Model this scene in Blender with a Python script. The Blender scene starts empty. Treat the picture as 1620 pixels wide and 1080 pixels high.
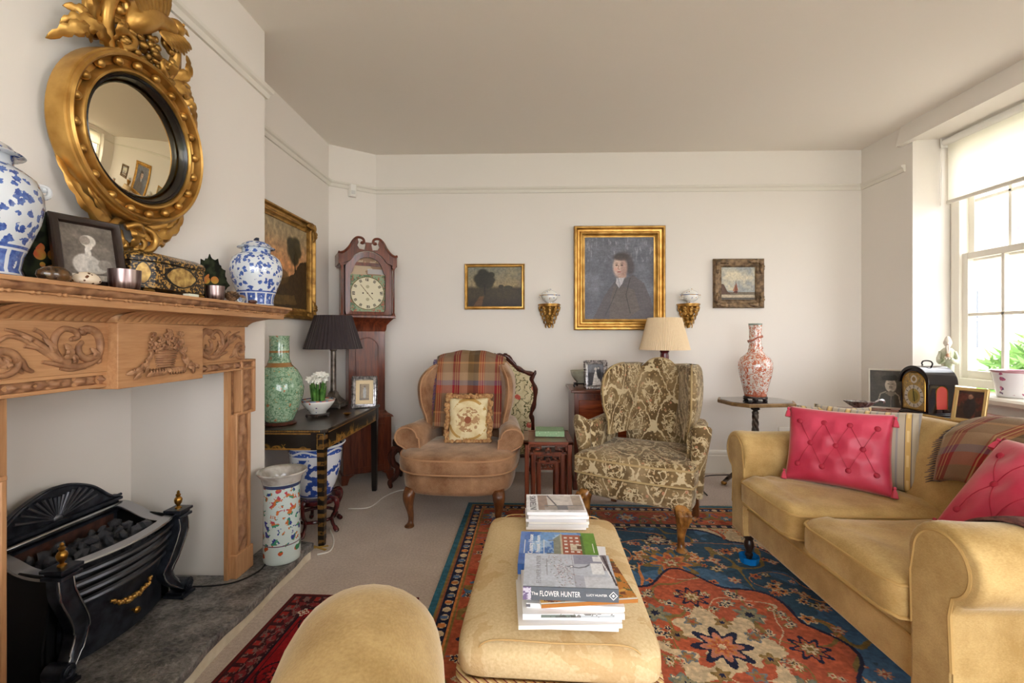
import bpy, bmesh, math, random
import numpy as np
from math import sin, cos, pi, radians, sqrt, atan2
from mathutils import Matrix, Vector
from mathutils import noise as mnoise
SC = bpy.context.scene
COL = SC.collection
random.seed(7)

# ---------------------------------------------------------------- camera, sky, light, exposure
CAM_H = 1.15
cam = bpy.data.cameras.new('camera'); cam_o = bpy.data.objects.new('camera', cam); COL.objects.link(cam_o)
cam.sensor_width = 36.0; cam.lens = 16.0; cam.clip_start = 0.02; cam.shift_y = -9 / 1620
cam_o.location = (0, 0, CAM_H); cam_o.rotation_euler = (pi / 2, 0, math.atan(18 / 720))
SC.camera = cam_o
world = bpy.data.worlds.new('overcast_sky'); SC.world = world; world.use_nodes = True
_bg = world.node_tree.nodes['Background']
_bg.inputs['Color'].default_value = (0.955, 0.965, 1.0, 1); _bg.inputs['Strength'].default_value = 9.0
vs = SC.view_settings
vs.view_transform = 'Standard'; vs.look = 'None'; vs.gamma = 1.0; vs.exposure = 0.08; vs.use_curve_mapping = False
try:
    SC.cycles.use_denoising = True
    SC.cycles.max_bounces = 10; SC.cycles.diffuse_bounces = 6; SC.cycles.transparent_max_bounces = 12
    SC.cycles.sample_clamp_indirect = 8.0; SC.cycles.caustics_reflective = False; SC.cycles.caustics_refractive = False
except Exception:
    pass
def portal(name, loc, rot, sx, sy):      # guides the sky's light through a window opening; gives off none itself
    l = bpy.data.lights.new(name, 'AREA'); l.shape = 'RECTANGLE'; l.size = sx; l.size_y = sy; l.cycles.is_portal = True
    o = bpy.data.objects.new(name, l); COL.objects.link(o); o.location = loc; o.rotation_euler = rot
portal('window_portal', (3.16, 2.80, 1.70), (0, pi / 2, 0), 1.75, 1.10)
portal('added_window_portal_near', (3.16, -0.30, 1.70), (0, pi / 2, 0), 1.75, 1.90)
portal('added_window_portal_rear', (0.65, -2.06, 1.32), (-pi / 2, 0, 0), 3.3, 2.35)

# ---------------------------------------------------------------- helpers: colour and nodes
def lin(r, g, b):
    f = lambda v: (v / 255 / 12.92) if v / 255 <= 0.04045 else ((v / 255 + 0.055) / 1.055) ** 2.4
    return (f(r), f(g), f(b), 1.0)
class X:                                   # a value in a node tree, with arithmetic
    def __init__(s, t, k): s.t = t; s.k = k
    def op(s, o, *a):
        n = s.t.nodes.new('ShaderNodeMath'); n.operation = o
        for i, v in enumerate((s,) + a):
            if isinstance(v, X): s.t.links.new(v.k, n.inputs[i])
            else: n.inputs[i].default_value = v
        return X(s.t, n.outputs[0])
    def __add__(s, o): return s.op('ADD', o)
    def __sub__(s, o): return s.op('SUBTRACT', o)
    def __mul__(s, o): return s.op('MULTIPLY', o)
    def __truediv__(s, o): return s.op('DIVIDE', o)
    def __rsub__(s, o): return (s * -1.0) + o
    __radd__ = __add__; __rmul__ = __mul__
    def sin(s): return s.op('SINE')
    def cos(s): return s.op('COSINE')
    def abs(s): return s.op('ABSOLUTE')
    def frac(s): return s.op('FRACT')
    def floor(s): return s.op('FLOOR')
    def lt(s, v): return s.op('LESS_THAN', v)
    def gt(s, v): return s.op('GREATER_THAN', v)
    def mn(s, v): return s.op('MINIMUM', v)
    def mx(s, v): return s.op('MAXIMUM', v)
    def pw(s, v): return s.op('POWER', v)
    def at2(s, v): return s.op('ARCTAN2', v)
    def clip(s): return s.mx(0.0).mn(1.0)
    def step(s, a, b): return ((s - a) / (b - a)).clip()      # linear ramp a..b
class G:
    def __init__(s, t):
        s.t = t; s.c = t.nodes.new('ShaderNodeTexCoord')
    def xyz(s, kind='Object'):
        n = s.t.nodes.new('ShaderNodeSeparateXYZ'); s.t.links.new(s.c.outputs[kind], n.inputs[0])
        return [X(s.t, n.outputs[i]) for i in range(3)]
    def vec(s, x, y, z=0.0):
        n = s.t.nodes.new('ShaderNodeCombineXYZ')
        for i, v in enumerate((x, y, z)):
            if isinstance(v, X): s.t.links.new(v.k, n.inputs[i])
            else: n.inputs[i].default_value = v
        return n.outputs[0]
    def _v(s, n, v, st, kind='Object'):
        if v is None:
            v = s.c.outputs[kind]
        if st:
            m = s.t.nodes.new('ShaderNodeMapping'); m.inputs['Scale'].default_value = st; s.t.links.new(v, m.inputs[0]); v = m.outputs[0]
        s.t.links.new(v, n.inputs['Vector'])
    def noise(s, scale, detail=3, st=None, v=None, dist=0.0, rough=0.5):
        n = s.t.nodes.new('ShaderNodeTexNoise'); n.inputs['Scale'].default_value = scale; n.inputs['Detail'].default_value = detail
        n.inputs['Distortion'].default_value = dist; n.inputs['Roughness'].default_value = rough
        s._v(n, v, st); return X(s.t, n.outputs[0])
    def vor(s, scale, st=None, v=None, feature='F1', out='Distance', rnd=1.0):
        n = s.t.nodes.new('ShaderNodeTexVoronoi'); n.feature = feature; n.inputs['Scale'].default_value = scale
        n.inputs['Randomness'].default_value = rnd
        s._v(n, v, st); return X(s.t, n.outputs[out])
    def mix(s, f, a, b):
        n = s.t.nodes.new('ShaderNodeMix'); n.data_type = 'RGBA'; n.clamp_factor = True
        for i, v in ((0, f), (6, a), (7, b)):
            if isinstance(v, X): s.t.links.new(v.k, n.inputs[i])
            elif isinstance(v, (int, float)): n.inputs[i].default_value = v
            else: n.inputs[i].default_value = v if len(v) == 4 else lin(*v)
        return X(s.t, n.outputs[2])
    def attr(s, name='paint'):
        n = s.t.nodes.new('ShaderNodeVertexColor'); n.layer_name = name; return X(s.t, n.outputs[0])
def mat(name, col=(200, 200, 200), fn=None, rough=0.5, metal=0.0, spec=0.5, sheen=0.0, coat=0.0, bump=None, trans=0.0, emit=0.0, ior=1.45, sss=0.0):
    m = bpy.data.materials.new(name); m.use_nodes = True; t = m.node_tree; b = t.nodes['Principled BSDF']; g = G(t)
    b.inputs['Base Color'].default_value = lin(*col)
    if fn:
        r = fn(g); r = r if isinstance(r, tuple) else (r, None)
        t.links.new(r[0].k, b.inputs['Base Color'])
        if r[1] is not None and bump:
            h = r[1]
    b.inputs['Roughness'].default_value = rough; b.inputs['Metallic'].default_value = metal
    b.inputs['Specular IOR Level'].default_value = spec; b.inputs['IOR'].default_value = ior
    b.inputs['Coat Weight'].default_value = coat; b.inputs['Coat Roughness'].default_value = 0.08
    b.inputs['Sheen Weight'].default_value = sheen; b.inputs['Sheen Roughness'].default_value = 0.35
    b.inputs['Transmission Weight'].default_value = trans
    if sheen: b.inputs['Sheen Tint'].default_value = (1, 0.93, 0.78, 1)
    if bump:
        if isinstance(bump[0], (int, float)): h = g.noise(bump[0], 4, st=bump[2] if len(bump) > 2 else None)
        elif bump[0] == 'fn': h = r[1]
        else: h = bump[0](g)
        n = t.nodes.new('ShaderNodeBump'); n.inputs['Strength'].default_value = bump[1]; n.inputs['Distance'].default_value = bump[3] if len(bump) > 3 else 0.01
        t.links.new(h.k, n.inputs['Height']); t.links.new(n.outputs[0], b.inputs['Normal'])
    return m
def mottled(c1, c2, scale, detail=3, st=None, lo=0.35, hi=0.65):
    return lambda g: g.mix(g.noise(scale, detail, st=st).step(lo, hi), c1, c2)
def wood(name, c1, c2, axis=1, rough=0.4, scale=14, coat=0.0, spec=0.5):
    st = [6, 6, 6]; st[axis] = 0.5
    def fn(g):
        n = g.noise(scale, 4, st=st, dist=0.6); f = g.noise(scale * 5, 2, st=st)
        return g.mix((n * 0.7 + f * 0.3).step(0.36, 0.66), c1, c2)
    return mat(name, fn=fn, rough=rough, coat=coat, spec=spec)

# ---------------------------------------------------------------- helpers: meshes
class B:
    """collects shapes and links them as ONE mesh object"""
    def __init__(s): s.v = []; s.f = []; s.M = Matrix.Identity(4)
    def add(s, vs, fs):
        o = len(s.v); s.v += [tuple(s.M @ Vector(p)) for p in vs]; s.f += [tuple(i + o for i in f) for f in fs]; return s
    def at(s, loc=(0, 0, 0), rz=0.0, rx=0.0, ry=0.0, sc=(1, 1, 1)):
        s.M = Matrix.Translation(loc) @ Matrix.Rotation(rz, 4, 'Z') @ Matrix.Rotation(ry, 4, 'Y') @ Matrix.Rotation(rx, 4, 'X') @ Matrix.Diagonal((*sc, 1)); return s
    def box(s, a, b):
        (x0, y0, z0), (x1, y1, z1) = a, b
        return s.add([(x0, y0, z0), (x1, y0, z0), (x1, y1, z0), (x0, y1, z0), (x0, y0, z1), (x1, y0, z1), (x1, y1, z1), (x0, y1, z1)],
                     [(0, 3, 2, 1), (4, 5, 6, 7), (0, 1, 5, 4), (1, 2, 6, 5), (2, 3, 7, 6), (3, 0, 4, 7)])
    def loft(s, rings, cap=True, closed=False, wrap=True):
        n = len(rings[0]); vs = [p for r in rings for p in r]; fs = []; k = len(rings)
        for i in range(k if closed else k - 1):
            a, b = i * n, ((i + 1) % k) * n
            for j in range(n if wrap else n - 1):
                j2 = (j + 1) % n
                fs.append((a + j, a + j2, b + j2, b + j))
        if cap and not closed and wrap:
            fs.append(tuple(range(n - 1, -1, -1))); fs.append(tuple((k - 1) * n + j for j in range(n)))
        return s.add(vs, fs)
    def lathe(s, prof, n=32, c=(0, 0, 0), sq=1.0, mod=None):
        rings = []
        for r, z in prof:
            rings.append([(c[0] + (max(r, 1e-4) * (mod(2 * pi * j / n, z) if mod else 1)) * cos(2 * pi * j / n), c[1] + sq * (max(r, 1e-4) * (mod(2 * pi * j / n, z) if mod else 1)) * sin(2 * pi * j / n), c[2] + z) for j in range(n)])
        return s.loft(rings)
    def tube(s, pts, rad, n=8, closed=False, flat=1.0, up=None, mod=None):
        P = [Vector(p) for p in pts]; k = len(P); rings = []; ref = Vector(up) if up else None
        for i in range(k):
            if closed: t = P[(i + 1) % k] - P[i - 1]
            else: t = P[min(i + 1, k - 1)] - P[max(i - 1, 0)]
            t.normalize()
            if ref is None:
                ref = Vector((0, 0, 1)) if abs(t.z) < 0.9 else Vector((1, 0, 0))
            u = ref - t * ref.dot(t)
            if u.length < 1e-5: u = Vector((1, 0.3, 0.2)) - t * t.dot(Vector((1, 0.3, 0.2)))
            u.normalize(); w = t.cross(u)
            if not up: ref = u
            r = rad[i] if isinstance(rad, (list, tuple)) else rad
            rings.append([tuple(P[i] + (u * cos(2 * pi * j / n) * flat + w * sin(2 * pi * j / n)) * r * (mod(i, 2 * pi * j / n) if mod else 1)) for j in range(n)])
        return s.loft(rings, closed=closed)
    def prism(s, poly, z0, z1, axes='xyz'):
        """outline in two axes, extruded along the third; axes gives (u, v, extrusion)"""
        ix = ['xyz'.index(c) for c in axes]
        def P(u, v, w):
            p = [0, 0, 0]; p[ix[0]] = u; p[ix[1]] = v; p[ix[2]] = w; return tuple(p)
        n = len(poly)
        vs = [P(u, v, z0) for u, v in poly] + [P(u, v, z1) for u, v in poly]
        return s.add(vs, [tuple(range(n - 1, -1, -1)), tuple(range(n, 2 * n))] + [(i, (i + 1) % n, n + (i + 1) % n, n + i) for i in range(n)])
    def ball(s, c, r, n=12, m=8):
        rx, ry, rz = r if isinstance(r, (tuple, list)) else (r, r, r)
        rings = []
        for i in range(m + 1):
            a = -pi / 2 + pi * i / m; q = max(cos(a), 1e-3)
            rings.append([(c[0] + rx * q * cos(2 * pi * j / n), c[1] + ry * q * sin(2 * pi * j / n), c[2] + rz * sin(a)) for j in range(n)])
        return s.loft(rings)
    def grid(s, fn, nu, nv, wrap_u=False):
        vs = [fn(i / nu, j / nv) for j in range(nv + 1) for i in range(nu + (0 if wrap_u else 1))]
        w = nu if wrap_u else nu + 1
        return s.add(vs, [(j * w + i, j * w + (i + 1) % w, (j + 1) * w + (i + 1) % w, (j + 1) * w + i) for j in range(nv) for i in range(nu)])
    def frame(s, x0, z0, x1, z1, prof):
        """mitred picture frame in the xz plane; prof = (inward, outward towards -y) points, a closed outline"""
        rings = []
        for cx, cz, sx, sz in ((x0, z0, 1, 1), (x1, z0, -1, 1), (x1, z1, -1, -1), (x0, z1, 1, -1)):
            rings.append([(cx + sx * d, -h, cz + sz * d) for d, h in prof])
        return s.loft(rings, closed=True)
    def build(s, name, m=None, parent=None, smooth=None, bev=0.0, sub=0, loc=None, rot=None, segs=2):
        me = bpy.data.meshes.new(name); me.from_pydata(s.v, [], s.f)
        bm = bmesh.new(); bm.from_mesh(me)
        bmesh.ops.recalc_face_normals(bm, faces=bm.faces); bm.to_mesh(me); bm.free()
        o = bpy.data.objects.new(name, me); COL.objects.link(o)
        if m: me.materials.append(m)
        if smooth is None: smooth = 35
        if smooth:
            me.shade_smooth()
            if smooth < 180: me.set_sharp_from_angle(angle=radians(smooth))
        if bev:
            md = o.modifiers.new('bevel', 'BEVEL'); md.width = bev; md.segments = segs; md.limit_method = 'ANGLE'; md.angle_limit = radians(40); md.harden_normals = False
        if sub:
            md = o.modifiers.new('subdivision', 'SUBSURF'); md.levels = sub; md.render_levels = sub
        if parent: o.parent = parent
        if loc: o.location = loc
        if rot: o.rotation_euler = rot
        return o
def tag(o, label, cat, group=None):
    o['label'] = label; o['category'] = cat
    if group: o['group'] = group
    return o
def thing(name, label, cat, loc=(0, 0, 0), rz=0.0, group=None):
    o = bpy.data.objects.new(name, None); COL.objects.link(o); o.location = loc; o.rotation_euler = (0, 0, rz); o.empty_display_size = 0.05
    return tag(o, label, cat, group)
def struct(o): o['kind'] = 'structure'; return o
def copy_tree(o, parent=None):
    c = o.copy(); COL.objects.link(c); c.parent = parent
    for ch in [x for x in bpy.data.objects if x.parent is o]: copy_tree(ch, c)
    return c
def bz(p, n=12):
    """points along a smooth curve through p (Catmull-Rom)"""
    P = [Vector(q if len(q) == 3 else (*q, 0)) for q in p]; out = []
    for i in range(len(P) - 1):
        a, b, c, d = P[max(i - 1, 0)], P[i], P[i + 1], P[min(i + 2, len(P) - 1)]
        for k in range(n):
            t = k / n
            out.append(0.5 * (2 * b + (c - a) * t + (2 * a - 5 * b + 4 * c - d) * t * t + (3 * b - a - 3 * c + d) * t ** 3))
    out.append(P[-1]); return out
def bz2(p, n=8): return [(q.x, q.y) for q in bz(p, n)]
def text_part(s, size, m, parent, loc, rot=(0, 0, 0), name='lettering', align='CENTER', ext=0.0004, sx=1.0):
    c = bpy.data.curves.new(name, 'FONT'); c.body = s; c.size = size; c.align_x = align; c.align_y = 'CENTER'; c.extrude = ext; c.resolution_u = 2
    o = bpy.data.objects.new(name, c)
    COL.objects.link(o); dg = bpy.context.evaluated_depsgraph_get(); me = bpy.data.meshes.new_from_object(o.evaluated_get(dg)); COL.objects.unlink(o); bpy.data.objects.remove(o)
    o = bpy.data.objects.new(name, me); COL.objects.link(o); me.materials.clear(); me.materials.append(m); o.parent = parent; o.location = loc; o.rotation_euler = rot; o.scale = (sx, 1, 1)
    return o

# ---------------------------------------------------------------- helpers: flat prints (paintings, covers, woven pattern) as vertex colour
class Canvas:
    def __init__(s, w, h, bg):
        s.w, s.h = w, h; s.a = np.zeros((h, w, 3)); s.a[:] = bg
        s.x, s.y = np.meshgrid((np.arange(w) + 0.5) / w, 1 - (np.arange(h) + 0.5) / h)   # x right, y up, 0..1
    def put(s, mask, col, op=1.0):
        m = np.clip(np.asarray(mask, float), 0, 1)[..., None] * op; s.a = s.a * (1 - m) + np.array(col, float) * m
    def noise(s, sx, sy, seed=0, octv=4):
        r = np.random.RandomState(seed); out = np.zeros((s.h, s.w)); amp = 1.0; tot = 0
        for o in range(octv):
            gx, gy = max(2, int(sx * 2 ** o)), max(2, int(sy * 2 ** o)); g = r.rand(gy + 2, gx + 2)
            u = s.x * gx; v = s.y * gy; i = np.clip(u.astype(int), 0, gx); j = np.clip(v.astype(int), 0, gy); fu = u - i; fv = v - j
            fu = fu * fu * (3 - 2 * fu); fv = fv * fv * (3 - 2 * fv)
            out += amp * ((g[j, i] * (1 - fu) + g[j, i + 1] * fu) * (1 - fv) + (g[j + 1, i] * (1 - fu) + g[j + 1, i + 1] * fu) * fv); tot += amp; amp *= 0.55
        return out / tot
    def grain(s, amt, sx=20, sy=20, seed=0):
        s.a = s.a * (1 + amt * (s.noise(sx, sy, seed) - 0.5)[..., None] * 2)
    def ell(s, cx, cy, rx, ry, col, op=1.0, soft=0.15, ang=0.0):
        dx, dy = s.x - cx, s.y - cy; c, q = cos(ang), sin(ang)
        d = np.sqrt(((dx * c + dy * q) / rx) ** 2 + ((-dx * q + dy * c) / ry) ** 2); s.put(np.clip((1 - d) / soft + 0.5, 0, 1), col, op)
    def poly(s, pts, col, op=1.0):
        ins = np.zeros((s.h, s.w), bool); n = len(pts)
        for i in range(n):
            (x0, y0), (x1, y1) = pts[i], pts[(i + 1) % n]
            if y0 == y1: continue
            ins ^= ((s.y > min(y0, y1)) & (s.y <= max(y0, y1)) & (s.x < (s.y - y0) * (x1 - x0) / (y1 - y0) + x0))
        s.put(ins, col, op)
    def line(s, pts, wd, col, op=1.0, asp=1.0):
        d = np.full((s.h, s.w), 9.0)
        for (x0, y0), (x1, y1) in zip(pts[:-1], pts[1:]):
            dx, dy = x1 - x0, (y1 - y0) * asp; L = dx * dx + dy * dy + 1e-12
            t = np.clip(((s.x - x0) * dx + (s.y - y0) * asp * dy) / L, 0, 1)
            d = np.minimum(d, np.hypot(s.x - x0 - t * dx, (s.y - y0) * asp - t * dy))
        s.put(np.clip((wd - d) / (wd * 0.4) + 0.5, 0, 1), col, op)
    def rect(s, x0, y0, x1, y1, col, op=1.0): s.put((s.x > x0) & (s.x < x1) & (s.y > y0) & (s.y < y1), col, op)
def painted(cv, fn, name, m, parent=None, thick=None):
    """one quad per canvas pixel; fn(u, v) -> point (u right, v up)"""
    w, h = cv.w, cv.h; us = np.arange(w + 1) / w; vv = np.arange(h + 1) / h
    P = np.array([fn(u, v) for v in vv for u in us], dtype=np.float32)
    idx = np.arange((w + 1) * (h + 1)).reshape(h + 1, w + 1)
    q = np.stack([idx[:-1, :-1], idx[:-1, 1:], idx[1:, 1:], idx[1:, :-1]], -1).reshape(-1, 4)
    me = bpy.data.meshes.new(name); me.vertices.add(len(P)); me.vertices.foreach_set('co', P.ravel())
    me.loops.add(q.size); me.loops.foreach_set('vertex_index', q.ravel().astype(np.int32))
    me.polygons.add(len(q)); me.polygons.foreach_set('loop_start', np.arange(0, q.size, 4, dtype=np.int32))
    me.update(calc_edges=True); me.shade_smooth()
    c = np.clip(cv.a[::-1], 0, 255) / 255.0; c = np.where(c <= 0.04045, c / 12.92, ((c + 0.055) / 1.055) ** 2.4).reshape(-1, 3)
    c4 = np.repeat(np.concatenate([c, np.ones((len(c), 1))], 1), 4, axis=0).astype(np.float32)
    at = me.color_attributes.new('paint', 'FLOAT_COLOR', 'CORNER'); at.data.foreach_set('color', c4.ravel())
    o = bpy.data.objects.new(name, me); COL.objects.link(o); me.materials.append(m)
    if parent: o.parent = parent
    return o
def print_mat(name, rough=0.5, spec=0.4, coat=0.0, bump=None, sheen=0.0):
    return mat(name, fn=lambda g: g.attr('paint'), rough=rough, spec=spec, coat=coat, bump=bump, sheen=sheen)
# ---------------------------------------------------------------- materials shared by many things
M = {}
M['wall'] = mat('wall_paint', (230, 224, 216), rough=0.85, spec=0.2, bump=(9, 0.06))
M['ceil'] = mat('ceiling_paint', (238, 232, 224), rough=0.9, spec=0.15, bump=(5, 0.05))
M['trim'] = mat('trim_paint', (224, 219, 208), rough=0.6, spec=0.35)
M['white'] = mat('white_joinery', (238, 234, 222), rough=0.5, spec=0.4)
def _carpet(g):
    n = g.noise(420, 2); k = g.noise(90, 3); w = g.noise(5, 2)
    return g.mix((n * 0.55 + k * 0.3 + w * 0.15).step(0.36, 0.64), (166, 149, 138), (216, 202, 191)), n
M['carpet'] = mat('carpet_pile', fn=_carpet, rough=1.0, spec=0.1, sheen=0.3, bump=('fn', 0.5, None, 0.004))
M['pine'] = wood('stripped_pine', (168, 120, 80), (192, 146, 102), axis=1, rough=0.5, scale=9)
M['pinev'] = wood('stripped_pine_upright', (168, 120, 80), (192, 146, 102), axis=2, rough=0.5, scale=9)
M['pine_shaded'] = mat('carved_pine_shaded', fn=mottled((128, 88, 60), (168, 124, 88), 30), rough=0.6)  # pine darkened in its colour to stand for shading in the carving
M['mahog'] = wood('mahogany', (70, 30, 18), (128, 62, 36), axis=2, rough=0.3, scale=7, coat=0.3)
M['mahogh'] = wood('mahogany_board', (80, 38, 24), (136, 70, 44), axis=0, rough=0.28, scale=7, coat=0.3)
M['walnut'] = wood('walnut', (74, 40, 20), (128, 78, 42), axis=2, rough=0.3, scale=8, coat=0.25)
M['rose'] = wood('rosewood', (44, 18, 12), (92, 42, 26), axis=2, rough=0.35, scale=9, coat=0.2)
M['dark'] = mat('dark_wood', (42, 28, 22), rough=0.35, coat=0.2)
M['black'] = mat('black_lacquer', (24, 20, 18), rough=0.3, coat=0.3)
M['gilt'] = mat('gilt', fn=mottled((164, 120, 56), (204, 160, 88), 14), rough=0.36, metal=0.8, bump=(60, 0.08))
M['giltd'] = mat('old_gilt', fn=mottled((128, 92, 44), (186, 144, 76), 20), rough=0.45, metal=0.75, bump=(70, 0.1))
M['bronze'] = mat('bronzed_frame', fn=mottled((84, 66, 48), (142, 116, 86), 30), rough=0.5, metal=0.5)
M['brass'] = mat('brass', (176, 132, 62), rough=0.3, metal=1.0)
M['silver'] = mat('silver', fn=mottled((120, 118, 122), (205, 204, 208), 60), rough=0.28, metal=0.95)
M['steel'] = mat('polished_steel', (176, 178, 182), rough=0.25, metal=1.0)
M['iron'] = mat('black_iron', fn=mottled((40, 43, 50), (66, 70, 79), 25), rough=0.32, metal=0.7)
M['ironm'] = mat('matt_iron', (16, 16, 17), rough=0.6, metal=0.3)
M['glass'] = None
def _glass():
    m = bpy.data.materials.new('window_glass'); m.use_nodes = True; t = m.node_tree
    for n in list(t.nodes):
        if n.type != 'OUTPUT_MATERIAL': t.nodes.remove(n)
    o = [n for n in t.nodes if n.type == 'OUTPUT_MATERIAL'][0]
    a = t.nodes.new('ShaderNodeBsdfTransparent'); b = t.nodes.new('ShaderNodeBsdfGlossy'); b.inputs['Roughness'].default_value = 0.02
    mx = t.nodes.new('ShaderNodeMixShader'); mx.inputs[0].default_value = 0.06
    t.links.new(a.outputs[0], mx.inputs[1]); t.links.new(b.outputs[0], mx.inputs[2]); t.links.new(mx.outputs[0], o.inputs[0]); return m
M['glass'] = _glass()
M['oil'] = print_mat('oil_paint', rough=0.45, spec=0.4, bump=(120, 0.15))
M['print'] = print_mat('printed_paper', rough=0.5, spec=0.3)
M['gloss'] = print_mat('glossy_print', rough=0.3, spec=0.5)
M['paper'] = mat('paper', (236, 233, 226), rough=0.7, spec=0.2)
M['card'] = mat('backing_card', (60, 46, 36), rough=0.8)
M['wplastic'] = mat('white_plastic', (232, 230, 224), rough=0.4)
M['cable'] = mat('white_cable', (228, 224, 216), rough=0.5)
M['cableb'] = mat('black_cable', (22, 22, 24), rough=0.5)

# ---------------------------------------------------------------- the room
ZC = 2.70; YB = 3.87; XR = 2.82; XL = -1.575; XBR = -1.32; YF = -2.10
struct(B().box((-2.1, YF - .3, -0.12), (XR + .45, YB + .3, 0)).build('floor', M['carpet'], smooth=0))
struct(B().box((-2.1, YF - .3, ZC), (XR + .45, YB + .3, ZC + .3)).build('ceiling', M['ceil'], smooth=0))
struct(B().box((-1.27, YB, 0), (XR + .45, YB + .3, ZC)).build('wall_back', M['wall'], smooth=0))
struct(B().prism([(XL - .3, 3.645), (XL, 3.645), (-1.262, YB), (-1.262, YB + .3), (XL - .3, YB + .3)], 0, ZC, 'xyz').build('wall_corner', M['wall'], smooth=0))
struct(B().box((-2.1, 2.29, 0), (XL, 3.645, ZC)).build('wall_alcove', M['wall'], smooth=0))
struct(B().box((-2.1, YF - .3, 0), (XL, 0.77, ZC)).build('wall_left', M['wall'], smooth=0))
# chimney breast with the fire opening (Y 1.06..2.0, z up to 1.0)
b = B().box((-2.1, 0.77, 1.03), (XBR, 2.29, ZC)).box((-2.1, 0.77, 0), (XBR, 1.05, 1.03)).box((-2.1, 2.01, 0), (XBR, 2.29, 1.03)).box((-2.1, 1.05, 0), (-1.77, 2.01, 1.03))
struct(b.build('wall_chimney', M['wall'], smooth=0))
# right wall: pier by the far corner, deep window recess, lintel, apron below the sill
WY0, WY1 = 2.22, 3.37
def recess_wall(name, y0, y1, wy0, wy1, sill=.74, head=2.57):
    b = B()
    b.box((XR, wy1, 0), (XR + .45, y1, ZC)); b.box((XR, y0, 0), (XR + .45, wy0, ZC))
    b.box((XR, wy0, head), (XR + .45, wy1, ZC)); b.box((XR, wy0, 0), (XR + .45, wy1, sill))
    return struct(b.build(name, M['wall'], smooth=0))
recess_wall('wall_right', 1.2, YB, WY0, WY1)
recess_wall('wall_right_near', YF, 1.2, -1.25, 0.65)
b = B().box((-2.1, YF - .3, 0), (-1.0, YF, ZC)).box((2.3, YF - .3, 0), (XR + .45, YF, ZC)).box((-1.0, YF - .3, 0), (2.3, YF, .15)).box((-1.0, YF - .3, 2.5), (2.3, YF, ZC))
struct(b.build('wall_front', M['wall'], smooth=0))
# skirting boards and picture rails
SK = [(0, 0), (.022, 0), (.022, .145), (.017, .152), (.017, .165), (.012, .178), (.006, .186), (0, .19)]
PR = [(0, -.022), (.012, -.022), (.018, -.010), (.018, .002), (.030, .010), (.034, .022), (.020, .028), (0, .028)]
def run(name, pts, prof, z, side=1):
    """a moulding along a polyline; prof = (out, up); out is to the left of the direction of travel times side"""
    P = [Vector((x, y, 0)) for x, y in pts]; rings = []
    for i, p in enumerate(P):
        d0 = (P[i] - P[i - 1]).normalized() if i else (P[1] - P[0]).normalized()
        d1 = (P[i + 1] - P[i]).normalized() if i < len(P) - 1 else d0
        n0 = Vector((-d0.y, d0.x, 0)) * side; n1 = Vector((-d1.y, d1.x, 0)) * side
        n = (n0 + n1) / max(1 + n0.dot(n1), .2)
        rings.append([(p.x + n.x * o, p.y + n.y * o, z + u) for o, u in prof])
    return struct(B().loft(rings).build(name, M['trim'], smooth=30))
run('baseboard_back', [(XL, 2.29), (XL, 3.645), (-1.262, YB), (XR, YB), (XR, 1.2)], SK, 0, -1)
run('trim_1', [(XBR, 0.77), (XBR, 2.29), (XL, 2.29), (XL, 3.645), (-1.262, YB), (XR, YB), (XR, 3.43)], PR, 2.385, -1)
b = B().prism([(2.765, 2.553), (2.815, 2.553), (2.83, 2.57), (2.83, ZC), (2.80, ZC), (2.772, 2.585)], 1.2, 3.45, 'xzy')
struct(b.build('trim_2', M['wall'], smooth=30))
# ---------------------------------------------------------------- windows: sash frame, bars, panes
def sash_window(name, y0, y1, x, z0, z1, cols, mid):
    root = bpy.data.objects.new(name, None); COL.objects.link(root); struct(root)
    fr = B()
    for a, c in (((x, y0, z0), (x + .12, y0 + .065, z1)), ((x, y1 - .065, z0), (x + .12, y1, z1)), ((x, y0 + .065, z1 - .07), (x + .12, y1 - .065, z1)), ((x - .02, y0 + .065, z0), (x + .12, y1 - .065, z0 + .055))): fr.box(a, c)
    fr.build('window_frame', M['white'], root, bev=.004)
    def sash(xs, za, zb, rows):
        s = bpy.data.objects.new('sash', None); COL.objects.link(s); s.parent = root
        ya, yb = y0 + .055, y1 - .055; f = B()
        for a, c in (((xs, ya, za), (xs + .04, ya + .05, zb)), ((xs, yb - .05, za), (xs + .04, yb, zb)), ((xs, ya + .05, zb - .045), (xs + .04, yb - .05, zb)), ((xs, ya + .05, za), (xs + .04, yb - .05, za + .06))): f.box(a, c)
        f.build('sash_frame', M['white'], s, bev=.003)
        ya += .05; yb -= .05; za += .06; zb -= .045
        for i in range(1, cols):
            yy = ya + (yb - ya) * i / cols; B().box((xs + .004, yy - .011, za), (xs + .036, yy + .011, zb)).build('glazing_bar', M['white'], s, bev=.004)
        for j in range(1, rows):
            zz = za + (zb - za) * j / rows; B().box((xs + .004, ya, zz - .011), (xs + .036, yb, zz + .011)).build('glazing_bar', M['white'], s, bev=.004)
        for i in range(cols):
            for j in range(rows):
                ua, ub = ya + (yb - ya) * i / cols, ya + (yb - ya) * (i + 1) / cols; wa, wb = za + (zb - za) * j / rows, za + (zb - za) * (j + 1) / rows
                B().box((xs + .018, ua, wa), (xs + .022, ub, wb)).build('pane', M['glass'], s, smooth=0)
    sash(x + .02, z0 + .05, mid + .03, 2); sash(x + .066, mid - .03, z1 - .06, 2)
    return root
sash_window('window_1', 2.24, 3.36, 3.08, .80, 2.565, 4, 1.70)
sash_window('added_window_near', -1.25, 0.65, 3.08, .80, 2.565, 4, 1.70)  # second one is out of view, added and widened to brighten the room
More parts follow.
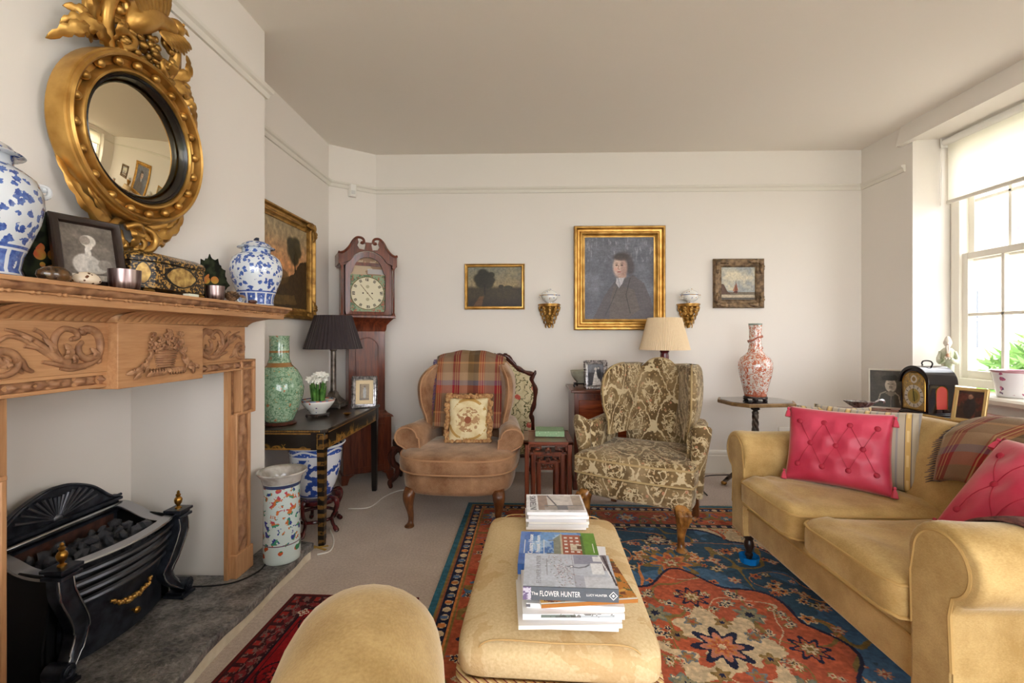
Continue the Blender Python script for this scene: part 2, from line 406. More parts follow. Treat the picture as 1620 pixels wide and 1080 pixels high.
def added_rear_window():  # unseen opening behind the camera, added and made large for frontal light
    root = bpy.data.objects.new('added_window_rear', None); COL.objects.link(root); struct(root)
    f = B()
    for a, c in (((-1.0, 0, .15), (-.94, .1, 2.5)), ((2.24, 0, .15), (2.3, .1, 2.5)), ((-1.0, 0, 2.44), (2.3, .1, 2.5)), ((-1.0, 0, .15), (2.3, .1, .21))): f.box((a[0], YF - .22, a[2]), (c[0], YF - .12, c[2]))
    f.build('window_frame', M['white'], root, bev=.005)
    for i in range(4):
        x0 = -.94 + 3.18 * i / 4; B().box((x0, YF - .172, .21), (x0 + .795, YF - .168, 2.44)).build('pane', M['glass'], root, smooth=0)
        if i: B().box((x0 - .025, YF - .19, .21), (x0 + .025, YF - .15, 2.44)).build('glazing_bar', M['white'], root)
added_rear_window()
def sill(name, y0, y1):
    b = B().prism([(2.785, .742), (2.785, .765), (2.80, .778), (3.10, .78), (3.10, .742)], y0, y1, 'xzy'); return struct(b.build(name, M['white'], smooth=30))
sill('trim_3', 2.225, 3.365); sill('trim_4', -1.25, .65)
# ---------------------------------------------------------------- outside: ground, pale house, shrubs
struct(B().box((XR + .46, -12, -1.0), (26, 22, -.6)).build('ground_outside', mat('gravel', fn=mottled((150, 146, 136), (186, 182, 172), 30), rough=.95), smooth=0))
struct(B().box((XR + .2, -13, -1.0), (-2.4, -2.42, -.6)).build('ground_rear', mat('lawn', fn=mottled((60, 86, 40), (96, 126, 62), 8), rough=.95), smooth=0))
added_sun = bpy.data.lights.new('added_sun', 'SUN'); added_sun.energy = 3.0; added_sun.angle = radians(3); added_sun.color = (1, .96, .9)  # added under the overcast sky, aimed to brighten only the outside
so = bpy.data.objects.new('added_sun', added_sun); COL.objects.link(so); so.rotation_euler = Vector((.75, .15, -.8)).to_track_quat('-Z', 'Y').to_euler()
# ---------------------------------------------------------------- ornament helpers
def leaf(b, pts, wd, nrm, lobes=4, depth=0.35, th=0.004, n=18, curl=0.0):
    """acanthus leaf: a ribbon along pts, width wd at its widest, facing nrm, with a lobed edge"""
    P = bz(pts, max(3, n // (len(pts) - 1))); N = Vector(nrm).normalized(); k = len(P); rings = []
    for i, p in enumerate(P):
        t = i / (k - 1); d = (P[min(i + 1, k - 1)] - P[max(i - 1, 0)]).normalized(); s = d.cross(N).normalized()
        env = (sin(pi * min(1, t * 0.92 + 0.08)) ** 0.6) * (1 - 0.35 * t) * wd / 2 + 0.0006
        lb = 1 - depth * (abs(sin(pi * lobes * t)) < 0.45)
        w = env * lb; h = w * 0.45; c = N * curl * t * t
        rings.append([tuple(p + c + s * w), tuple(p + c + s * w * .55 + N * h * .9), tuple(p + c + N * h * .45), tuple(p + c - s * w * .55 + N * h * .9), tuple(p + c - s * w), tuple(p + c - s * w * .5 - N * th), tuple(p + c + s * w * .5 - N * th)])
    return b.loft(rings)
def scroll(b, pts, r0, r1, nrm, flat=0.7, n=9, end=0.0):
    P = bz(pts, n); k = len(P)
    b.tube(P, [r0 + (r1 - r0) * (i / (k - 1)) for i in range(k)], n=7, flat=flat, up=nrm)
    if end: b.ball(tuple(P[-1]), end, 8, 6)
    return b
def rosette(b, c, r, nrm, petals=5, d=0.4):
    N = Vector(nrm).normalized(); u = N.orthogonal().normalized(); w = N.cross(u); C = Vector(c)
    for i in range(petals):
        a = 2 * pi * i / petals; q = u * cos(a) + w * sin(a)
        leaf(b, [C, C + q * r * .5 + N * r * d * .5, C + q * r + N * r * d * .2], r * .9, N, 1, 0, n=6)
    b.ball(tuple(C + N * r * d * .4), r * .22, 8, 5)

# ---------------------------------------------------------------- hearth
M['slate'] = mat('hearth_slate', fn=lambda g: g.mix((g.noise(10, 5, rough=.7) * .55 + g.noise(70, 4, rough=.7) * .45).step(.40, .60), (66, 64, 65), (146, 142, 138)), rough=.38, bump=(45, .8, None, .012))
M['plaster'] = mat('cream_plaster', fn=mottled((206, 194, 168), (226, 217, 196), 14), rough=.9, bump=(20, .4))
hearth = bpy.data.objects.new('hearth', None); COL.objects.link(hearth); struct(hearth)
def hearth_outline(off):
    pts = [(-1.765, 1.055), (-1.765, 2.005), (-1.325, 2.005)]
    edge = [(-1.325, 2.30), (-1.32, 2.345), (-1.16, 2.35), (-1.085, 2.335)] + [(-1.09 + .018 * (mnoise.noise((y * 4, off * 30, 1)) + .5 * mnoise.noise((y * 14, 3, 1))), y) for y in [2.25 - .1 * i for i in range(19)]] + [(-1.325, .40), (-1.325, 1.055)]
    return pts + [(x + (off if x > -1.2 else 0), y + (off if y > 2.32 else 0)) for x, y in edge]
B().prism(hearth_outline(-.012), 0, .044, 'xyz').build('plaster_edge', M['plaster'], hearth, smooth=40)
B().prism(hearth_outline(0), .044, .08, 'xyz').build('hearth_slab', M['slate'], hearth, bev=.006, smooth=40)

# ---------------------------------------------------------------- carved pine mantelpiece (local x = out from the breast, y = along it)
YM = 1.53
mp = thing('mantelpiece', 'carved stripped-pine fireplace mantelpiece with flower-basket tablet and scrolling frieze', 'mantelpiece', (XBR, YM, .08))
Z = lambda z: z - .08
for s in (-1, 1):
    lo, hi = (.446, .552)
    f = lambda y: s * y
    b = B(); b.box((.018, min(f(lo), f(hi)), .1), (.045, max(f(lo), f(hi)), Z(.80)))
    for e in (lo, hi - .014): b.box((.04, min(f(e), f(e + .014)), .1), (.056, max(f(e), f(e + .014)), Z(.80)))
    b.box((.018, min(f(.48), f(.587)), Z(.80)), (.046, max(f(.48), f(.587)), Z(1.042)))
    for e in (.48, .573): b.box((.04, min(f(e), f(e + .014)), Z(.80)), (.058, max(f(e), f(e + .014)), Z(1.042)))
    b.box((.04, min(f(lo), f(.587)), Z(.795)), (.0575, max(f(lo), f(.587)), Z(.809)))
    lg = b.build('leg', M['pinev'], mp, bev=.003)
    def band(u, v, lo=lo, hi=hi, f=f):
        y = lo + .014 + (hi - lo - .028) * u; z = .1 + (Z(.795) - .1) * v; t = z * 42
        h = .006 * sin(pi * u) + .011 * max(0, sin(t + 5 * abs(u - .5))) * sin(pi * u) + .004 * sin(9 * u + 2.4 * sin(t * .5)) * sin(pi * u)
        return (.045 + h, f(y), z)
    B().grid(band, 14, 150).build('carved_band', M['pine_shaded'], lg, smooth=180)
    def band2(u, v, f=f):
        y = .494 + .079 * u; z = Z(.81) + (Z(1.03) - Z(.81)) * v
        return (.046 + .01 * sin(pi * u) * (.6 + .4 * sin(v * 38 + 7 * abs(u - .5))), f(y), z)
    B().grid(band2, 12, 50).build('carved_band', M['pine_shaded'], lg, smooth=180)
    B().box((.012, min(f(.438), f(.562)), 0), (.062, max(f(.438), f(.562)), .105)).build('plinth_block', M['pinev'], mp, bev=.004)
    B().box((.012, min(f(.425), f(.448)), 0), (.03, max(f(.425), f(.448)), Z(.992))).build('inner_slip', M['pinev'], mp)
    B().box((0, min(f(.47), f(.58)), 0), (.0185, max(f(.47), f(.58)), Z(1.03))).build('backing_strip', M['pine_shaded'], mp, smooth=0)
b = B().box((0, -.587, Z(.996)), (.046, .587, Z(1.042)))
for z in (.996, 1.032): b.box((.04, -.587, Z(z)), (.058, .587, Z(z + .010)))
ar = b.build('architrave', M['pine'], mp, bev=.002)
for s in (-1, 1):
    def aband(u, v, s=s):
        y = .185 + .30 * u; z = Z(1.006) + .026 * v; t = y * 62
        return (.046 + .011 * sin(pi * v) * (.55 + .45 * sin(t * 1.3 + 5 * abs(v - .5)) + .3 * sin(t * 2.9)), s * y, z)
    B().grid(aband, 130, 8).build('carved_band', M['pine_shaded'], ar, smooth=180)
B().box((0, -.50, Z(1.042)), (.06, .50, Z(1.19))).build('frieze', M['pine'], mp, bev=.002)
B().box((0, -.183, Z(.988)), (.093, .183, Z(1.19))).build('tablet', M['pine'], mp, bev=.002)
# fluted cove under the shelf, stepping forward over the tablet
def cove(y0, y1, x0, name):
    k = int((y1 - y0) / .0035)
    def fn(u, v):
        y = y0 + (y1 - y0) * u; a = v * pi / 2
        x = x0 + (.185 - x0) * (1 - cos(a)); z = Z(1.19) + .037 * sin(a)
        d = .010 * abs(sin((y + v * .02) * pi / .026)) * sin(pi * min(1, v * 1.02)) ** .5
        return (x + d, y, z - d * .3)
    bb = B(); bb.grid(fn, k, 6); bb.box((0, y0, Z(1.19)), (x0 + .002, y1, Z(1.228))); return bb.build(name, M['pine'], mp, smooth=180)
cove(-.515, -.19, .062, 'cove_moulding'); cove(-.19, .19, .095, 'cove_moulding'); cove(.19, .515, .062, 'cove_moulding')
# shelf
def shelf_layer(xo, z0, z1, name, m, bev=.002):
    return B().box((0, -.445 - xo, Z(z0)), (xo, .385 + xo, Z(z1))).build(name, m, mp, bev=bev)
shelf_layer(.196, 1.226, 1.248, 'fascia', M['pine'])
shelf_layer(.222, 1.270, 1.281, 'shelf', M['pine'])
def ovolo(u, v):
    L = .385 + .21; y = -L - .06 + (2 * L + .06) * u; a = v * pi / 2; t = y * 58
    r = .018 + .0025 * (sin(t) * sin(2.2 * pi * v) + .8 * sin(2.1 * t + 4 * v))
    return (.196 + r * sin(a) , y, Z(1.252) + .018 * (1 - cos(a)) + .0)
bb = B(); bb.grid(ovolo, 420, 8); bb.box((0, -.645, Z(1.25)), (.196, .585, Z(1.27))); bb.build('carved_edge', M['pine_shaded'], mp, smooth=180)
bb = B(); k = 360
bb.tube([(.199, -.644 + 1.228 * i / k, Z(1.2495)) for i in range(k + 1)], [.0036 + (.0018 if (i % 18) in (0, 1, 4, 5) else -.0006) for i in range(k + 1)], n=7)
bb.build('bead_moulding', M['pine'], mp, smooth=180)
# scrolling acanthus on the frieze
SCR = [([(0.03, .60), (.12, .74), (.25, .68), (.40, .46), (.54, .26), (.70, .12), (.82, .12), (.93, .26), (.97, .52), (.94, .78), (.85, .90), (.77, .84)], .0035, .0105),
       ([(.10, .88), (.22, .80), (.36, .62), (.52, .32)], .003, .009), ([(.25, .56), (.38, .50), (.52, .30), (.64, .20)], .004, .008),
       ([(.40, .24), (.52, .18), (.66, .10), (.80, .10)], .004, .008), ([(.56, .08), (.66, .04), (.78, .07), (.86, .16)], .003, .006),
       ([(.56, .26), (.50, .50), (.52, .76), (.60, .90), (.70, .86), (.73, .74), (.67, .68)], .008, .006),
       ([(.93, .30), (.82, .26), (.75, .36), (.74, .52), (.78, .62)], .010, .005), ([(.33, .88), (.40, .80), (.47, .60)], .005, .003),
       ([(0, .05), (.09, .02), (.17, .10), (.20, .26), (.16, .42), (.07, .48), (.02, .38), (.06, .26), (.11, .30)], .006, .010),
       ([(.16, .30), (.22, .28), (.26, .14), (.32, .06)], .009, .004), ([(.955, .42), (.97, .30), (.955, .16)], .004, .006), ([(.20, .12), (.24, .05)], .006, .003)]
for s in (-1, 1):
    bb = B()
    for pts, r0, r1 in SCR:
        Q = [(.0605, s * (-.485 + .285 * p) , Z(1.05 + .132 * q)) for p, q in pts]
        scroll(bb, Q, r0 * 1.25, r1 * 1.25, (1, 0, 0), flat=1.15, end=max(r0, r1) * .9 if r1 >= r0 else r1)
    for (p, q), (p2, q2), w in (((.50, .30), (.40, .72), .022), ((.62, .24), (.60, .60), .028), ((.70, .14), (.62, .44), .02), ((.90, .20), (.86, .5), .024), ((.88, .86), (.74, .92), .024), ((.30, .62), (.22, .76), .016), ((.12, .30), (.04, .2), .03)):
        leaf(bb, [(.062, s * (-.485 + .285 * p), Z(1.05 + .132 * q)), (.072, s * (-.485 + .285 * (p + p2) / 2) + .006, Z(1.05 + .132 * (q + q2) / 2)), (.066, s * (-.485 + .285 * p2), Z(1.05 + .132 * q2))], w, (1, 0, 0), 3, .3)
    bb.build('carved_scroll', M['pine_shaded'], mp, smooth=60)
# flower basket on the tablet
bb = B(); x0 = .0935
bb.lathe([(.030, 0), (.044, .005), (.050, .03), (.056, .058), (.060, .062)], 24, (x0 - .03, 0, Z(1.04)), mod=lambda a, z: 1 + .03 * sin(a * 20))
for i in range(7): bb.tube([(x0 - .03 + (.047 + .013 * i / 7) * cos(a), (.047 + .013 * i / 7) * sin(a), Z(1.046 + .008 * i)) for a in [-1.2 + .12 * k for k in range(21)]], .0022, 6)
rnd = random.Random(3)
for y, z, r in ((-.045, 1.112, .022), (-.018, 1.108, .018), (.012, 1.112, .02), (.04, 1.11, .02), (-.03, 1.135, .016), (.0, 1.14, .02), (.028, 1.133, .017), (-.062, 1.13, .016), (.06, 1.128, .016), (.008, 1.158, .018), (-.06, 1.152, .012), (.058, 1.156, .012), (.07, 1.10, .014), (-.068, 1.105, .014)):
    rosette(bb, (x0 + .004 + rnd.random() * .008, y, Z(z)), r, (1, (rnd.random() - .5) * .5, (rnd.random() - .5) * .5))
for s in (-1, 1):
    for (ya, za), (yb, zb), w in (((.06, 1.11), (.085, 1.06), .022), ((.075, 1.075), (.105, 1.045), .024), ((.085, 1.06), (.14, 1.03), .024), ((.10, 1.05), (.13, 1.01), .022), ((.08, 1.07), (.09, 1.03), .016), ((.12, 1.045), (.158, 1.03), .02)):
        leaf(bb, [(x0, s * ya, Z(za)), (x0 + .012, s * (ya + yb) / 2, Z((za + zb) / 2)), (x0 + .004, s * yb, Z(zb))], w, (1, 0, 0), 2, .3)
    for i in range(6): leaf(bb, [(x0, s * .012 * i, Z(1.038)), (x0 + .012, s * (.012 * i + .012), Z(1.028)), (x0 + .004, s * (.012 * i + .022), Z(1.016))], .02, (1, 0, 0), 2, .3)
bb.build('carved_basket', M['pine_shaded'], mp, smooth=60)

# ---------------------------------------------------------------- fire grate
gr = thing('fire_grate', 'black iron dog grate with fan crest, bowed steel bars and brass finials', 'grate', (-1.68, 1.60, .08))
gb = B().prism([(-.25, 0), (.25, 0), (.25, .385), (.255, .41)] + bz2([(.25, .415), (.21, .42), (.12, .49), (0, .525), (-.12, .49), (-.21, .42), (-.25, .415)], 6)[1:-1] + [(-.255, .41), (-.25, .385)], -.022, 0, 'yzx')
back = gb.build('back_plate', M['iron'], gr, bev=.003)
bb = B().tube([(0.004, y, z) for y, z in bz2([(-.255, .412), (-.21, .42), (-.12, .49), (0, .525), (.12, .49), (.21, .42), (.255, .412)], 8)], .006, 7)
bb.box((0, -.25, .395), (.016, .25, .406)); bb.box((0, -.252, .352), (.02, .252, .362)); bb.build('crest_moulding', M['iron'], back)
bb = B()
for i in range(15):
    a = radians(14 + 152 * i / 14); r = .075 / max(.45, 1 - .0 * i); L = .15 - .075 * abs(sin(a)) ** 2 + .005
    bb.tube([(.002, .02 * cos(a), .412 + .012 * sin(a)), (.005, L * cos(a), .412 + min(.095, L * sin(a)))], [.002, .006], 6)
bb.ball((.002, 0, .412), (.006, .018, .014), 10, 6); bb.build('fan', mat('burnished_iron', (112, 115, 122), rough=.4, metal=.9), back)
B().box((0, -.235, .368), (.028, .235, .388)).build('back_rail', M['steel'], gr, bev=.006)
B().box((-.0, -.22, .22), (.004, .22, .36)).build('fireback', mat('rusted_iron', fn=mottled((44, 26, 20), (84, 50, 38), 20), rough=.8), gr, smooth=0)
bow = lambda y: .245 + .055 * (1 - (y / .235) ** 2)
for s in (-1, 1):
    B().prism([(-.02, 0), (.21, 0), (.21, .10), (.245, .33), (.12, .345), (.02, .385), (-.02, .385)], s * .246 - .004, s * .246 + .004, 'xzy').build('side_plate', M['ironm'], gr, smooth=0)
    pts = bz2([(0, .385), (.04, .383), (.085, .365), (.14, .338), (.20, .326), (.245, .33)], 6)
    rings = [[(x, s * (.20 + .0 * x), z), (x, s * .252, z + .004), (x, s * .252, z - .006), (x, s * .20, z - .008)] for x, z in pts]
    B().loft(rings).build('arm_rail', M['steel'], gr, bev=.002)
    # front leg: cabriole, with a scrolled foot on a stepped block
    P = bz([(.262, s * .240, .33), (.268, s * .236, .27), (.262, s * .196, .18), (.25, s * .178, .125), (.258, s * .206, .07), (.272, s * .246, .035)], 7)
    W = [.050, .056, .056, .046, .036, .030]; k = len(P); rings = []
    for i, p in enumerate(P):
        t = i / (k - 1) * 5; j = min(int(t), 4); w = W[j] + (W[j + 1] - W[j]) * (t - j)
        rings.append([(p.x - .02, p.y - w / 2, p.z), (p.x + .012, p.y - w / 2, p.z), (p.x + .018, p.y - w / 4, p.z), (p.x + .018, p.y + w / 4, p.z), (p.x + .012, p.y + w / 2, p.z), (p.x - .02, p.y + w / 2, p.z)])
    lg = B().loft(rings).build('leg', M['iron'], gr, smooth=50)
    bb = B()
    for q in (-1, 1): bb.tube([tuple(p + Vector((.017, q * (W[min(int(i / (k - 1) * 5), 5)] / 2 - .002), 0))) for i, p in enumerate(P)], .0028, 6)
    bb.build('edge_bead', M['steel'], lg)
    bb = B().box((.215, s * .248 - .036, 0), (.30, s * .248 + .036, .012)).box((.222, s * .248 - .03, .012), (.293, s * .248 + .03, .022)); bb.build('foot_block', M['iron'], lg, bev=.002)
    bb = B(); bb.tube([(.235, s * .25, .046), (.296, s * .25, .046)], .026, 16)
    bb.tube([(.298, s * .25 + (.020 - .016 * i / 24) * cos(i * .55), .046 + (.020 - .016 * i / 24) * sin(i * .55)) for i in range(25)], .003, 6); bb.build('scroll', M['iron'], lg)
    bb = B()
    for h, z in ((.034, .33), (.028, .342), (.036, .352)): bb.box((.262 - h, s * .236 - h, z), (.262 + h, s * .236 + h, z + .011))
    bb.prism([(-.03, 0), (.03, 0), (.02, .012), (-.02, .012)], s * .236 - .02, s * .236 + .02, 'xzy') if False else None
    cap = bb.build('cap', M['iron'], gr, bev=.002)
    B().lathe([(.012, 0), (.012, .004), (.006, .008), (.006, .012), (.013, .022), (.015, .034), (.012, .042), (.007, .047), (.008, .052), (.010, .055), (.005, .060), (.006, .066), (.002, .072)], 16, (.262, s * .236, .363)).build('finial', M['brass'], gr)
def bowed(z0, z1, xo, d, ya=.212):
    rings = []
    for i in range(25):
        y = -ya + 2 * ya * i / 24; x = bow(y) + xo
        rings.append([(x - d, y, z0), (x, y, z0 + .004), (x + .003, y, (z0 + z1) / 2), (x, y, z1 - .003), (x - d, y, z1)])
    return B().loft(rings)
bowed(.336, .352, .012, .036, .215).build('front_rail', M['steel'], gr)
for i, z in enumerate((.296, .262, .228, .196)): bowed(z, z + .021, .004 - .006 * i, .012).build('bar', mat('bar_iron', (96, 99, 106), rough=.3, metal=.9) if i == 0 else bpy.data.materials['bar_iron'], gr)
rings = []
for i in range(25):
    y = -.20 + .40 * i / 24; zt = .175 - .035 * (1 - (y / .2) ** 2) * 0; x = bow(y) - .03
    rings.append([(x - .01, y, .014), (x - .012, y, .10), (x - .006, y, .19), (x - .018, y, .19), (x - .024, y, .10), (x - .022, y, .014)])
ash = B().loft(rings).build('ash_cover', M['iron'], gr, smooth=60)
bb = B(); rnd = random.Random(5)
for i in range(34):
    t = -1 + 2 * i / 33; y = .085 * t; z = .165 - .03 * (1 - t * t) ; bb.ball((bow(y) - .018 + rnd.random() * .006, y, z + rnd.uniform(-.005, .005)), .0055 + .003 * (1 - t * t), 7, 5)
bb.build('swag', M['gilt'], ash)
B().lathe([(.004, 0), (.004, .012), (.010, .016), (.012, .022), (.008, .028), (.001, .03)], 14).build('pull_knob', M['brass'], ash, loc=(bow(.0) - .044, .02, .075), rot=(0, pi / 2, 0))
B().box((.01, -.225, .015), (.2, .225, .245)).build('fuel_box', M['ironm'], gr, smooth=0)
M['coal'] = mat('coal', fn=mottled((26, 27, 30), (74, 76, 84), 60), rough=.25, spec=.9, bump=(90, .5))
rnd = random.Random(11); meshes = []
for q in range(6):
    bm = bmesh.new(); bmesh.ops.create_icosphere(bm, subdivisions=1, radius=1)
    for v in bm.verts: v.co *= rnd.uniform(.62, 1.15)
    me = bpy.data.meshes.new('coal'); bm.to_mesh(me); bm.free(); me.materials.append(M['coal']); meshes.append(me)
n = 0
for layer, (zz, nx, ny) in enumerate(((.278, 5, 10), (.306, 4, 9), (.328, 3, 7))):
    for i in range(nx):
        for j in range(ny):
            o = bpy.data.objects.new('coal_lump', meshes[n % 6]); COL.objects.link(o); n += 1
            y = -.185 + .37 * (j + .5) / ny + rnd.uniform(-.008, .008); x = .035 + .19 * (i + .5) / nx + rnd.uniform(-.008, .008)
            o.location = (-1.68 + x, 1.60 + y, .08 + zz + rnd.uniform(-.004, .006)); r = rnd.uniform(.018, .025); o.scale = (r * 1.1, r * 1.2, r * .85); o.rotation_euler = (rnd.random() * 6, rnd.random() * 6, rnd.random() * 6)
            tag(o, 'glossy black coal lump heaped in the iron fire grate', 'coal', 'coals heaped in the fire grate')

# ---------------------------------------------------------------- convex gilt mirror (local: x out from the wall, y along, z up)
mr = thing('convex_mirror', 'round gilt convex mirror with eagle crest and ball-studded frame over the mantel', 'mirror', (XBR + .012, 1.455, 1.785))
mr.rotation_euler = (0, radians(3), 0)
def ring(prof, n=72):
    return B().loft([[(x, r * cos(2 * pi * j / n), r * sin(2 * pi * j / n)) for x, r in prof] for j in range(n)], closed=True)
fr = ring([(0, .245), (.02, .262), (.062, .264), (.072, .262), (.074, .257), (.084, .256), (.088, .250), (.084, .244), (.076, .243), (.060, .238), (.054, .229), (.056, .218), (.068, .213), (.076, .208), (.076, .202), (.066, .197), (.05, .196), (.0, .20)]).build('frame', M['gilt'], mr)
ring([(.045, .199), (.066, .197), (.070, .193), (.064, .189), (.066, .186), (.054, .181), (.045, .180)]).build('slip', M['black'], mr)
rings = []
for i in range(14):
    r = .183 * i / 13; rings.append([(.043 + .022 * (1 - (r / .183) ** 2), max(r, 1e-4) * cos(2 * pi * j / 48), max(r, 1e-4) * sin(2 * pi * j / 48)) for j in range(48)])
B().loft(rings).build('mirror_glass', mat('mirror_glass', (238, 226, 196), rough=.02, metal=1.0), mr, smooth=180)
for i in range(20):
    a = 2 * pi * (i + .5) / 20; B().ball((.068, .229 * cos(a), .229 * sin(a)), .0135, 14, 9).build('ball', M['gilt'], mr, smooth=180)
def A(y, z, x=.03): return (x, y, z)
A0 = A
def A(y, z, x=.03): return A0(.015 + (y - .03) * .84 - (z - .36) * .545, .405 + (y - .03) * .545 + (z - .36) * .84, x)
ea = B()     # eagle: body, neck, head, beak, wings, tail
P = bz([A(-.085, .335, .06), A(-.03, .365, .06), A(.03, .372, .065), A(.085, .35, .07), A(.115, .335, .072)], 5)
rr = [.012, .02, .03, .037, .042, .045, .046, .046, .045, .043, .04, .037, .034, .031, .029, .028, .027, .026, .024, .02, .012]
ea.tube(P, [rr[min(i, 20)] for i in range(len(P))], 14)
ea.ball(A(.118, .345, .076), (.028, .032, .027), 14, 9); ea.tube([A(.138, .342, .078), A(.162, .334, .078), A(.174, .318, .078)], [.013, .009, .001], 8); ea.ball(A(.126, .353, .102), .005, 8, 6)
for s in (1, -1):
    for i in range(9):
        t = i / 8; y = -.06 + .10 * t
        leaf(ea, [A(y + .03, .375, .06 + s * .03), A(y - .02 + .05 * t, .44, .065 + s * (.045 + .01 * t)), A(y - .07 + .07 * t, .50 + .02 * t, .055 + s * .06)], .034, (1, 0, 0), 3, .15)
for i in range(5): leaf(ea, [A(-.05, .35, .06), A(-.11, .36 + .012 * i, .05), A(-.155, .352 + .02 * i, .045)], .03, (1, 0, 0), 2, .1)
for i in range(7): leaf(ea, [A(.03 + .012 * i, .335, .08), A(.05 + .014 * i, .30, .088), A(.07 + .016 * i, .262 + .006 * abs(i - 3), .08)], .03, (1, 0, 0), 2, .15)
ea.build('eagle', M['gilt'], mr, smooth=60)
A = A0
rk = B(); rnd = random.Random(2)
for i in range(110):
    t = rnd.random(); y = -.085 + .18 * t; zt = .265 + .13 * (1 - abs(t - .45) * 1.6); rk.ball(A(y, rnd.uniform(.245, max(.25, zt)), rnd.uniform(.03, .075)), (.011, rnd.uniform(.008, .02), rnd.uniform(.006, .012)), 7, 5)
rk.build('rockwork', M['giltd'], mr, smooth=60)
def sprays(name, items):
    b = B()
    for it in items:
        if it[0] == 'l': leaf(b, it[1], it[2], (1, 0, 0), it[3] if len(it) > 3 else 4, .32, n=20)
        else: scroll(b, it[1], it[2], it[3], (1, 0, 0), .9, end=it[4] if len(it) > 4 else 0)
    return b.build(name, M['gilt'], mr, smooth=60)
for s, nm in ((-1, 'crest_foliage'), (1, 'crest_foliage')):
    sprays(nm, [('l', [A(s * .09, .245), A(s * .16, .26, .06), A(s * .215, .25, .05), A(s * .245, .22, .035)], .06, 5), ('l', [A(s * .15, .235), A(s * .20, .235, .06), A(s * .24, .205, .05), A(s * (.265 if s < 0 else .295), .165, .02)], .05, 5),
                ('s', [A(s * .10, .25), A(s * .13, .33, .05), A(s * .12, .39, .06), A(s * .085, .40, .06), A(s * .075, .37, .06), A(s * .10, .36, .06)], .022, .010, .014), ('l', [A(s * .13, .28), A(s * .185, .33, .06), A(s * .19, .40, .05)], .05, 4),
                ('l', [A(s * .15, .27), A(s * .20, .285, .05), A(s * .235, .275, .03)], .04, 3), ('s', [A(s * .15, .24), A(s * .17, .33, .03), A(s * .165, .46, .03)], .016, .012), ('l', [A(s * .085, .26), A(s * .10, .30, .075), A(s * .09, .335, .07)], .05, 3), ('s', [A(s * .09, .255, .06), A(s * .06, .275, .07), A(s * .055, .30, .07), A(s * .085, .305, .07)], .014, .008, .011)])
    sprays('base_foliage', [('l', [A(s * .04, -.285), A(s * .11, -.285, .05), A(s * .185, -.225, .05), A(s * .235, -.135, .03)], .06, 6), ('l', [A(s * .06, -.27), A(s * .13, -.24, .06), A(s * .17, -.20, .06)], .032, 3),
                            ('s', [A(s * .02, -.265), A(s * .065, -.275, .05), A(s * .085, -.305, .055), A(s * .07, -.338, .05), A(s * .03, -.348, .04), A(s * .02, -.335, .04)], .010, .014, .012), ('l', [A(s * .05, -.29), A(s * .11, -.305, .05), A(s * .155, -.29, .03)], .045, 4), ('s', [A(s * .03, -.30), A(s * .045, -.32, .05), A(s * .035, -.345, .05)], .012, .008)])
sprays('pendant', [('l', [A(0, -.26), A(0, -.30, .065), A(.0, -.345, .05)], .06, 3), ('l', [A(-.01, -.33), A(-.02, -.345, .05), A(-.01, -.364, .03)], .06, 3), ('l', [A(.01, -.33), A(.025, -.345, .05), A(.015, -.36, .03)], .05, 3), ('s', [A(-.03, -.285, .05), A(0, -.27, .065), A(.03, -.285, .05)], .012, .012, .013)])

# ---------------------------------------------------------------- porcelain and other things on the mantel shelf
ZS = 1.281
def bluewhite(dens=26, foot=.0, fh=.05, c=(50, 74, 142)):
    def fn(g):
        x, y, z = g.xyz(); a = y.at2(x)
        v = g.vor(dens); n = g.noise(dens * 2.6, 3)
        fl = (v + (n - .5) * .75).lt(.41); big = (g.vor(dens * .30) + (n - .5) * .75).lt(.20)
        blue = fl.mx(big)
        p = (a * (12 / (2 * pi))).frac() - .5; pz = (z - foot) / fh
        pan = p.abs().lt(.40) * pz.gt(.12) * pz.lt(.9)
        inner = (p * p * 9.0 + (pz - .5) * (pz - .5) * 3.2).lt(.16) * g.vor(dens * 2.2).lt(.42)
        low = pz.lt(1.0) * pz.gt(0.0)
        band = (pz - 1.03).abs().lt(.05).mx(pz.abs().lt(.05))
        f = (low * (pan - inner).clip()) + (1.0 - low) * blue * pz.gt(0.0); f = f.mx(band)
        tone = g.mix(g.noise(dens * 2.5, 2).step(.35, .7), c, (92, 120, 184))
        return g.mix(f.clip(), (208, 214, 220), tone)
    return mat('blue_white_porcelain', fn=fn, rough=.12, coat=.6)
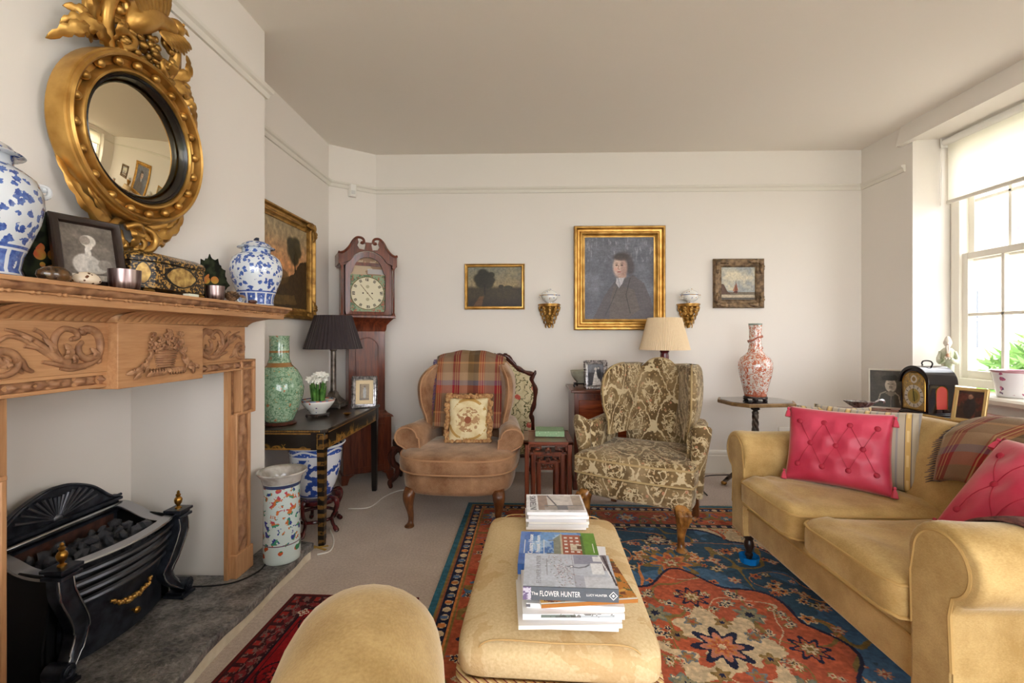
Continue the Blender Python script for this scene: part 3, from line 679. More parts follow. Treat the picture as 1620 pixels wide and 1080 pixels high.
def ginger_jar(name, label, loc, h, r, group, knob=True, ears=False):
    t = thing(name, label, 'jar', loc, group=group); m = bluewhite(5.0 / r, 0, h * .20)
    pr = [(.60, 0), (.66, .01), (.66, .03), (.64, .05), (.68, .14), (.80, .26), (.94, .40), (1.0, .52), (.98, .62), (.88, .71), (.70, .765), (.56, .79), (.54, .80), (.54, .86), (.50, .865)]
    B().lathe([(q * r, z * h) for q, z in pr], 40).build('body', m, t, smooth=180)
    lid = B().lathe([(.50 * r, .862 * h), (.70 * r, .862 * h), (.72 * r, .868 * h), (.70 * r, .876 * h), (.60 * r, .885 * h), (.52 * r, .925 * h), (.36 * r, .96 * h), (.14 * r, .978 * h), (.02 * r, .98 * h)], 36).build('lid', m, t, smooth=60)
    bb = B(); bb.ball((0, 0, .99 * h), (.12 * r, .09 * r, .02 * h), 10, 6); bb.ball((.03 * r, 0, 1.015 * h), (.09 * r, .07 * r, .018 * h), 10, 6); bb.ball((-.06 * r, .02 * r, 1.0 * h), .06 * r, 8, 6)
    bb.build('lid_knob', mat('dark_blue_glaze', (40, 46, 66), rough=.2), lid)
    if ears:
        for a in (1.25, 1.25 + pi):
            bb = B(); cx, cy = .86 * r * cos(a), .86 * r * sin(a)
            bb.tube(bz([(cx, cy, .72 * h), (1.12 * r * cos(a), 1.12 * r * sin(a), .72 * h), (1.14 * r * cos(a), 1.14 * r * sin(a), .66 * h), (.97 * r * cos(a), .97 * r * sin(a), .63 * h)], 5), .055 * r, 8)
            bb.ball((1.05 * r * cos(a), 1.05 * r * sin(a), .705 * h), .075 * r, 8, 6); bb.build('lug', m, t)
    return t
ginger_jar('ginger_jar', 'large lidded blue-and-white ginger jar at the left end of the mantel', (-1.19, .958, ZS), .312, .108, 'ginger jars on the mantel', ears=True)
ginger_jar('ginger_jar', 'smaller lidded blue-and-white ginger jar at the right end of the mantel', (-1.175, 1.975, ZS), .292, .104, 'ginger jars on the mantel')
# painted cut-out fans
def cutout(label, loc, w, h, seed, rz):
    t = thing('painted_cutout', label, 'ornament', loc, rz, 'dark cut-out ornaments on the mantel'); rnd = random.Random(seed)
    pts = []
    for i in range(64):
        a = -pi / 2 + 2 * pi * i / 64; r = 1 + .16 * abs(sin(i * pi / 6.0)) + .16 * rnd.random() * (i % 3 == 0)
        pts.append((w / 2 * cos(a) * r * (1.0 - .25 * max(0, sin(a))), h / 2 + h / 2 * max(-1, sin(a) * r if sin(a) > -.8 else -1.0)))
    zc = lambda z: max(0, z)
    def fn(g):
        x, y, z = g.xyz(); v = g.vor(26); c = g.vor(26, out='Color')
        core = ((x / (w * .30)) * (x / (w * .30)) + ((z - h * .38) / (h * .30)) * ((z - h * .38) / (h * .30))).lt(1.0)
        return g.mix((core * v.lt(.5)).clip(), g.mix(g.noise(30, 2).step(.45, .6), (20, 22, 16), (44, 50, 34)), g.mix(g.noise(20, 2).step(.4, .62), (176, 140, 60), (186, 84, 58)))
    m = mat('painted_black', fn=fn, rough=.8, spec=.12)
    B().prism([(x, zc(z)) for x, z in pts], -.003, .003, 'xzy').build('panel', m, t, smooth=0)
    B().prism([(-.004, 0), (.004, 0), (.004, h * .6), (-.004, h * .6)], 0.003, .03, 'xzy').build('strut', M['black'], t, smooth=0)
    return t
cutout('dark scallop-edged cut-out painted with fruit beside the large ginger jar', (-1.284, 1.196, ZS), .12, .18, 1, radians(84))
cutout('small dark scallop-edged cut-out painted with fruit right of the lacquer box', (-1.225, 1.755, ZS), .11, .165, 4, radians(62))
# framed engraving, leaning
def easel_frame(name, label, cat, loc, rz, w, h, prof, fm, cv, lean=12, mount=None, group=None, inner=.0):
    """a picture in a frame leaning back; front faces -y before rz; stands on its lower edge"""
    t = thing(name, label, cat, loc, rz, group); L = radians(-lean)
    fr = B().frame(-w / 2, 0, w / 2, h, prof).build('frame', fm, t, smooth=40, rot=(L, 0, 0)); d = prof_in(prof)
    B().box((-w / 2 + .002, .0005, .002), (w / 2 - .002, .005, h - .002)).build('backing', M['card'], t, smooth=0, rot=(L, 0, 0))
    if mount:
        B().box((-w / 2 + d - .003, -.003, d - .003), (w / 2 - d + .003, .0, h - d + .003)).build('mount', mount, t, smooth=0, rot=(L, 0, 0))
    e = d + inner
    p = painted(cv, lambda u, v: (-w / 2 + e + (w - 2 * e) * u, -.0036, e + (h - 2 * e) * v), 'picture', M['gloss'], t); p.rotation_euler = (L, 0, 0)
    st = B(); st.box((-.012, 0, 0), (.012, .003, h * .72)).build('strut', M['card'], t, smooth=0, loc=(0, h * .70 * sin(-L) + .022 + h * .10, 0), rot=(radians(16), 0, 0)) if lean > 9 else None
    return t
def prof_in(p): return max(q[0] for q in p)
FLAT = lambda w, d: [(0, -.004), (0, d * .7), (w * .2, d), (w * .5, d * .8), (w * .8, d * .85), (w, d * .4), (w, -.004)]
cv = Canvas(60, 76, (112, 104, 96)); cv.grain(.25, 4, 5, 1)
cv.put(cv.y < .1, (196, 188, 176)); cv.ell(.5, .72, .15, .11, (206, 200, 190)); cv.ell(.5, .64, .075, .085, (214, 206, 196)); cv.ell(.44, .73, .10, .08, (150, 140, 130)); cv.ell(.47, .5, .06, .12, (210, 204, 196)); cv.ell(.42, .28, .26, .2, (196, 190, 182)); cv.ell(.62, .26, .2, .13, (178, 172, 164)); cv.ell(.78, .3, .14, .1, (140, 132, 124)); cv.grain(.18, 24, 24, 5)
easel_frame('engraving_frame', 'dark framed grey engraving of a seated woman leaning on the mantel', 'picture', (-1.21, 1.252, ZS + .002), radians(70), .165, .205, FLAT(.022, .014), M['dark'], cv, lean=13)
# trinkets
tag(B().lathe([(.02, 0), (.028, .002), (.033, .012), (.031, .022), (.022, .030), (.010, .034), (.001, .035)], 24, sq=.75).build('lidded_dish', mat('tortoiseshell', fn=mottled((24, 14, 10), (96, 66, 34), 50), rough=.15, coat=.5), loc=(-1.115, 1.055, ZS), rot=(0, 0, 1.2)), 'small dark tortoiseshell oval box on the mantel by the large jar', 'box')
sh = B().lathe([(.001, 0), (.02, .001), (.03, .006), (.032, .012), (.028, .022), (.018, .030), (.006, .033), (.001, .0335)], 28, sq=.72, mod=lambda a, z: 1 - .12 * (abs(((a + pi) % (2 * pi)) - pi) < .5))
tag(sh.build('cowrie_shell', mat('cowrie', fn=lambda g: g.mix(g.vor(95).lt(.30), (214, 196, 172), (88, 50, 30)), rough=.15, coat=.5), loc=(-1.122, 1.142, ZS), rot=(0, 0, 1.3), smooth=180), 'brown-spotted cowrie shell in front of the engraving', 'shell')
M['beaker'] = mat('tarnished_silver', fn=lambda g: g.mix((g.noise(9, 2, st=(8, 8, .6))).step(.4, .6), (92, 68, 66), (168, 150, 146)), rough=.32, metal=.9)
for lab, y, r, h in (('larger tarnished silver beaker in front of the engraving frame', 1.268, .038, .056), ('smaller tarnished silver beaker right of the lacquer box', 1.648, .031, .052)):
    tag(B().lathe([(r * .8, 0), (r * .92, .003), (r * .98, h * .4), (r, h), (r * .94, h), (r * .9, h * .4), (r * .7, .006), (.001, .006)], 32).build('silver_beaker', M['beaker'], loc=(-1.135, y, ZS), smooth=60), lab, 'beaker', 'silver beakers on the mantel')
# lacquer box
lb = thing('lacquer_box', 'black and gold canted lacquer box with painted cartouches on the mantel', 'box', (-1.215, 1.49, ZS), radians(90))
def canted(w, d, c): return [(-w / 2 + c, -d / 2), (w / 2 - c, -d / 2), (w / 2, -d / 2 + c), (w / 2, d / 2 - c), (w / 2 - c, d / 2), (-w / 2 + c, d / 2), (-w / 2, d / 2 - c), (-w / 2, -d / 2 + c)]
def lacq(g):
    x, y, z = g.xyz(); n = g.noise(150, 3); v = g.vor(70)
    gold = (n + v * .3).gt(.70)
    return g.mix(gold, (24, 16, 16), (176, 136, 70))
M['lacqgold'] = mat('gilt_lacquer', fn=lacq, rough=.3, coat=.3)
M['goldleaf'] = mat('gold_panel', fn=mottled((128, 92, 44), (206, 172, 102), 45), rough=.4, metal=.3)
body = B().prism(canted(.30, .15, .042), .016, .098, 'xyz').build('body', M['lacqgold'], lb, bev=.002)
lid = B().loft([[(x, y, z) for x, y in canted(.304 - a, .154 - a, .042 - a * .2)] for a, z in ((0, .100), (0, .112), (.012, .120), (.05, .130), (.10, .133))]).build('lid', M['lacqgold'], lb, smooth=30)
for (cx, cy, rz, w) in ((0, -.0755, 0, .12), (-.1295, -.0545, -radians(45), .036), (.1295, -.0545, radians(45), .036), (-.1505, 0, -radians(90), .045), (.1505, 0, radians(90), .045)):
    pts = [(w * .5 * (1 if abs(cos(a)) > .5 else .9) * cos(a) * (1 + .06 * cos(6 * a)), .062 + .03 * sin(a) * (1 + .06 * cos(4 * a))) for a in [2 * pi * i / 36 for i in range(36)]]
    pts2 = [(x * 1.14, .062 + (z - .062) * 1.14) for x, z in pts]
    B().prism(pts2, -.0012, .001, 'xzy').build('cartouche_border', M['black'], body, smooth=0, loc=(cx, cy, 0), rot=(0, 0, rz))
    B().prism(pts, -.002, .001, 'xzy').build('cartouche', M['goldleaf'], body, smooth=0, loc=(cx, cy, 0), rot=(0, 0, rz))
for (x, y) in ((-.11, -.055), (.11, -.055), (-.11, .055), (.11, .055)):
    bb = B(); bb.ball((x, y, .008), (.02, .016, .0085), 10, 6); bb.build('foot', M['giltd'], lb)
tag(B().box((-.02, -.012, 0), (.02, .012, .009)).build('paper_slip', mat('pale_paper', (206, 208, 190), rough=.7), loc=(-1.115, 1.50, ZS), rot=(0, 0, 1.5), bev=.001), 'small pale paper packet under the front of the lacquer box', 'paper')
bb = B(); rnd = random.Random(8)
for k in range(7):
    for j in range(9):
        a = 2 * pi * j / 9 + k * .35; z = .004 + .005 * k; r = .021 * sin(pi * (k + 1.2) / 9); leaf(bb, [(r * .4 * cos(a), r * .4 * sin(a), z), (r * cos(a), r * sin(a), z + .002), (r * 1.25 * cos(a), r * 1.25 * sin(a), z + .006)], .012, (0, 0, 1), 1, 0, n=4)
bb.lathe([(.006, 0), (.010, .004), (.010, .035), (.003, .042)], 10)
tag(bb.build('pine_cone', mat('cone_scales', fn=mottled((60, 40, 26), (128, 94, 62), 60), rough=.7), loc=(-1.128, 1.735, ZS)), 'brown pine cone on the mantel left of the small ginger jar', 'pine cone')
tag(B().ball((0, 0, .0165), .0165, 20, 12).build('glass_marble', mat('clear_glass', (235, 238, 240), rough=.03, trans=1.0), loc=(-1.122, 1.785, ZS), smooth=180), 'clear glass ball on the mantel beside the pine cone', 'glass ball')
tag(B().ball((0, 0, .009), (.022, .014, .009), 16, 8).build('polished_pebble', mat('brown_agate', (74, 40, 30), rough=.12, coat=.4), loc=(-1.113, 1.845, ZS), rot=(0, 0, 1.4), smooth=180), 'flat dark brown pebble at the foot of the small ginger jar', 'pebble')
tag(B().prism([(-.022, 0), (.022, 0), (.012, .045), (-.018, .05)], -.001, .001, 'xzy').build('place_card', M['paper'], loc=(-1.15, 1.69, ZS), rot=(radians(-8), 0, radians(60)), smooth=0), 'white card propped between small beaker and pine cone', 'card')
# ---------------------------------------------------------------- pictures on the walls (front faces -y before rz)
def wall_picture(name, label, loc, rz, w, h, prof, fm, cv, corner=0.0, cat='painting', slip=None):
    t = thing(name, label, cat, loc, rz); d = prof_in(prof)
    fr = B().frame(-w / 2, -h / 2, w / 2, h / 2, prof).build('frame', fm, t, smooth=40)
    if slip: B().frame(-w / 2 + d - .004, -h / 2 + d - .004, w / 2 - d + .004, h / 2 - d + .004, [(0, 0), (0, .012), (.006, .014), (.012, .008), (.012, 0)]).build('slip', slip, t, smooth=40)
    e = d - .002
    painted(cv, lambda u, v: (-w / 2 + e + (w - 2 * e) * u, -.006, -h / 2 + e + (h - 2 * e) * v), 'canvas', M['oil'], t)
    B().box((-w / 2 + .006, -.004, -h / 2 + .006), (w / 2 - .006, -.0005, h / 2 - .006)).build('backing', M['card'], t, smooth=0)
    if corner:
        top = max(p[1] for p in prof)
        for sx in (-1, 1):
            for sz in (-1, 1):
                b = B(); cx, cz = sx * (w / 2 - d * .5), sz * (h / 2 - d * .5)
                leaf(b, [(cx, -top * .9, cz), (cx - sx * corner * .5, -top * 1.15, cz + sz * d * .1), (cx - sx * corner, -top * .9, cz)], d * .8, (0, -1, 0), 4, .3)
                leaf(b, [(cx, -top * .9, cz), (cx + sx * d * .1, -top * 1.15, cz - sz * corner * .5), (cx, -top * .9, cz - sz * corner)], d * .8, (0, -1, 0), 4, .3)
                b.ball((cx, -top, cz), (d * .38, d * .2, d * .38), 8, 6); b.build('corner_ornament', fm, fr, smooth=60)
    return t
GOLDP = lambda w, d: [(0, 0), (0, d * .75), (w * .10, d), (w * .22, d), (w * .34, d * .62), (w * .50, d * .55), (w * .60, d * .72), (w * .70, d * .72), (w * .85, d * .38), (w, d * .30), (w, 0)]
# portrait of a man; colours raised to paint in the sheen on the canvas
cv = Canvas(150, 172, (96, 98, 108)); n1 = cv.noise(6, 8, 3); n2 = cv.noise(40, 14, 4)
cv.put(np.clip((n1 - .35) * 2.2, 0, 1), (122, 124, 134)); cv.put(np.clip((cv.y - .55) * 2, 0, 1) * n2, (128, 130, 140), .55); cv.put(np.clip(.35 - cv.y, 0, 1), (80, 78, 92), 1)
cv.put(np.clip((n2 - .62) * 6, 0, 1) * (cv.y > .7), (168, 170, 178), .6)
cv.poly([(.12, 0), (.30, .30), (.40, .42), (.47, .50), (.60, .50), (.70, .54), (.86, .44), (.95, .26), (1, .1), (1, 0)], (92, 86, 88), .9)
cv.poly([(.42, .40), (.56, .40), (.72, .36), (.80, .12), (.6, 0), (.36, 0), (.38, .25)], (108, 96, 88), .6)
cv.line([(.5, .44), (.40, .22), (.30, .05)], .006, (60, 58, 62), .6); cv.line([(.66, .50), (.60, .30), (.66, .08)], .008, (58, 54, 54), .6)
cv.ell(.57, .70, .12, .12, (84, 78, 78), .9, .5); cv.ell(.66, .63, .06, .09, (80, 74, 76), .9, .6)
cv.ell(.515, .63, .10, .13, (186, 158, 148), 1, .35); cv.ell(.475, .66, .06, .09, (216, 188, 170), .7, .6); cv.ell(.53, .76, .11, .045, (70, 62, 60), .9, .5)
cv.ell(.545, .53, .06, .035, (178, 146, 132), 1, .4); cv.ell(.575, .62, .045, .10, (164, 126, 112), .5, .8)
for ex in (.465, .54): cv.ell(ex, .66, .018, .009, (74, 56, 52), .9, .5); cv.ell(ex, .683, .026, .006, (104, 82, 74), .8, .5)
cv.line([(.495, .655), (.485, .615), (.505, .608)], .006, (150, 110, 98), .8); cv.ell(.50, .578, .03, .008, (150, 86, 82), .9, .5); cv.ell(.455, .61, .025, .02, (208, 150, 136), .6, .8)
cv.poly([(.46, .50), (.58, .51), (.55, .44), (.50, .38), (.455, .44)], (190, 186, 190), .95); cv.line([(.49, .49), (.51, .42), (.50, .39)], .01, (150, 148, 156), .8)
cv.grain(.14, 70, 80, 9); cv.grain(.10, 12, 60, 12)
wall_picture('portrait_painting', 'large portrait of a man in a brown coat in a stepped gold frame', (.807, YB - .002, 1.635), 0, .762, .874, GOLDP(.092, .05), M['gilt'], cv)
# small landscape
cv = Canvas(110, 82, (140, 122, 90)); cv.put(np.clip((cv.y - .45) * 2, 0, 1), (126, 122, 104)); cv.put(np.clip(cv.noise(5, 4, 2) - .4, 0, 1) * 2 * (cv.y > .4), (186, 160, 104), .7); cv.put(np.clip((.52 - cv.y) * 14, 0, 1), (62, 52, 34)); cv.put(np.clip((.25 - cv.y) * 5, 0, 1), (44, 32, 24), .8)
for cx, cy, r in ((.22, .70, .13), (.35, .76, .12), (.28, .84, .11), (.42, .66, .10), (.25, .58, .12), (.38, .56, .11), (.31, .68, .14), (.44, .80, .07)): cv.ell(cx, cy, r * .85, r, (40, 36, 22), .95, .4)
cv.line([(.31, .55), (.32, .30)], .014, (36, 28, 18)); cv.poly([(.1, 0), (.22, .25), (.3, .25), (.26, 0)], (110, 74, 44), .8); cv.ell(.62, .5, .05, .05, (52, 46, 30)); cv.ell(.75, .48, .08, .05, (60, 54, 36)); cv.grain(.25, 40, 30, 3)
wall_picture('landscape_painting', 'small dark landscape of a leafy tree in a narrow gilt frame', (-.244, YB - .002, 1.567), 0, .51, .387, FLAT(.028, .026), M['gilt'], cv)
# ship
cv = Canvas(90, 90, (150, 152, 150)); n = cv.noise(3, 3, 6); cv.put(np.clip((n - .4) * 4, 0, 1) * (cv.y > .3), (206, 196, 170)); cv.put(np.clip((cv.y - .8) * 4, 0, 1), (128, 140, 152), .7); cv.put(cv.y < .26, (112, 100, 84)); cv.put((cv.y < .18) & (cv.y > .10), (202, 186, 160), .8); cv.put(cv.y < .10, (92, 84, 74)); cv.poly([(0, .2), (0, .5), (.1, .48), (.2, .28), (.3, .2)], (94, 72, 60))
cv.poly([(.36, .24), (.46, .22), (.5, .28), (.40, .29)], (84, 46, 36)); cv.poly([(.41, .28), (.44, .55), (.50, .30)], (150, 84, 62)); cv.line([(.43, .28), (.44, .58)], .008, (90, 60, 46)); cv.poly([(.35, .28), (.42, .48), (.42, .28)], (166, 110, 84)); cv.grain(.16, 30, 30, 2)
wall_picture('seascape_painting', 'small seascape with a red-sailed boat in an ornate bronze frame', (1.80, YB - .002, 1.588), 0, .417, .413, [(0, 0), (0, .02), (.008, .034), (.03, .03), (.042, .018), (.058, .016), (.062, .008), (.062, 0)], M['bronze'], cv, corner=.10, slip=M['bronze'])
# alcove landscape
cv = Canvas(110, 92, (186, 150, 110)); cv.put(np.clip((cv.y - .5) * 1.6, 0, 1), (150, 138, 106)); cv.put(np.clip(1 - np.abs(cv.y - .5) * 3, 0, 1), (206, 142, 92), .8)
cv.poly([(1, .62), (.86, .58), (.74, .42), (.6, .36), (.4, .30), (0, .28), (0, 0), (1, 0)], (62, 46, 28)); cv.ell(.45, .36, .2, .1, (96, 72, 40), .8)
for cx, cy, r in ((.72, .70, .10), (.78, .78, .09), (.68, .78, .07), (.76, .62, .08), (.83, .70, .06)): cv.ell(cx, cy, r, r * 1.1, (58, 50, 26), .95, .4)
cv.line([(.75, .65), (.77, .45)], .012, (50, 38, 20)); cv.poly([(.2, .12), (.75, .16), (.8, .05), (.25, .02)], (118, 92, 52), .7); cv.grain(.3, 30, 24, 7)
wall_picture('alcove_painting', 'large golden-sky landscape in a broad gilt frame in the alcove', (XL + .002, 2.90, 1.615), radians(90), .85, .705, GOLDP(.075, .045), M['giltd'], cv, corner=.10)

# ---------------------------------------------------------------- gilt wall brackets with lidded porcelain bowls
def bracket(label, x):
    t = thing('wall_bracket', label, 'bracket', (x, YB - .001, 1.21), group='gilt wall brackets')
    half = [(.095 * cos(a), -.008 - .115 * sin(a)) for a in [pi * i / 14 for i in range(15)]]
    b = B().prism(half, .195, .207, 'xyz').prism([(p * .92, q * .92) for p, q in half], .185, .195, 'xyz'); b.build('shelf', M['gilt'], t, bev=.002)
    b = B(); rnd = random.Random(int(x * 100))
    b.loft([[(r * cos(a), -.004 - r * 1.0 * sin(a), z) for a in [pi * i / 10 for i in range(11)]] for r, z in ((.075, .185), (.06, .15), (.045, .11), (.032, .07), (.02, .035), (.006, .005))])
    for k in range(5):
        z = .175 - .034 * k; r = .08 - .014 * k
        for i in range(5 - k // 2):
            a = pi * (i + .5) / (5 - k // 2)
            c = Vector((r * cos(a) * .9, -.004 - r * sin(a) * .9, z)); o = Vector((cos(a), -sin(a), 0))
            leaf(b, [c, c + o * .014 + Vector((0, 0, -.012)), c + o * .012 + Vector((0, 0, -.034))], .040 - .003 * k, o, 3, .3); b.ball(tuple(c + o * .012), .014 - .0016 * k, 8, 6)
    b.build('carving', M['gilt'], t, smooth=60)
def tureen(label, x, m):
    t = thing('porcelain_tureen', label, 'bowl', (x, YB - .065, 1.4175), group='lidded bowls on brackets'); t.scale = (1.1, 1.0, 1.22)
    B().lathe([(.026, 0), (.028, .004), (.022, .009), (.05, .025), (.06, .045), (.058, .058), (.054, .060)], 32, sq=.8).build('bowl', m, t)
    lid = B().lathe([(.062, .059), (.060, .066), (.045, .082), (.022, .092), (.006, .094), (.001, .0945)], 32, sq=.8).build('lid', m, t)
    b = B(); b.tube([(.012 * cos(a), 0, .094 + .012 * sin(a)) for a in [pi * i / 8 for i in range(9)]], .003, 7); b.build('lid_handle', m, lid)
    for s in (-1, 1): B().tube(bz([(s * .056, 0, .05), (s * .074, 0, .058), (s * .076, 0, .042), (s * .054, 0, .03)], 5), .003, 7).build('handle', m, t)
pm = lambda c, d: mat('painted_porcelain', fn=lambda g: g.mix((g.vor(60).lt(.25) * g.noise(25, 2).gt(.48)).mx((g.xyz()[2] - .058).abs().lt(.0022)), (232, 230, 224), g.mix(g.noise(40, 1).gt(.5), c, d)), rough=.12, coat=.5)
bracket('carved gilt wall bracket left of the large portrait', .219); bracket('carved gilt wall bracket right of the large portrait', 1.382)
tureen('white lidded porcelain bowl with blue sprigs on the left gilt bracket', .219, pm((60, 70, 130), (176, 130, 60)))
tureen('white lidded porcelain bowl with gold scrolls on the right gilt bracket', 1.382, pm((176, 126, 60), (96, 110, 160)))
t = thing('motion_sensor', 'white motion sensor high on the angled corner wall', 'sensor', (-1.425, 3.7525, 2.30), radians(35.7))
B().loft([[(x * w, -.001 - d * (1 - .0), z) for x, d in ((-1, 0), (-1, .022), (-.6, .036), (.6, .036), (1, .022), (1, 0))] for w, z in ((.028, 0), (.031, .01), (.031, .09), (.028, .10))]).build('case', M['wplastic'], t, smooth=40)
B().box((-.016, -.040, .02), (.016, -.034, .05)).build('lens', mat('lens_plastic', (214, 212, 208), rough=.2), t, bev=.003)
for lab, x, z in (('white double socket on the back wall behind the velvet armchair', -1.02, .285), ('white double socket low on the back wall beside the sofa', 2.21, .30)):
    t = thing('wall_socket', lab, 'socket', (x, YB, z), group='wall sockets')
    B().box((-.073, -.011, 0), (.073, -.0005, .086)).build('plate', M['wplastic'], t, bev=.004)
    for s in (-1, 1): B().box((s * .036 - .008, -.0135, .062), (s * .036 + .008, -.010, .072)).build('switch', M['wplastic'], t)
# ---------------------------------------------------------------- longcase clock
ck = thing('longcase_clock', 'mahogany longcase clock with painted dial and swan-neck pediment', 'clock', (-1.268, 3.632, 0), radians(30))
B().box((-.185, -.085, .07), (.185, .095, .50)).build('base', M['mahog'], ck, bev=.004)
B().box((-.13, -.0885, .12), (.13, -.082, .45)).build('base_panel', M['mahog'], ck, bev=.006)
for s in (-1, 1):
    B().prism([(s * .20, 0), (s * .155, 0), (s * .14, .05), (s * .10, .075), (s * .20, .075)], -.1, -.06, 'xzy').build('bracket_foot', M['mahog'], ck)
    B().box((s * .2 - (.02 if s > 0 else 0), -.06, 0), (s * .2 + (.02 if s < 0 else 0), .095, .072)).build('side_foot', M['mahog'], ck)
B().loft([[(x * w, -d if y else .09, z) for x, y in ((-1, 1), (1, 1), (1, 0), (-1, 0))] for w, d, z in ((.20, .1, .50), (.19, .09, .515), (.16, .068, .53), (.145, .06, .55))]).build('base_moulding', M['mahog'], ck, smooth=30)
B().box((-.14, -.056, .54), (.14, .09, 1.20)).build('trunk', M['mahog'], ck, bev=.003)
door = [(-.085, .60), (.085, .60), (.085, 1.05)] + [(.085 * cos(a), 1.05 + .085 * sin(a)) for a in [pi * i / 12 for i in range(1, 12)]] + [(-.085, 1.05)]
dr = B().prism(door, -.066, -.056, 'xzy').build('trunk_door', M['mahog'], ck, bev=.003)
B().tube([(x, -.066, z) for x, z in door], .005, 6, closed=True).build('door_moulding', M['mahog'], dr)
B().loft([[(x * w, -d if y else .09, z) for x, y in ((-1, 1), (1, 1), (1, 0), (-1, 0))] for w, d, z in ((.142, .058, 1.185), (.148, .062, 1.20), (.152, .068, 1.235), (.172, .088, 1.262), (.195, .108, 1.285), (.205, .115, 1.29))]).build('throat_moulding', M['mahog'], ck, smooth=30)
B().box((-.212, -.122, 1.288), (.212, .092, 1.312)).build('hood_sill', M['mahog'], ck, bev=.005)
hs = B().box((-.19, -.085, 1.31), (-.178, .09, 1.72)).box((.178, -.085, 1.31), (.19, .09, 1.72)).box((-.19, .08, 1.31), (.19, .09, 1.74)).box((-.19, -.085, 1.70), (.19, .09, 1.715)); hs.build('hood_case', M['mahog'], ck)
arch = lambda r, n=14: [(r * cos(a), 1.655 + r * sin(a)) for a in [pi * i / n for i in range(n + 1)]]
# hood door: arched frame around the dial
outer = [(-.172, 1.315), (.172, 1.315), (.172, 1.70)] + [(.15 * cos(a), 1.665 + .145 * sin(a)) for a in [pi * i / 14 for i in range(2, 13)]] + [(-.172, 1.70)]
inner = [(-.135, 1.34), (.135, 1.34), (.135, 1.63), (.12, 1.645)] + arch(.112)[1:-1] + [(-.12, 1.645), (-.135, 1.63)]
def ring_prism(b, o, i, y0, y1, n=64):
    def resamp(p):
        c = Vector((0, 1.52)); out = []
        for k in range(n):
            a = 2 * pi * k / n + .01; d = Vector((cos(a), sin(a))); best = 0
            for q in range(len(p)):
                A0, A1 = Vector(p[q]) - c, Vector(p[(q + 1) % len(p)]) - c; e = A1 - A0; den = d.x * e.y - d.y * e.x
                if abs(den) < 1e-9: continue
                t = (A0.x * e.y - A0.y * e.x) / den; u = (A0.x * d.y - A0.y * d.x) / den
                if t > 0 and -1e-6 <= u <= 1 + 1e-6: best = max(best, t)
            out.append((c + d * best))
        return out
    O, I = resamp(o), resamp(i)
    return b.loft([[(O[k].x, y1, O[k].y), (O[k].x, y0, O[k].y), (I[k].x, y0 + .004, I[k].y), (I[k].x, y1, I[k].y)] for k in range(n)], closed=True)
ring_prism(B(), outer, inner, -.108, -.088).build('hood_door', M['mahog'], ck, smooth=40)
cv = Canvas(96, 150, (220, 212, 182)); W, Hh = .27, .43
def dxy(): return (cv.x - .5) * W, (cv.y) * Hh
dx, dz = dxy(); R = np.hypot(dx, dz - .148)
cv.put(R > .128, (146, 160, 128)); cv.put((R > .128) & (cv.noise(14, 18, 2) > .52), (96, 122, 92)); cv.put((R > .135) & (cv.noise(22, 28, 5) > .62), (176, 110, 84))
cv.put(np.abs(R - .128) < .003, (112, 96, 56)); cv.put(dz > .292, (188, 168, 140)); cv.put((dz > .292) & (cv.noise(4, 6, 8) > .5), (150, 120, 96)); cv.put((dz > .30) & (dz < .34) & (dx > 0), (190, 196, 206), .7)
for k in range(12):
    a = pi / 2 - 2 * pi * k / 12
    for q in range(-1, 2 if k % 3 else 3):
        aa = a + q * .065; cv.line([(.5 + .098 * cos(aa) / W, (.148 + .098 * sin(aa)) / Hh), (.5 + .117 * cos(aa) / W, (.148 + .117 * sin(aa)) / Hh)], .0085, (52, 44, 38), .9, asp=Hh / W)
for a, L in ((2.25, .085), (-.85, .06)): cv.line([(.5, .148 / Hh), (.5 + L * cos(a) / W, (.148 + L * sin(a)) / Hh)], .008, (96, 74, 50), 1, asp=Hh / W)
for q in (-.035, .035): cv.ell(.5 + q / W, .148 / Hh, .022, .014, (60, 44, 30))
cv.ell(.5, .148 / Hh, .02, .0126, (120, 90, 50)); cv.ell(.5, .10 / Hh, .05, .03, (176, 168, 136)); cv.ell(.5, .2 / Hh, .05, .03, (176, 168, 136))
painted(cv, lambda u, v: (-.135 + .27 * u, -.075, 1.338 + .43 * v * (1 if v < 2 else 1)), 'dial', M['print'], ck)
B().box((-.17, -.0785, 1.32), (.17, -.0765, 1.32 + .001)).build('dial_ledge', M['mahog'], ck)
for s in (-1, 1):
    B().lathe([(.012, 0), (.012, .012), (.008, .02), (.0085, .18), (.007, .36), (.012, .375), (.012, .385)], 12, (s * .197, -.108, 1.312)).build('hood_column', M['mahog'], ck)
    B().box((s * .197 - .014, -.12, 1.69), (s * .197 + .014, .09, 1.71)).build('column_block', M['mahog'], ck)
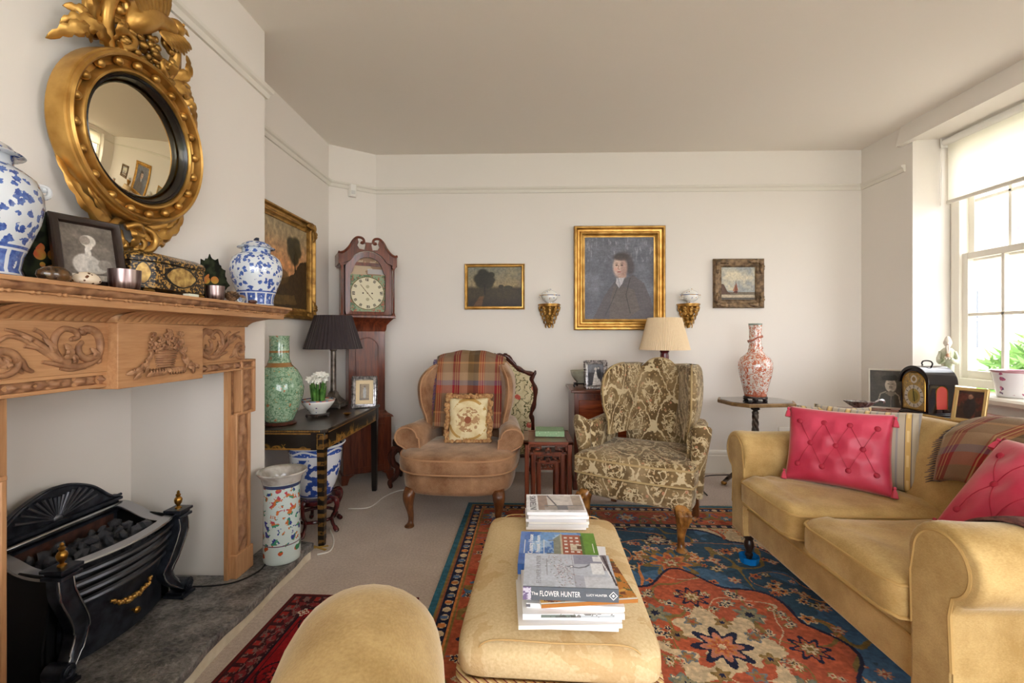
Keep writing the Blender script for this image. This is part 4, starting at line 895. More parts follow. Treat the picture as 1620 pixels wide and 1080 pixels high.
# pediment: front board with arch and swan necks
def swan(s): return [(s * x, z) for x, z in bz2([(.225, 1.79), (.205, 1.785), (.175, 1.80), (.14, 1.84), (.115, 1.885), (.085, 1.912), (.05, 1.91), (.035, 1.89), (.045, 1.872), (.06, 1.878)], 5)]
L = swan(-1); Rr = swan(1)
board = [(-.215, 1.70), (-.215, 1.785)] + [p for p in L[5:26]] + [(-.075, 1.875), (-.085, 1.85), (-.07, 1.825), (-.03, 1.82), (-.02, 1.87), (.02, 1.87), (.03, 1.82), (.07, 1.825), (.085, 1.85), (.075, 1.875)] + [p for p in Rr[5:26]][::-1] + [(.215, 1.785), (.215, 1.70)] + [(.155 * cos(a), 1.665 + .15 * sin(a)) for a in [pi * i / 14 for i in range(2, 13)]]
B().prism(board, -.116, -.094, 'xzy').build('pediment', M['mahog'], ck, smooth=30)
for P in (L, Rr):
    k = len(P); B().tube([(x, -.114, z) for x, z in P], [.010 if i < k - 10 else .012 for i in range(k)], 8).build('swan_neck', M['mahog'], ck)
B().box((-.026, -.12, 1.868), (.026, -.09, 1.878)).build('finial_plinth', M['mahog'], ck)
B().box((-.222, -.118, 1.70), (-.205, .092, 1.79)).build('cornice_side', M['mahog'], ck, bev=.003); B().box((.205, -.118, 1.70), (.222, .092, 1.79)).build('cornice_side', M['mahog'], ck, bev=.003)
B().box((-.205, -.09, 1.715), (.205, .092, 1.725)).build('hood_top', M['mahog'], ck)

# ---------------------------------------------------------------- black and gold chinoiserie side table
tb = thing('lacquer_table', 'black lacquer side table with gilt chinoiserie apron under the dark lamp', 'table', (-1.305, 2.915, 0))
tw, tl = .47, .96
B().prism([(-tw / 2, -tl / 2), (tw / 2 - .025, -tl / 2), (tw / 2, -tl / 2 + .025), (tw / 2, tl / 2 - .025), (tw / 2 - .025, tl / 2), (-tw / 2, tl / 2)], .622, .64, 'xyz').build('top', mat('worn_black_lacquer', fn=mottled((30, 24, 20), (62, 50, 40), 8), rough=.3, coat=.2), tb, bev=.003)
def chino(w, h, seed, right=False):
    cv = Canvas(w, h, (30, 24, 18)); rnd = random.Random(seed)
    for k in range(int(w / 9)):
        cx = rnd.random(); hh = rnd.uniform(.3, .75)
        if rnd.random() < .55: cv.ell(cx, .05, rnd.uniform(.03, .09), hh * .45, (132, 96, 40), .9, .3); cv.ell(cx, .05, .03, hh * .3, (40, 28, 16), .8, .3)
        else:
            for q in range(7): cv.line([(cx + rnd.uniform(-.02, .02), .1), (cx + rnd.uniform(-.04, .04), .1 + hh * rnd.random())], .004, (164, 122, 56), .9)
    cv.rect(0, 0, 1, .07, (150, 108, 48)); cv.rect(0, .93, 1, 1, (150, 108, 48)); cv.grain(.2, 20, 6, seed); return cv
B().box((-tw / 2 + .015, -tl / 2 + .02, .525), (tw / 2 - .016, tl / 2 - .02, .622)).build('apron', M['black'], tb, bev=.002)
painted(chino(180, 24, 3), lambda u, v: (tw / 2 - .0155, -tl / 2 + .075 + (tl - .15) * u, .527 + .092 * v), 'apron_decoration', M['gloss'], tb)
painted(chino(80, 24, 9), lambda u, v: (-tw / 2 + .03 + (tw - .12) * u, -tl / 2 + .0195, .527 + .092 * v), 'apron_decoration', M['gloss'], tb)
b = B()
for i in range(56): b.ball((-tw / 2 + (tw - .03) * (i + .5) / 56, -tl / 2 - .0005, .632), (.0035, .003, .004 + .0015 * (i % 2)), 6, 4)
b.build('gilt_edge', M['giltd'], tb)['kind'] = 'stuff'
def gleg(g):
    x, y, z = g.xyz(); f = (z * 21).frac()
    return g.mix((f - .5).abs().lt(.24) * (x.abs() > 0 if False else g.noise(50, 2).gt(.42)), (24, 19, 15), (112, 80, 38))
M['gleg'] = mat('gilt_husk_leg', fn=gleg, rough=.35)
for sx in (-1, 1):
    for sy in (-1, 1):
        cx, cy = sx * (tw / 2 - .036), sy * (tl / 2 - .04)
        B().loft([[(cx + p * w, cy + q * w, z) for p, q in ((-1, -1), (1, -1), (1, 1), (-1, 1))] for w, z in ((.015, 0), (.017, .04), (.021, .525), (.023, .53), (.023, .622))]).build('leg', M['gleg'] if sy < 0 else M['black'], tb, bev=.002)
        if sx > 0 and sy < 0:
            b = B(); b.frame(-.018, .532, .018, .615, [(0, 0), (0, .002), (.003, .002), (.003, 0)]); b.build('gilt_panel', M['giltd'], tb, loc=(cx, cy - .0235, 0))
TZ = .6405
# green famille-verte bottle vase on a wooden stand
def greenv(g):
    x, y, z = g.xyz(); n = g.noise(60, 4); v = g.vor(22); w = g.vor(44)
    base = g.mix(g.noise(7, 2).step(.4, .6), (138, 168, 140), (166, 190, 160))
    base = g.mix((n - .5).abs().lt(.035), base, (112, 148, 116)); base = g.mix((v + (n - .5) * .9).lt(.17), base, (176, 116, 82)); base = g.mix((w + (n - .5) * .8).lt(.16), base, (178, 160, 112)); base = g.mix((g.noise(23, 3) - .5).abs().lt(.02), base, (94, 128, 100))
    bd = (z - .325).abs().lt(.012).mx((z - .40).abs().lt(.006)); return g.mix(bd, base, (150, 108, 62))
t = thing('green_vase', 'tall green bottle vase painted with orange flowers on the lacquer table', 'vase', (-1.412, 2.60, TZ + .018))
B().lathe([(.07, 0), (.078, .006), (.082, .02), (.105, .07), (.126, .14), (.131, .19), (.122, .245), (.095, .295), (.066, .325), (.054, .36), (.052, .44), (.053, .485), (.056, .492), (.050, .492), (.047, .45)], 48).build('body', mat('green_glaze', fn=greenv, rough=.12, coat=.5), t, smooth=180)
tag(B().lathe([(.088, 0), (.093, .003), (.094, .009), (.086, .013), (.082, .018), (.02, .018)], 40).build('vase_stand', M['rose'], loc=(-1.412, 2.60, TZ)), 'round dark wood stand under the green vase', 'stand')
# bowl of narcissi
t = thing('bowl_stand', 'round black carved stand under the narcissus bowl', 'stand', (-1.30, 2.85, TZ))
B().lathe([(.066, .014), (.07, .017), (.068, .022), (.05, .022), (.04, .016)], 32).build('ring', M['dark'], t)
for i in range(5): a = 2 * pi * i / 5; B().tube([(.06 * cos(a), .06 * sin(a), .016), (.068 * cos(a), .068 * sin(a), .008), (.064 * cos(a), .064 * sin(a), 0.0)], [.009, .007, .006], 8).build('foot', M['dark'], t)
t = thing('flower_bowl', 'white porcelain bowl with red and blue sprigs planted with narcissi', 'bowl', (-1.30, 2.85, TZ + .022))
pmx = mat('sprigged_porcelain', fn=lambda g: g.mix((g.vor(34).lt(.20) * g.noise(18, 2).gt(.45)).mx((g.xyz()[2] - .082).abs().lt(.003)), (226, 224, 216), g.mix(g.noise(30, 1).gt(.5), (170, 70, 50), (66, 80, 130))), rough=.12, coat=.5)
B().lathe([(.05, 0), (.052, .012), (.055, .014), (.075, .035), (.095, .062), (.104, .086), (.100, .086), (.09, .062), (.05, .04), (.001, .04)], 40).build('body', pmx, t, smooth=180)
B().lathe([(.092, .070), (.05, .074), (.001, .075)], 24).build('moss', mat('bulb_fibre', (58, 46, 34), rough=1), t)
t = thing('narcissus_plant', 'white narcissi with green stems growing in the porcelain bowl', 'plant', (-1.30, 2.85, TZ + .096))
M['leafg'] = mat('narcissus_leaf', fn=mottled((48, 92, 34), (96, 142, 62), 30), rough=.45)
M['petal'] = mat('white_petal', (240, 238, 228), rough=.6, sss=.1)
rnd = random.Random(4)
for i in range(24):
    a = rnd.random() * 2 * pi; r = .05 * sqrt(rnd.random()); x, y = r * cos(a), r * sin(a) - .01; h = rnd.uniform(.08, .14)
    b = B(); leaf(b, [(x, y, 0), (x * 1.15, y * 1.15, h * .6), (x * 1.35 + .01 * rnd.uniform(-1, 1), y * 1.35, h)], .012, (.4, -1, .1), 1, 0, n=8); b.build('leaf', M['leafg'], t)
for i in range(15):
    a = rnd.random() * 2 * pi; r = .065 * sqrt(rnd.random()); x, y = r * cos(a), r * sin(a) - .01; h = .125 + .04 * rnd.random() + .02 * (1 - r / .065)
    B().tube([(x * .7, y * .7, 0), (x * .9, y * .9, h * .6), (x, y, h)], .0022, 6).build('stem', M['leafg'], t)
    b = B(); rosette(b, (x, y, h), .027, (rnd.uniform(-.5, .8), -1 + rnd.random() * .6, .5 + rnd.random() * .5), 6, .25); b.build('flower', M['petal'], t, smooth=180)
# dark lamp
def pleated(b, r0, r1, z0, z1, n, amp, th=.002):
    rings = []
    for z, r in ((z0, r0), (z0 + .005, r0 * .995), (z1 - .005, r1 * 1.005), (z1, r1), (z1, r1 - th), (z0, r0 - th)):
        rings.append([((r + amp * (j % 2)) * cos(2 * pi * j / (2 * n)), (r + amp * (j % 2)) * sin(2 * pi * j / (2 * n)), z) for j in range(2 * n)])
    return b.loft(rings, closed=True)
lp = thing('table_lamp', 'dark column table lamp with pleated plum-brown shade on the lacquer table', 'lamp', (-1.345, 3.19, TZ))
M['pewter'] = mat('bronzed_pewter', fn=mottled((70, 62, 56), (128, 118, 108), 22), rough=.42, metal=.7)
b = B()
for w, z0, z1 in ((.078, .012, .036), (.066, .036, .044)): b.box((-w, -w, z0), (w, w, z1))
b.loft([[(p * w, q * w, z) for p, q in ((-1, -1), (1, -1), (1, 1), (-1, 1))] for w, z in ((.064, .044), (.05, .062), (.04, .072), (.028, .095), (.026, .11))]); b.build('base', M['pewter'], lp, bev=.002)
for sx in (-1, 1):
    for sy in (-1, 1): B().ball((sx * .068, sy * .068, .0075), (.01, .01, .0075), 8, 6).build('foot', M['pewter'], lp)
B().lathe([(.026, .108), (.028, .114), (.020, .122), (.0195, .14), (.018, .40), (.024, .408), (.024, .418), (.012, .43), (.010, .47)], 20).build('column', M['pewter'], lp)
pleated(B(), .193, .122, .418, .652, 44, .005).build('shade', mat('plum_silk', (50, 40, 42), rough=.8, sheen=.3), lp, smooth=25)
b = B(); b.tube([(.0, 0, .46), (0, 0, .64)], .004, 6); b.tube([(-.12, 0, .643), (.12, 0, .643)], .002, 6); b.tube([(0, -.12, .643), (0, .12, .643)], .002, 6); b.build('shade_carrier', M['brass'], lp)
# silver photo frame with a standing figure
cv = Canvas(34, 48, (150, 128, 96)); cv.ell(.52, .45, .17, .38, (166, 164, 158)); cv.ell(.52, .84, .08, .07, (96, 74, 56)); cv.put(cv.x < .14, (120, 98, 70)); cv.put(cv.y < .12, (110, 90, 66)); cv.grain(.2, 10, 14, 2)
ROPE = [(0, -.004), (-.002, .006), (.004, .012), (.010, .013), (.016, .009), (.020, .010), (.024, .004), (.024, -.004)]
def rope_edge(t, w, h, m, lean, n=58, r=.0062):
    fr = [o for o in bpy.data.objects if o.parent is t and o.name.startswith('frame')][0]
    pts = []; P = 2 * (w + h); L = radians(-lean)
    for i in range(n * 4):
        d = P * i / (n * 4)
        if d < w: q = (-w / 2 + d, 0)
        elif d < w + h: q = (w / 2, d - w)
        elif d < 2 * w + h: q = (w / 2 - (d - w - h), h)
        else: q = (-w / 2, h - (d - 2 * w - h))
        pts.append((q[0], -.006, q[1]))
    b = B().tube(pts, [r * (1 + .35 * sin(i * pi / 2)) for i in range(len(pts))], 7, closed=True); o = b.build('rope_border', m, fr); return o
t = easel_frame('photo_frame', 'silver rope-edged frame with sepia photograph on the lacquer table', 'photo frame', (-1.125, 3.19, TZ + .004), radians(14), .165, .215, ROPE, M['silver'], cv, lean=12, mount=mat('cream_mount', (226, 204, 164), rough=.7), inner=.026)
rope_edge(t, .165, .215, M['silver'], 12)
tag(B().lathe([(.012, 0), (.014, .002), (.018, .007), (.027, .011), (.025, .013), (.014, .008), (.001, .006)], 28).build('brass_dish', M['brass'], loc=(-1.135, 2.905, TZ)), 'tiny round brass dish on the lacquer table', 'dish')
# jardiniere on carved stand
st = thing('jardiniere_stand', 'dark red carved wood stand with curved legs holding the jardiniere', 'stand', (-1.245, 2.70, 0))
M['redwood'] = mat('red_lacquered_wood', fn=mottled((46, 14, 14), (88, 28, 28), 20), rough=.22, coat=.4)
B().lathe([(.10, .172), (.135, .17), (.145, .18), (.145, .196), (.135, .20), (.10, .20)], 36).build('top', M['redwood'], st)
for i in range(5):
    a = 2 * pi * i / 5 - .35; P = [(.10, .185), (.145, .195), (.162, .165), (.148, .12), (.125, .085), (.128, .05), (.15, .022), (.162, .010)]
    b = B(); pts = bz([(r * cos(a), r * sin(a), z) for r, z in P], 5); k = len(pts); b.tube(pts, [.020 - .010 * min(1, i2 / (k * .55)) + (.004 if i2 > k * .8 else 0) for i2 in range(k)], 10)
    b.ball((.160 * cos(a), .160 * sin(a), .0105), (.014, .014, .0105), 8, 6); b.build('leg', M['redwood'], st)
B().tube([(.118 * cos(2 * pi * i / 30), .118 * sin(2 * pi * i / 30), .075) for i in range(30)], .0095, 8, closed=True).build('stretcher_ring', M['redwood'], st)
jd = thing('jardiniere', 'large blue-and-white landscape jardiniere under the lacquer table', 'pot', (-1.245, 2.70, .2005))
def jar2(g):
    x, y, z = g.xyz(); n = g.noise(20, 4); m = g.noise(7, 2)
    sc = n.gt(.52) * m.gt(.44) * z.lt(.24) * z.gt(.02); bd = (z - .275).abs().lt(.020); a = y.at2(x)
    cir = ((a * 5.0).sin() * .012 + z - .275).abs().gt(.006); low = z.lt(.02) * z.gt(.012)
    f = sc.mx(bd * cir * g.noise(60, 2).gt(.38)).mx(low)
    return g.mix(f, (226, 230, 236), g.mix(n.step(.5, .7), (64, 96, 176), (36, 60, 140)))
B().lathe([(.085, 0), (.09, .004), (.10, .03), (.125, .10), (.142, .18), (.148, .26), (.158, .296), (.168, .306), (.170, .311), (.160, .311), (.142, .28), (.13, .16), (.08, .02), (.001, .016)], 48).build('body', mat('landscape_porcelain', fn=jar2, rough=.12, coat=.5), jd, smooth=180)
# trumpet vase on the hearth
def trump(g):
    x, y, z = g.xyz(); v = g.vor(24); n = g.noise(62, 3)
    f = (v + (n - .5) * 1.5).lt(.36) * z.lt(.355) * z.gt(.09)
    sel = g.noise(21, 1)
    tint = g.mix(sel.gt(.5), g.mix(sel.gt(.42), (58, 66, 136), (64, 140, 112)), g.mix(sel.gt(.60), (196, 112, 62), (178, 74, 86)))
    base = g.mix(z.gt(.372), (200, 214, 210), g.mix(g.noise(14, 3).step(.4, .6), (150, 142, 132), (190, 186, 178)))
    base = g.mix(f, base, tint)
    base = g.mix((z - .362).abs().lt(.008), base, (52, 62, 96))
    lowb = z.lt(.085) * z.gt(.012) * (v + n * .2).lt(.42)
    base = g.mix(lowb, base, g.mix(sel.gt(.5), (46, 130, 82), (190, 84, 48)))
    return g.mix((z - .088).abs().lt(.0022), base, (110, 70, 90))
t = thing('trumpet_vase', 'tall cylindrical enamelled vase with flared rim standing on the hearth', 'vase', (-1.163, 2.165, .0805))
B().lathe([(.080, 0), (.083, .004), (.083, .02), (.082, .12), (.080, .30), (.082, .36), (.092, .395), (.108, .414), (.112, .420), (.109, .424), (.094, .408), (.078, .38), (.072, .30), (.072, .03), (.001, .02)], 48).build('body', mat('enamelled_porcelain', fn=trump, rough=.16, coat=.5), t, smooth=180)
# cables, strip
cable = B().tube(bz([(-1.08, 2.36, .004), (-1.03, 2.40, .004), (-1.06, 2.52, .004), (-1.14, 2.66, .004)], 8), .0038, 6)
tag(cable.build('lamp_cable', M['cable']), 'white cable curling at the foot of the lacquer table by the hearth', 'cable')
tag(B().tube(bz([(-1.16, 2.99, .004), (-1.03, 3.02, .004), (-.99, 3.22, .004), (-.93, 3.34, .004), (-.83, 3.42, .004), (-.90, 3.70, .004), (-1.0, 3.82, .004)], 8), .0038, 6).build('power_cable', M['cable']), 'white cable running along the carpet from jardiniere to wall', 'cable')
tag(B().tube(bz([(-1.58, 1.93, .0845), (-1.42, 1.90, .0845), (-1.26, 1.93, .0845), (-1.20, 2.03, .0845), (-1.22, 2.15, .0845), (-1.27, 2.25, .0845), (-1.29, 2.30, .0845)], 8), .0036, 6).build('hearth_cable', M['cableb']), 'thin black cable trailing over the hearth by the pine leg', 'cable')
ys = mat('yellow_strip', (176, 140, 62), rough=.5)
t = thing('yellow_strap', 'crossed yellow strips on the carpet at the foot of the lacquer table', 'strap', (-1.11, 2.44, 0))
B().box((-.055, -.006, .0005), (.055, .006, .004)).build('strip', ys, t, rot=(0, 0, -.45)); B().box((-.05, -.006, .004), (.05, .006, .007)).build('strip', ys, t, rot=(0, 0, .35))
# ---------------------------------------------------------------- upholstery helpers
def sgn(v, e): return math.copysign(abs(v) ** e, v)
def superell(b, c, r, e1=.3, e2=.3, n=40, m=20, fn=None):
    rings = []
    for i in range(m + 1):
        a = -pi / 2 + pi * i / m; row = []
        for j in range(n):
            t = 2 * pi * j / n; q = max(1e-3, sgn(cos(a), e1))
            p = (r[0] * q * sgn(cos(t), e2), r[1] * q * sgn(sin(t), e2), r[2] * sgn(sin(a), e1))
            if fn: p = fn(*p)
            row.append((c[0] + p[0], c[1] + p[1], c[2] + p[2]))
        rings.append(row)
    return b.loft(rings)
def puff(b, outline, tf, tb, c=None, steps=(1, 1, .985, .94, .86, .7, .45, .2, .02), edge=.5):
    """a stuffed pad from a star-shaped outline in (u, v); grows tf in front (w < 0) and tb behind"""
    if c is None: c = (sum(p[0] for p in outline) / len(outline), sum(p[1] for p in outline) / len(outline))
    rings = []
    for sd, T in ((-1, tf), (1, tb)):
        rr = []
        for k, s in enumerate(steps):
            f = 0 if k == 0 else edge + (1 - edge) * (1 - s ** 2.2) ** .5 if k > 1 else edge * .55
            rr.append([(c[0] + (u - c[0]) * s, sd * T * f, c[1] + (v - c[1]) * s) for u, v in outline])
        rings += rr[::-1] if sd < 0 else rr[1:]
    return b.loft(rings)
def pillow(b, w, h, t, n=24, pinch=.06, p=2.4):
    def S(sd):
        def fn(u, v):
            x, y = 2 * u - 1, 2 * v - 1; k = 1 - pinch * (1 - (x * y) ** 2) * (abs(x) ** 6 + abs(y) ** 6) * 1.0
            q = ((1 - abs(x) ** p) * (1 - abs(y) ** p)); q = max(q, 0) ** .5
            return (x * w / 2 * (1 - pinch * (1 - y * y) * 1.0), sd * (t / 2) * q, h / 2 + y * h / 2 * (1 - pinch * (1 - x * x)))
        return fn
    b.grid(S(-1), n, n); b.grid(S(1), n, n); return b
def weld(o, d=1e-4):
    bm = bmesh.new(); bm.from_mesh(o.data); bmesh.ops.remove_doubles(bm, verts=bm.verts, dist=d); bmesh.ops.recalc_face_normals(bm, faces=bm.faces); bm.to_mesh(o.data); bm.free(); return o
def cabriole(b, x, y, h, sx, sy, r=.03, foot=.028):
    """leg from a knee under the rail to a pad foot, curving out towards (sx, sy)"""
    d = Vector((sx, sy)).normalized()
    prof = [(.0, h + .03, r * 1.15), (.018, h, r * 1.2), (.026, h * .82, r * 1.05), (.018, h * .6, r * .78), (.004, h * .38, r * .6), (.0, h * .2, r * .52), (.006, h * .1, r * .58), (.016, h * .05, foot), (.018, h * .02, foot * 1.05), (.016, 0.0, foot * .85)]
    P = bz([(o, z, rr) for o, z, rr in prof], 3)
    b.loft([[(x + d.x * q.x + q.z * cos(2 * pi * j / 12), y + d.y * q.x + q.z * sin(2 * pi * j / 12), max(0, q.y)) for j in range(12)] for q in P]); return b
def velvet(name, c1, c2, scale=6, rough=.75, sheen=.5, fine=160):
    def fn(g):
        n = g.noise(scale, 4, rough=.6); f = g.noise(fine, 2, st=(1, 1, 3))
        return g.mix((n * .75 + f * .25).step(.36, .66), c1, c2)
    return mat(name, fn=fn, rough=rough, spec=.25, sheen=sheen, bump=(fine, .12))
M['bvelvet'] = velvet('brown_velvet', (124, 86, 58), (182, 142, 108), 7)
M['bpipe'] = mat('brown_piping', (176, 132, 96), rough=.7)
M['gold'] = velvet('gold_velvet', (162, 130, 76), (204, 174, 118), 6)
M['goldp'] = mat('gold_piping', (184, 150, 92), rough=.7)
def tapestry(g):
    x, y, z = g.xyz(); n = g.noise(13, 4); n2 = g.noise(34, 3)
    u = x + y * .45 + (n - .5) * .02; v = z - y * .8 + (n - .5) * .03
    P, Q = .25, .34
    f = (u * (2 * pi / P)).cos() + (v * (2 * pi / Q) + (u * (4 * pi / P)).cos() * .35).cos()
    rib = (f + (n2 - .5) * .9).abs().lt(.12)
    urn = (f.abs().gt(.80) * (g.noise(24, 2, dist=.6) - .5).abs().lt(.035)).mx((f.abs() - 1.35 + (n2 - .5) * .8).abs().lt(.07)); urn0 = (f.abs() - 1.25 + (n2 - .5) * 1.1).abs().lt(.10).mx((f.abs() - 1.72 + (n2 - .5) * .9).abs().lt(.09))
    lf = (g.vor(46) + (n2 - .5) * .7).lt(.30)
    bg = g.mix(g.noise(8, 2).step(.4, .6), (98, 78, 50), (130, 108, 74))
    c = g.mix(lf, bg, (168, 142, 104)); c = g.mix(g.vor(17).lt(.17) * n2.gt(.42), c, (178, 126, 96)); c = g.mix(rib.mx(urn), c, (196, 178, 142))
    wear = g.noise(4, 3).step(.5, .75) * .35
    return g.mix(wear, c, (190, 172, 140)), rib.mx(urn).mx(lf)
M['tap'] = mat('floral_tapestry', fn=tapestry, rough=.85, spec=.15, sheen=.3, bump=('fn', .25, None, .003))
M['tapp'] = mat('tapestry_piping', (172, 148, 104), rough=.8)
def plaid(su, sv, rot=None):
    def fn(g):
        x, y, z = g.xyz(); u, v = su(x, y, z), sv(x, y, z); v = v.abs() if False else v
        def bands(w, P, ps, base):
            f = (w / P).frac(); c = base
            for a, b_, col in ps: c = g.mix((f.gt(a) * f.lt(b_)), c, col)
            return c
        cu = bands(u, .30, [(0, .17, (150, 44, 52)), (.17, .36, (170, 138, 104)), (.36, .50, (120, 96, 60)), (.50, .62, (92, 76, 56)), (.62, .66, (186, 120, 74)), (.66, .76, (158, 48, 50)), (.76, 1, (164, 134, 108)), (.06, .075, (206, 168, 112)), (.11, .125, (206, 168, 112)), (.68, .695, (214, 176, 120)), (.73, .745, (214, 176, 120))], (120, 90, 66))
        cw = bands(v, .34, [(0, .2, (100, 74, 52)), (.2, .36, (160, 50, 54)), (.36, .46, (112, 112, 140)), (.46, .62, (178, 150, 118)), (.62, .8, (134, 106, 76)), (.8, .84, (190, 140, 90)), (.84, 1, (96, 74, 54))], (120, 90, 66))
        c = g.mix(.42, g.mix(.82, (40, 26, 20), cu), g.mix(.82, (40, 26, 20), cw)); n = g.noise(220, 2)
        return g.mix((n - .5).abs() * .5, c, (60, 46, 40))
    return mat('plaid_wool', fn=fn, rough=.95, spec=.1, sheen=.4, bump=(240, .2))

# ---------------------------------------------------------------- brown velvet wing chair
wc = thing('wing_chair', 'brown velvet wing armchair with rounded seat and plaid throw', 'armchair', (-.40, 3.02, 0), radians(-3))
ol = [(.375 * sgn(cos(a), .6) * (1 if sin(a) < .25 else .82), -.02 + (-.375 if sin(a) < 0 else .30) * abs(sin(a)) ** .62) for a in [2 * pi * i / 56 for i in range(56)]]
def slab(b, outline, zs, sc):      # stacked plan outlines
    return b.loft([[(x * s, y * s, z) for x, y in outline] for z, s in zip(zs, sc)])
slab(B(), [(x * .93, y * .945) for x, y in ol], (.205, .212, .235, .30, .318, .33), (.93, .965, .99, 1.0, .98, .90)).build('seat_rail', M['bvelvet'], wc, smooth=60)
seat = slab(B(), ol, (.325, .332, .35, .385, .412, .424, .436, .442, .445), (.93, .98, 1.0, 1.005, .995, .965, .85, .5, .05)).build('seat_cushion', M['bvelvet'], wc, smooth=180)
for z, s in ((.418, .985), (.337, .99)): B().tube([(x * s, y * s, z) for x, y in ol], .0055, 6, closed=True).build('piping', M['bpipe'], seat)
bo = bz2([(-.235, .36), (-.26, .60), (-.285, .80), (-.28, .94), (-.23, .985), (-.10, 1.005), (0, 1.012), (.10, 1.005), (.23, .985), (.28, .94), (.285, .80), (.26, .60), (.235, .36)], 4)
b = B().at((0, .25, 0), rx=radians(-11)); puff(b, bo, .05, .06, (0, .70)); b.M = Matrix.Identity(4)
b.build('backrest', M['bvelvet'], wc, smooth=60)
def wing(b, s, rows, th=.05):
    rings = []
    for z, xo, yf, yb in rows:
        xi = xo - th
        rings.append([(s * (xi - .11), yb, z), (s * (xi - .04), yf + .15, z), (s * (xi - .004), yf + .06, z), (s * (xi + .004), yf + .015, z), (s * (xi + th * .5), yf, z), (s * (xo - .002), yf + .015, z), (s * (xo + .004), yf + .06, z), (s * xo, yb, z)])
    return b.loft(rings)
def smooth_rows(rows, n=5):
    k = len(rows[0]); A_ = bz([(r[0], r[1], r[2]) for r in rows], n); Bq = bz([(r[3], 0, 0) for r in rows], n); return [(p.x, p.y, p.z, q.x) for p, q in zip(A_, Bq)]
for s in (-1, 1):
    rows = smooth_rows([(.50, .285, .06, .30), (.58, .290, .07, .31), (.68, .315, .04, .33), (.78, .325, .03, .35), (.85, .318, .045, .37), (.90, .295, .09, .38), (.935, .268, .17, .40), (.955, .25, .28, .41)])
    w = wing(B(), s, rows).build('wing', M['bvelvet'], wc, smooth=60)
    B().tube([(s * (r[1] - .025), r[2] - .001, r[0]) for r in rows], .005, 6).build('piping', M['bpipe'], w)
    # rolled arm: cross-section swept from front to back
    def sec(y, x0, ztop, flare):
        pts = []
        cx, r = x0 + .02 + flare, .062
        pts += [(x0 - .055, .33), (x0 - .052, .42), (x0 - .045, ztop - .07)]
        for i in range(9): a = pi - pi * 1.25 * i / 8; pts.append((cx + r * cos(a) * 1.15, ztop - r + r * sin(a)))
        pts += [(x0 + .03, ztop - .14), (x0 + .02, .36), (x0 + .01, .24)]
        return [(s * x, y, z) for x, z in pts]
    arm = B().loft([sec(y, x0, zt, fl) for y, x0, zt, fl in ((-.155, .30, .555, .018), (-.165, .30, .567, .02), (-.15, .30, .578, .02), (0, .285, .572, .012), (.15, .275, .575, 0), (.30, .265, .58, -.01))]).build('arm', M['bvelvet'], wc, smooth=60)
    B().tube([(x, -.166, z) for x, y, z in sec(0, .30, .567, .02)][:-1], .005, 6).build('piping', M['bpipe'], arm)
    cabriole(B(), s * .265, -.295, .205, s * .3, -1, .032).build('leg', M['walnut'], wc, smooth=60)
    B().loft([[(s * .22 + p * .02, .27 + q * .02 + (.205 - z) * .25, z) for p, q in ((-1, -1), (1, -1), (1, 1), (-1, 1))] for z in (0, .22)]).build('leg', M['walnut'], wc, bev=.004)
# plaid throw over the back
thr = thing('plaid_throw', 'red and brown plaid throw hanging over the brown velvet chair', 'blanket', (-.40, 3.02, 0), radians(-3))
def tf(u, v):
    # v: 0 bottom of the front fall .. 1 bottom behind; path over the chair top
    x = -.245 + .50 * u + .02 * sin(v * 5 + u * 3) * (1 - u); top = 1.03 - 1.0 * max(0, abs(x) - .03) ** 2
    path = [(.12, .52), (.145, .62), (.17, .72), (.19, .82), (.212, .92), (.245, top - .02), (.30, top + .012), (.36, top + .0), (.385, top - .08), (.40, .80), (.40, .70)]
    f = v * (len(path) - 1); i = min(int(f), len(path) - 2); t = f - i; y = path[i][0] + (path[i + 1][0] - path[i][0]) * t; z = path[i][1] + (path[i + 1][1] - path[i][1]) * t
    w = .006 * sin(u * 26 + v * 4) + .004 * sin(u * 11 - v * 6); return (x, y - .004 + w * (1 if v < .55 else -.5) - .012, z + .003 * sin(u * 20))
thm = plaid(lambda x, y, z: x + .11, lambda x, y, z: z)
o = B().grid(tf, 40, 60).build('cloth', thm, thr, smooth=180); md = o.modifiers.new('thickness', 'SOLIDIFY'); md.thickness = .006; md.offset = 0
b = B(); rnd = random.Random(3)
for i in range(70):
    v = .02 + .52 * i / 70; p = tf(0, v); b.tube([p, (p[0] - .012 - .012 * rnd.random(), p[1] - .008, p[2] - .012 + .01 * rnd.random()), (p[0] - .016 - .016 * rnd.random(), p[1] - .012, p[2] - .03)], [.0028, .0024, .001], 4)
b.build('fringe', mat('blue_fringe', fn=mottled((84, 80, 112), (130, 60, 66), 30), rough=1), thr)['kind'] = 'stuff'
# fringed tapestry cushion
cu = thing('tapestry_cushion', 'small cream tapestry cushion with tasselled fringe on the brown velvet chair', 'cushion', (-.365, 2.985, .448), radians(2))
def flor(c1, c2, c3):
    def fn(g):
        x, y, z = g.xyz(); n = g.noise(16, 4); r = (x * x + (z - .15) * (z - .15)).pw(.5)
        c = g.mix(n.step(.4, .6), c1, c2); c = g.mix((r - .05).abs().lt(.03) * g.noise(40, 3).gt(.5), c, c3); c = g.mix(r.lt(.022), c, (140, 84, 60))
        return g.mix((r - .125).abs().lt(.008) * n.gt(.44), c, (182, 144, 84))
    return fn
b = B().at(rx=radians(-17)); pillow(b, .27, .30, .10); b.M = Matrix.Identity(4)
cc = weld(b.build('cover', mat('aubusson_cloth', fn=flor((222, 208, 168), (208, 188, 142), (170, 134, 98)), rough=.9, spec=.1), cu, smooth=180), 3e-3)
b = B(); rnd = random.Random(6)
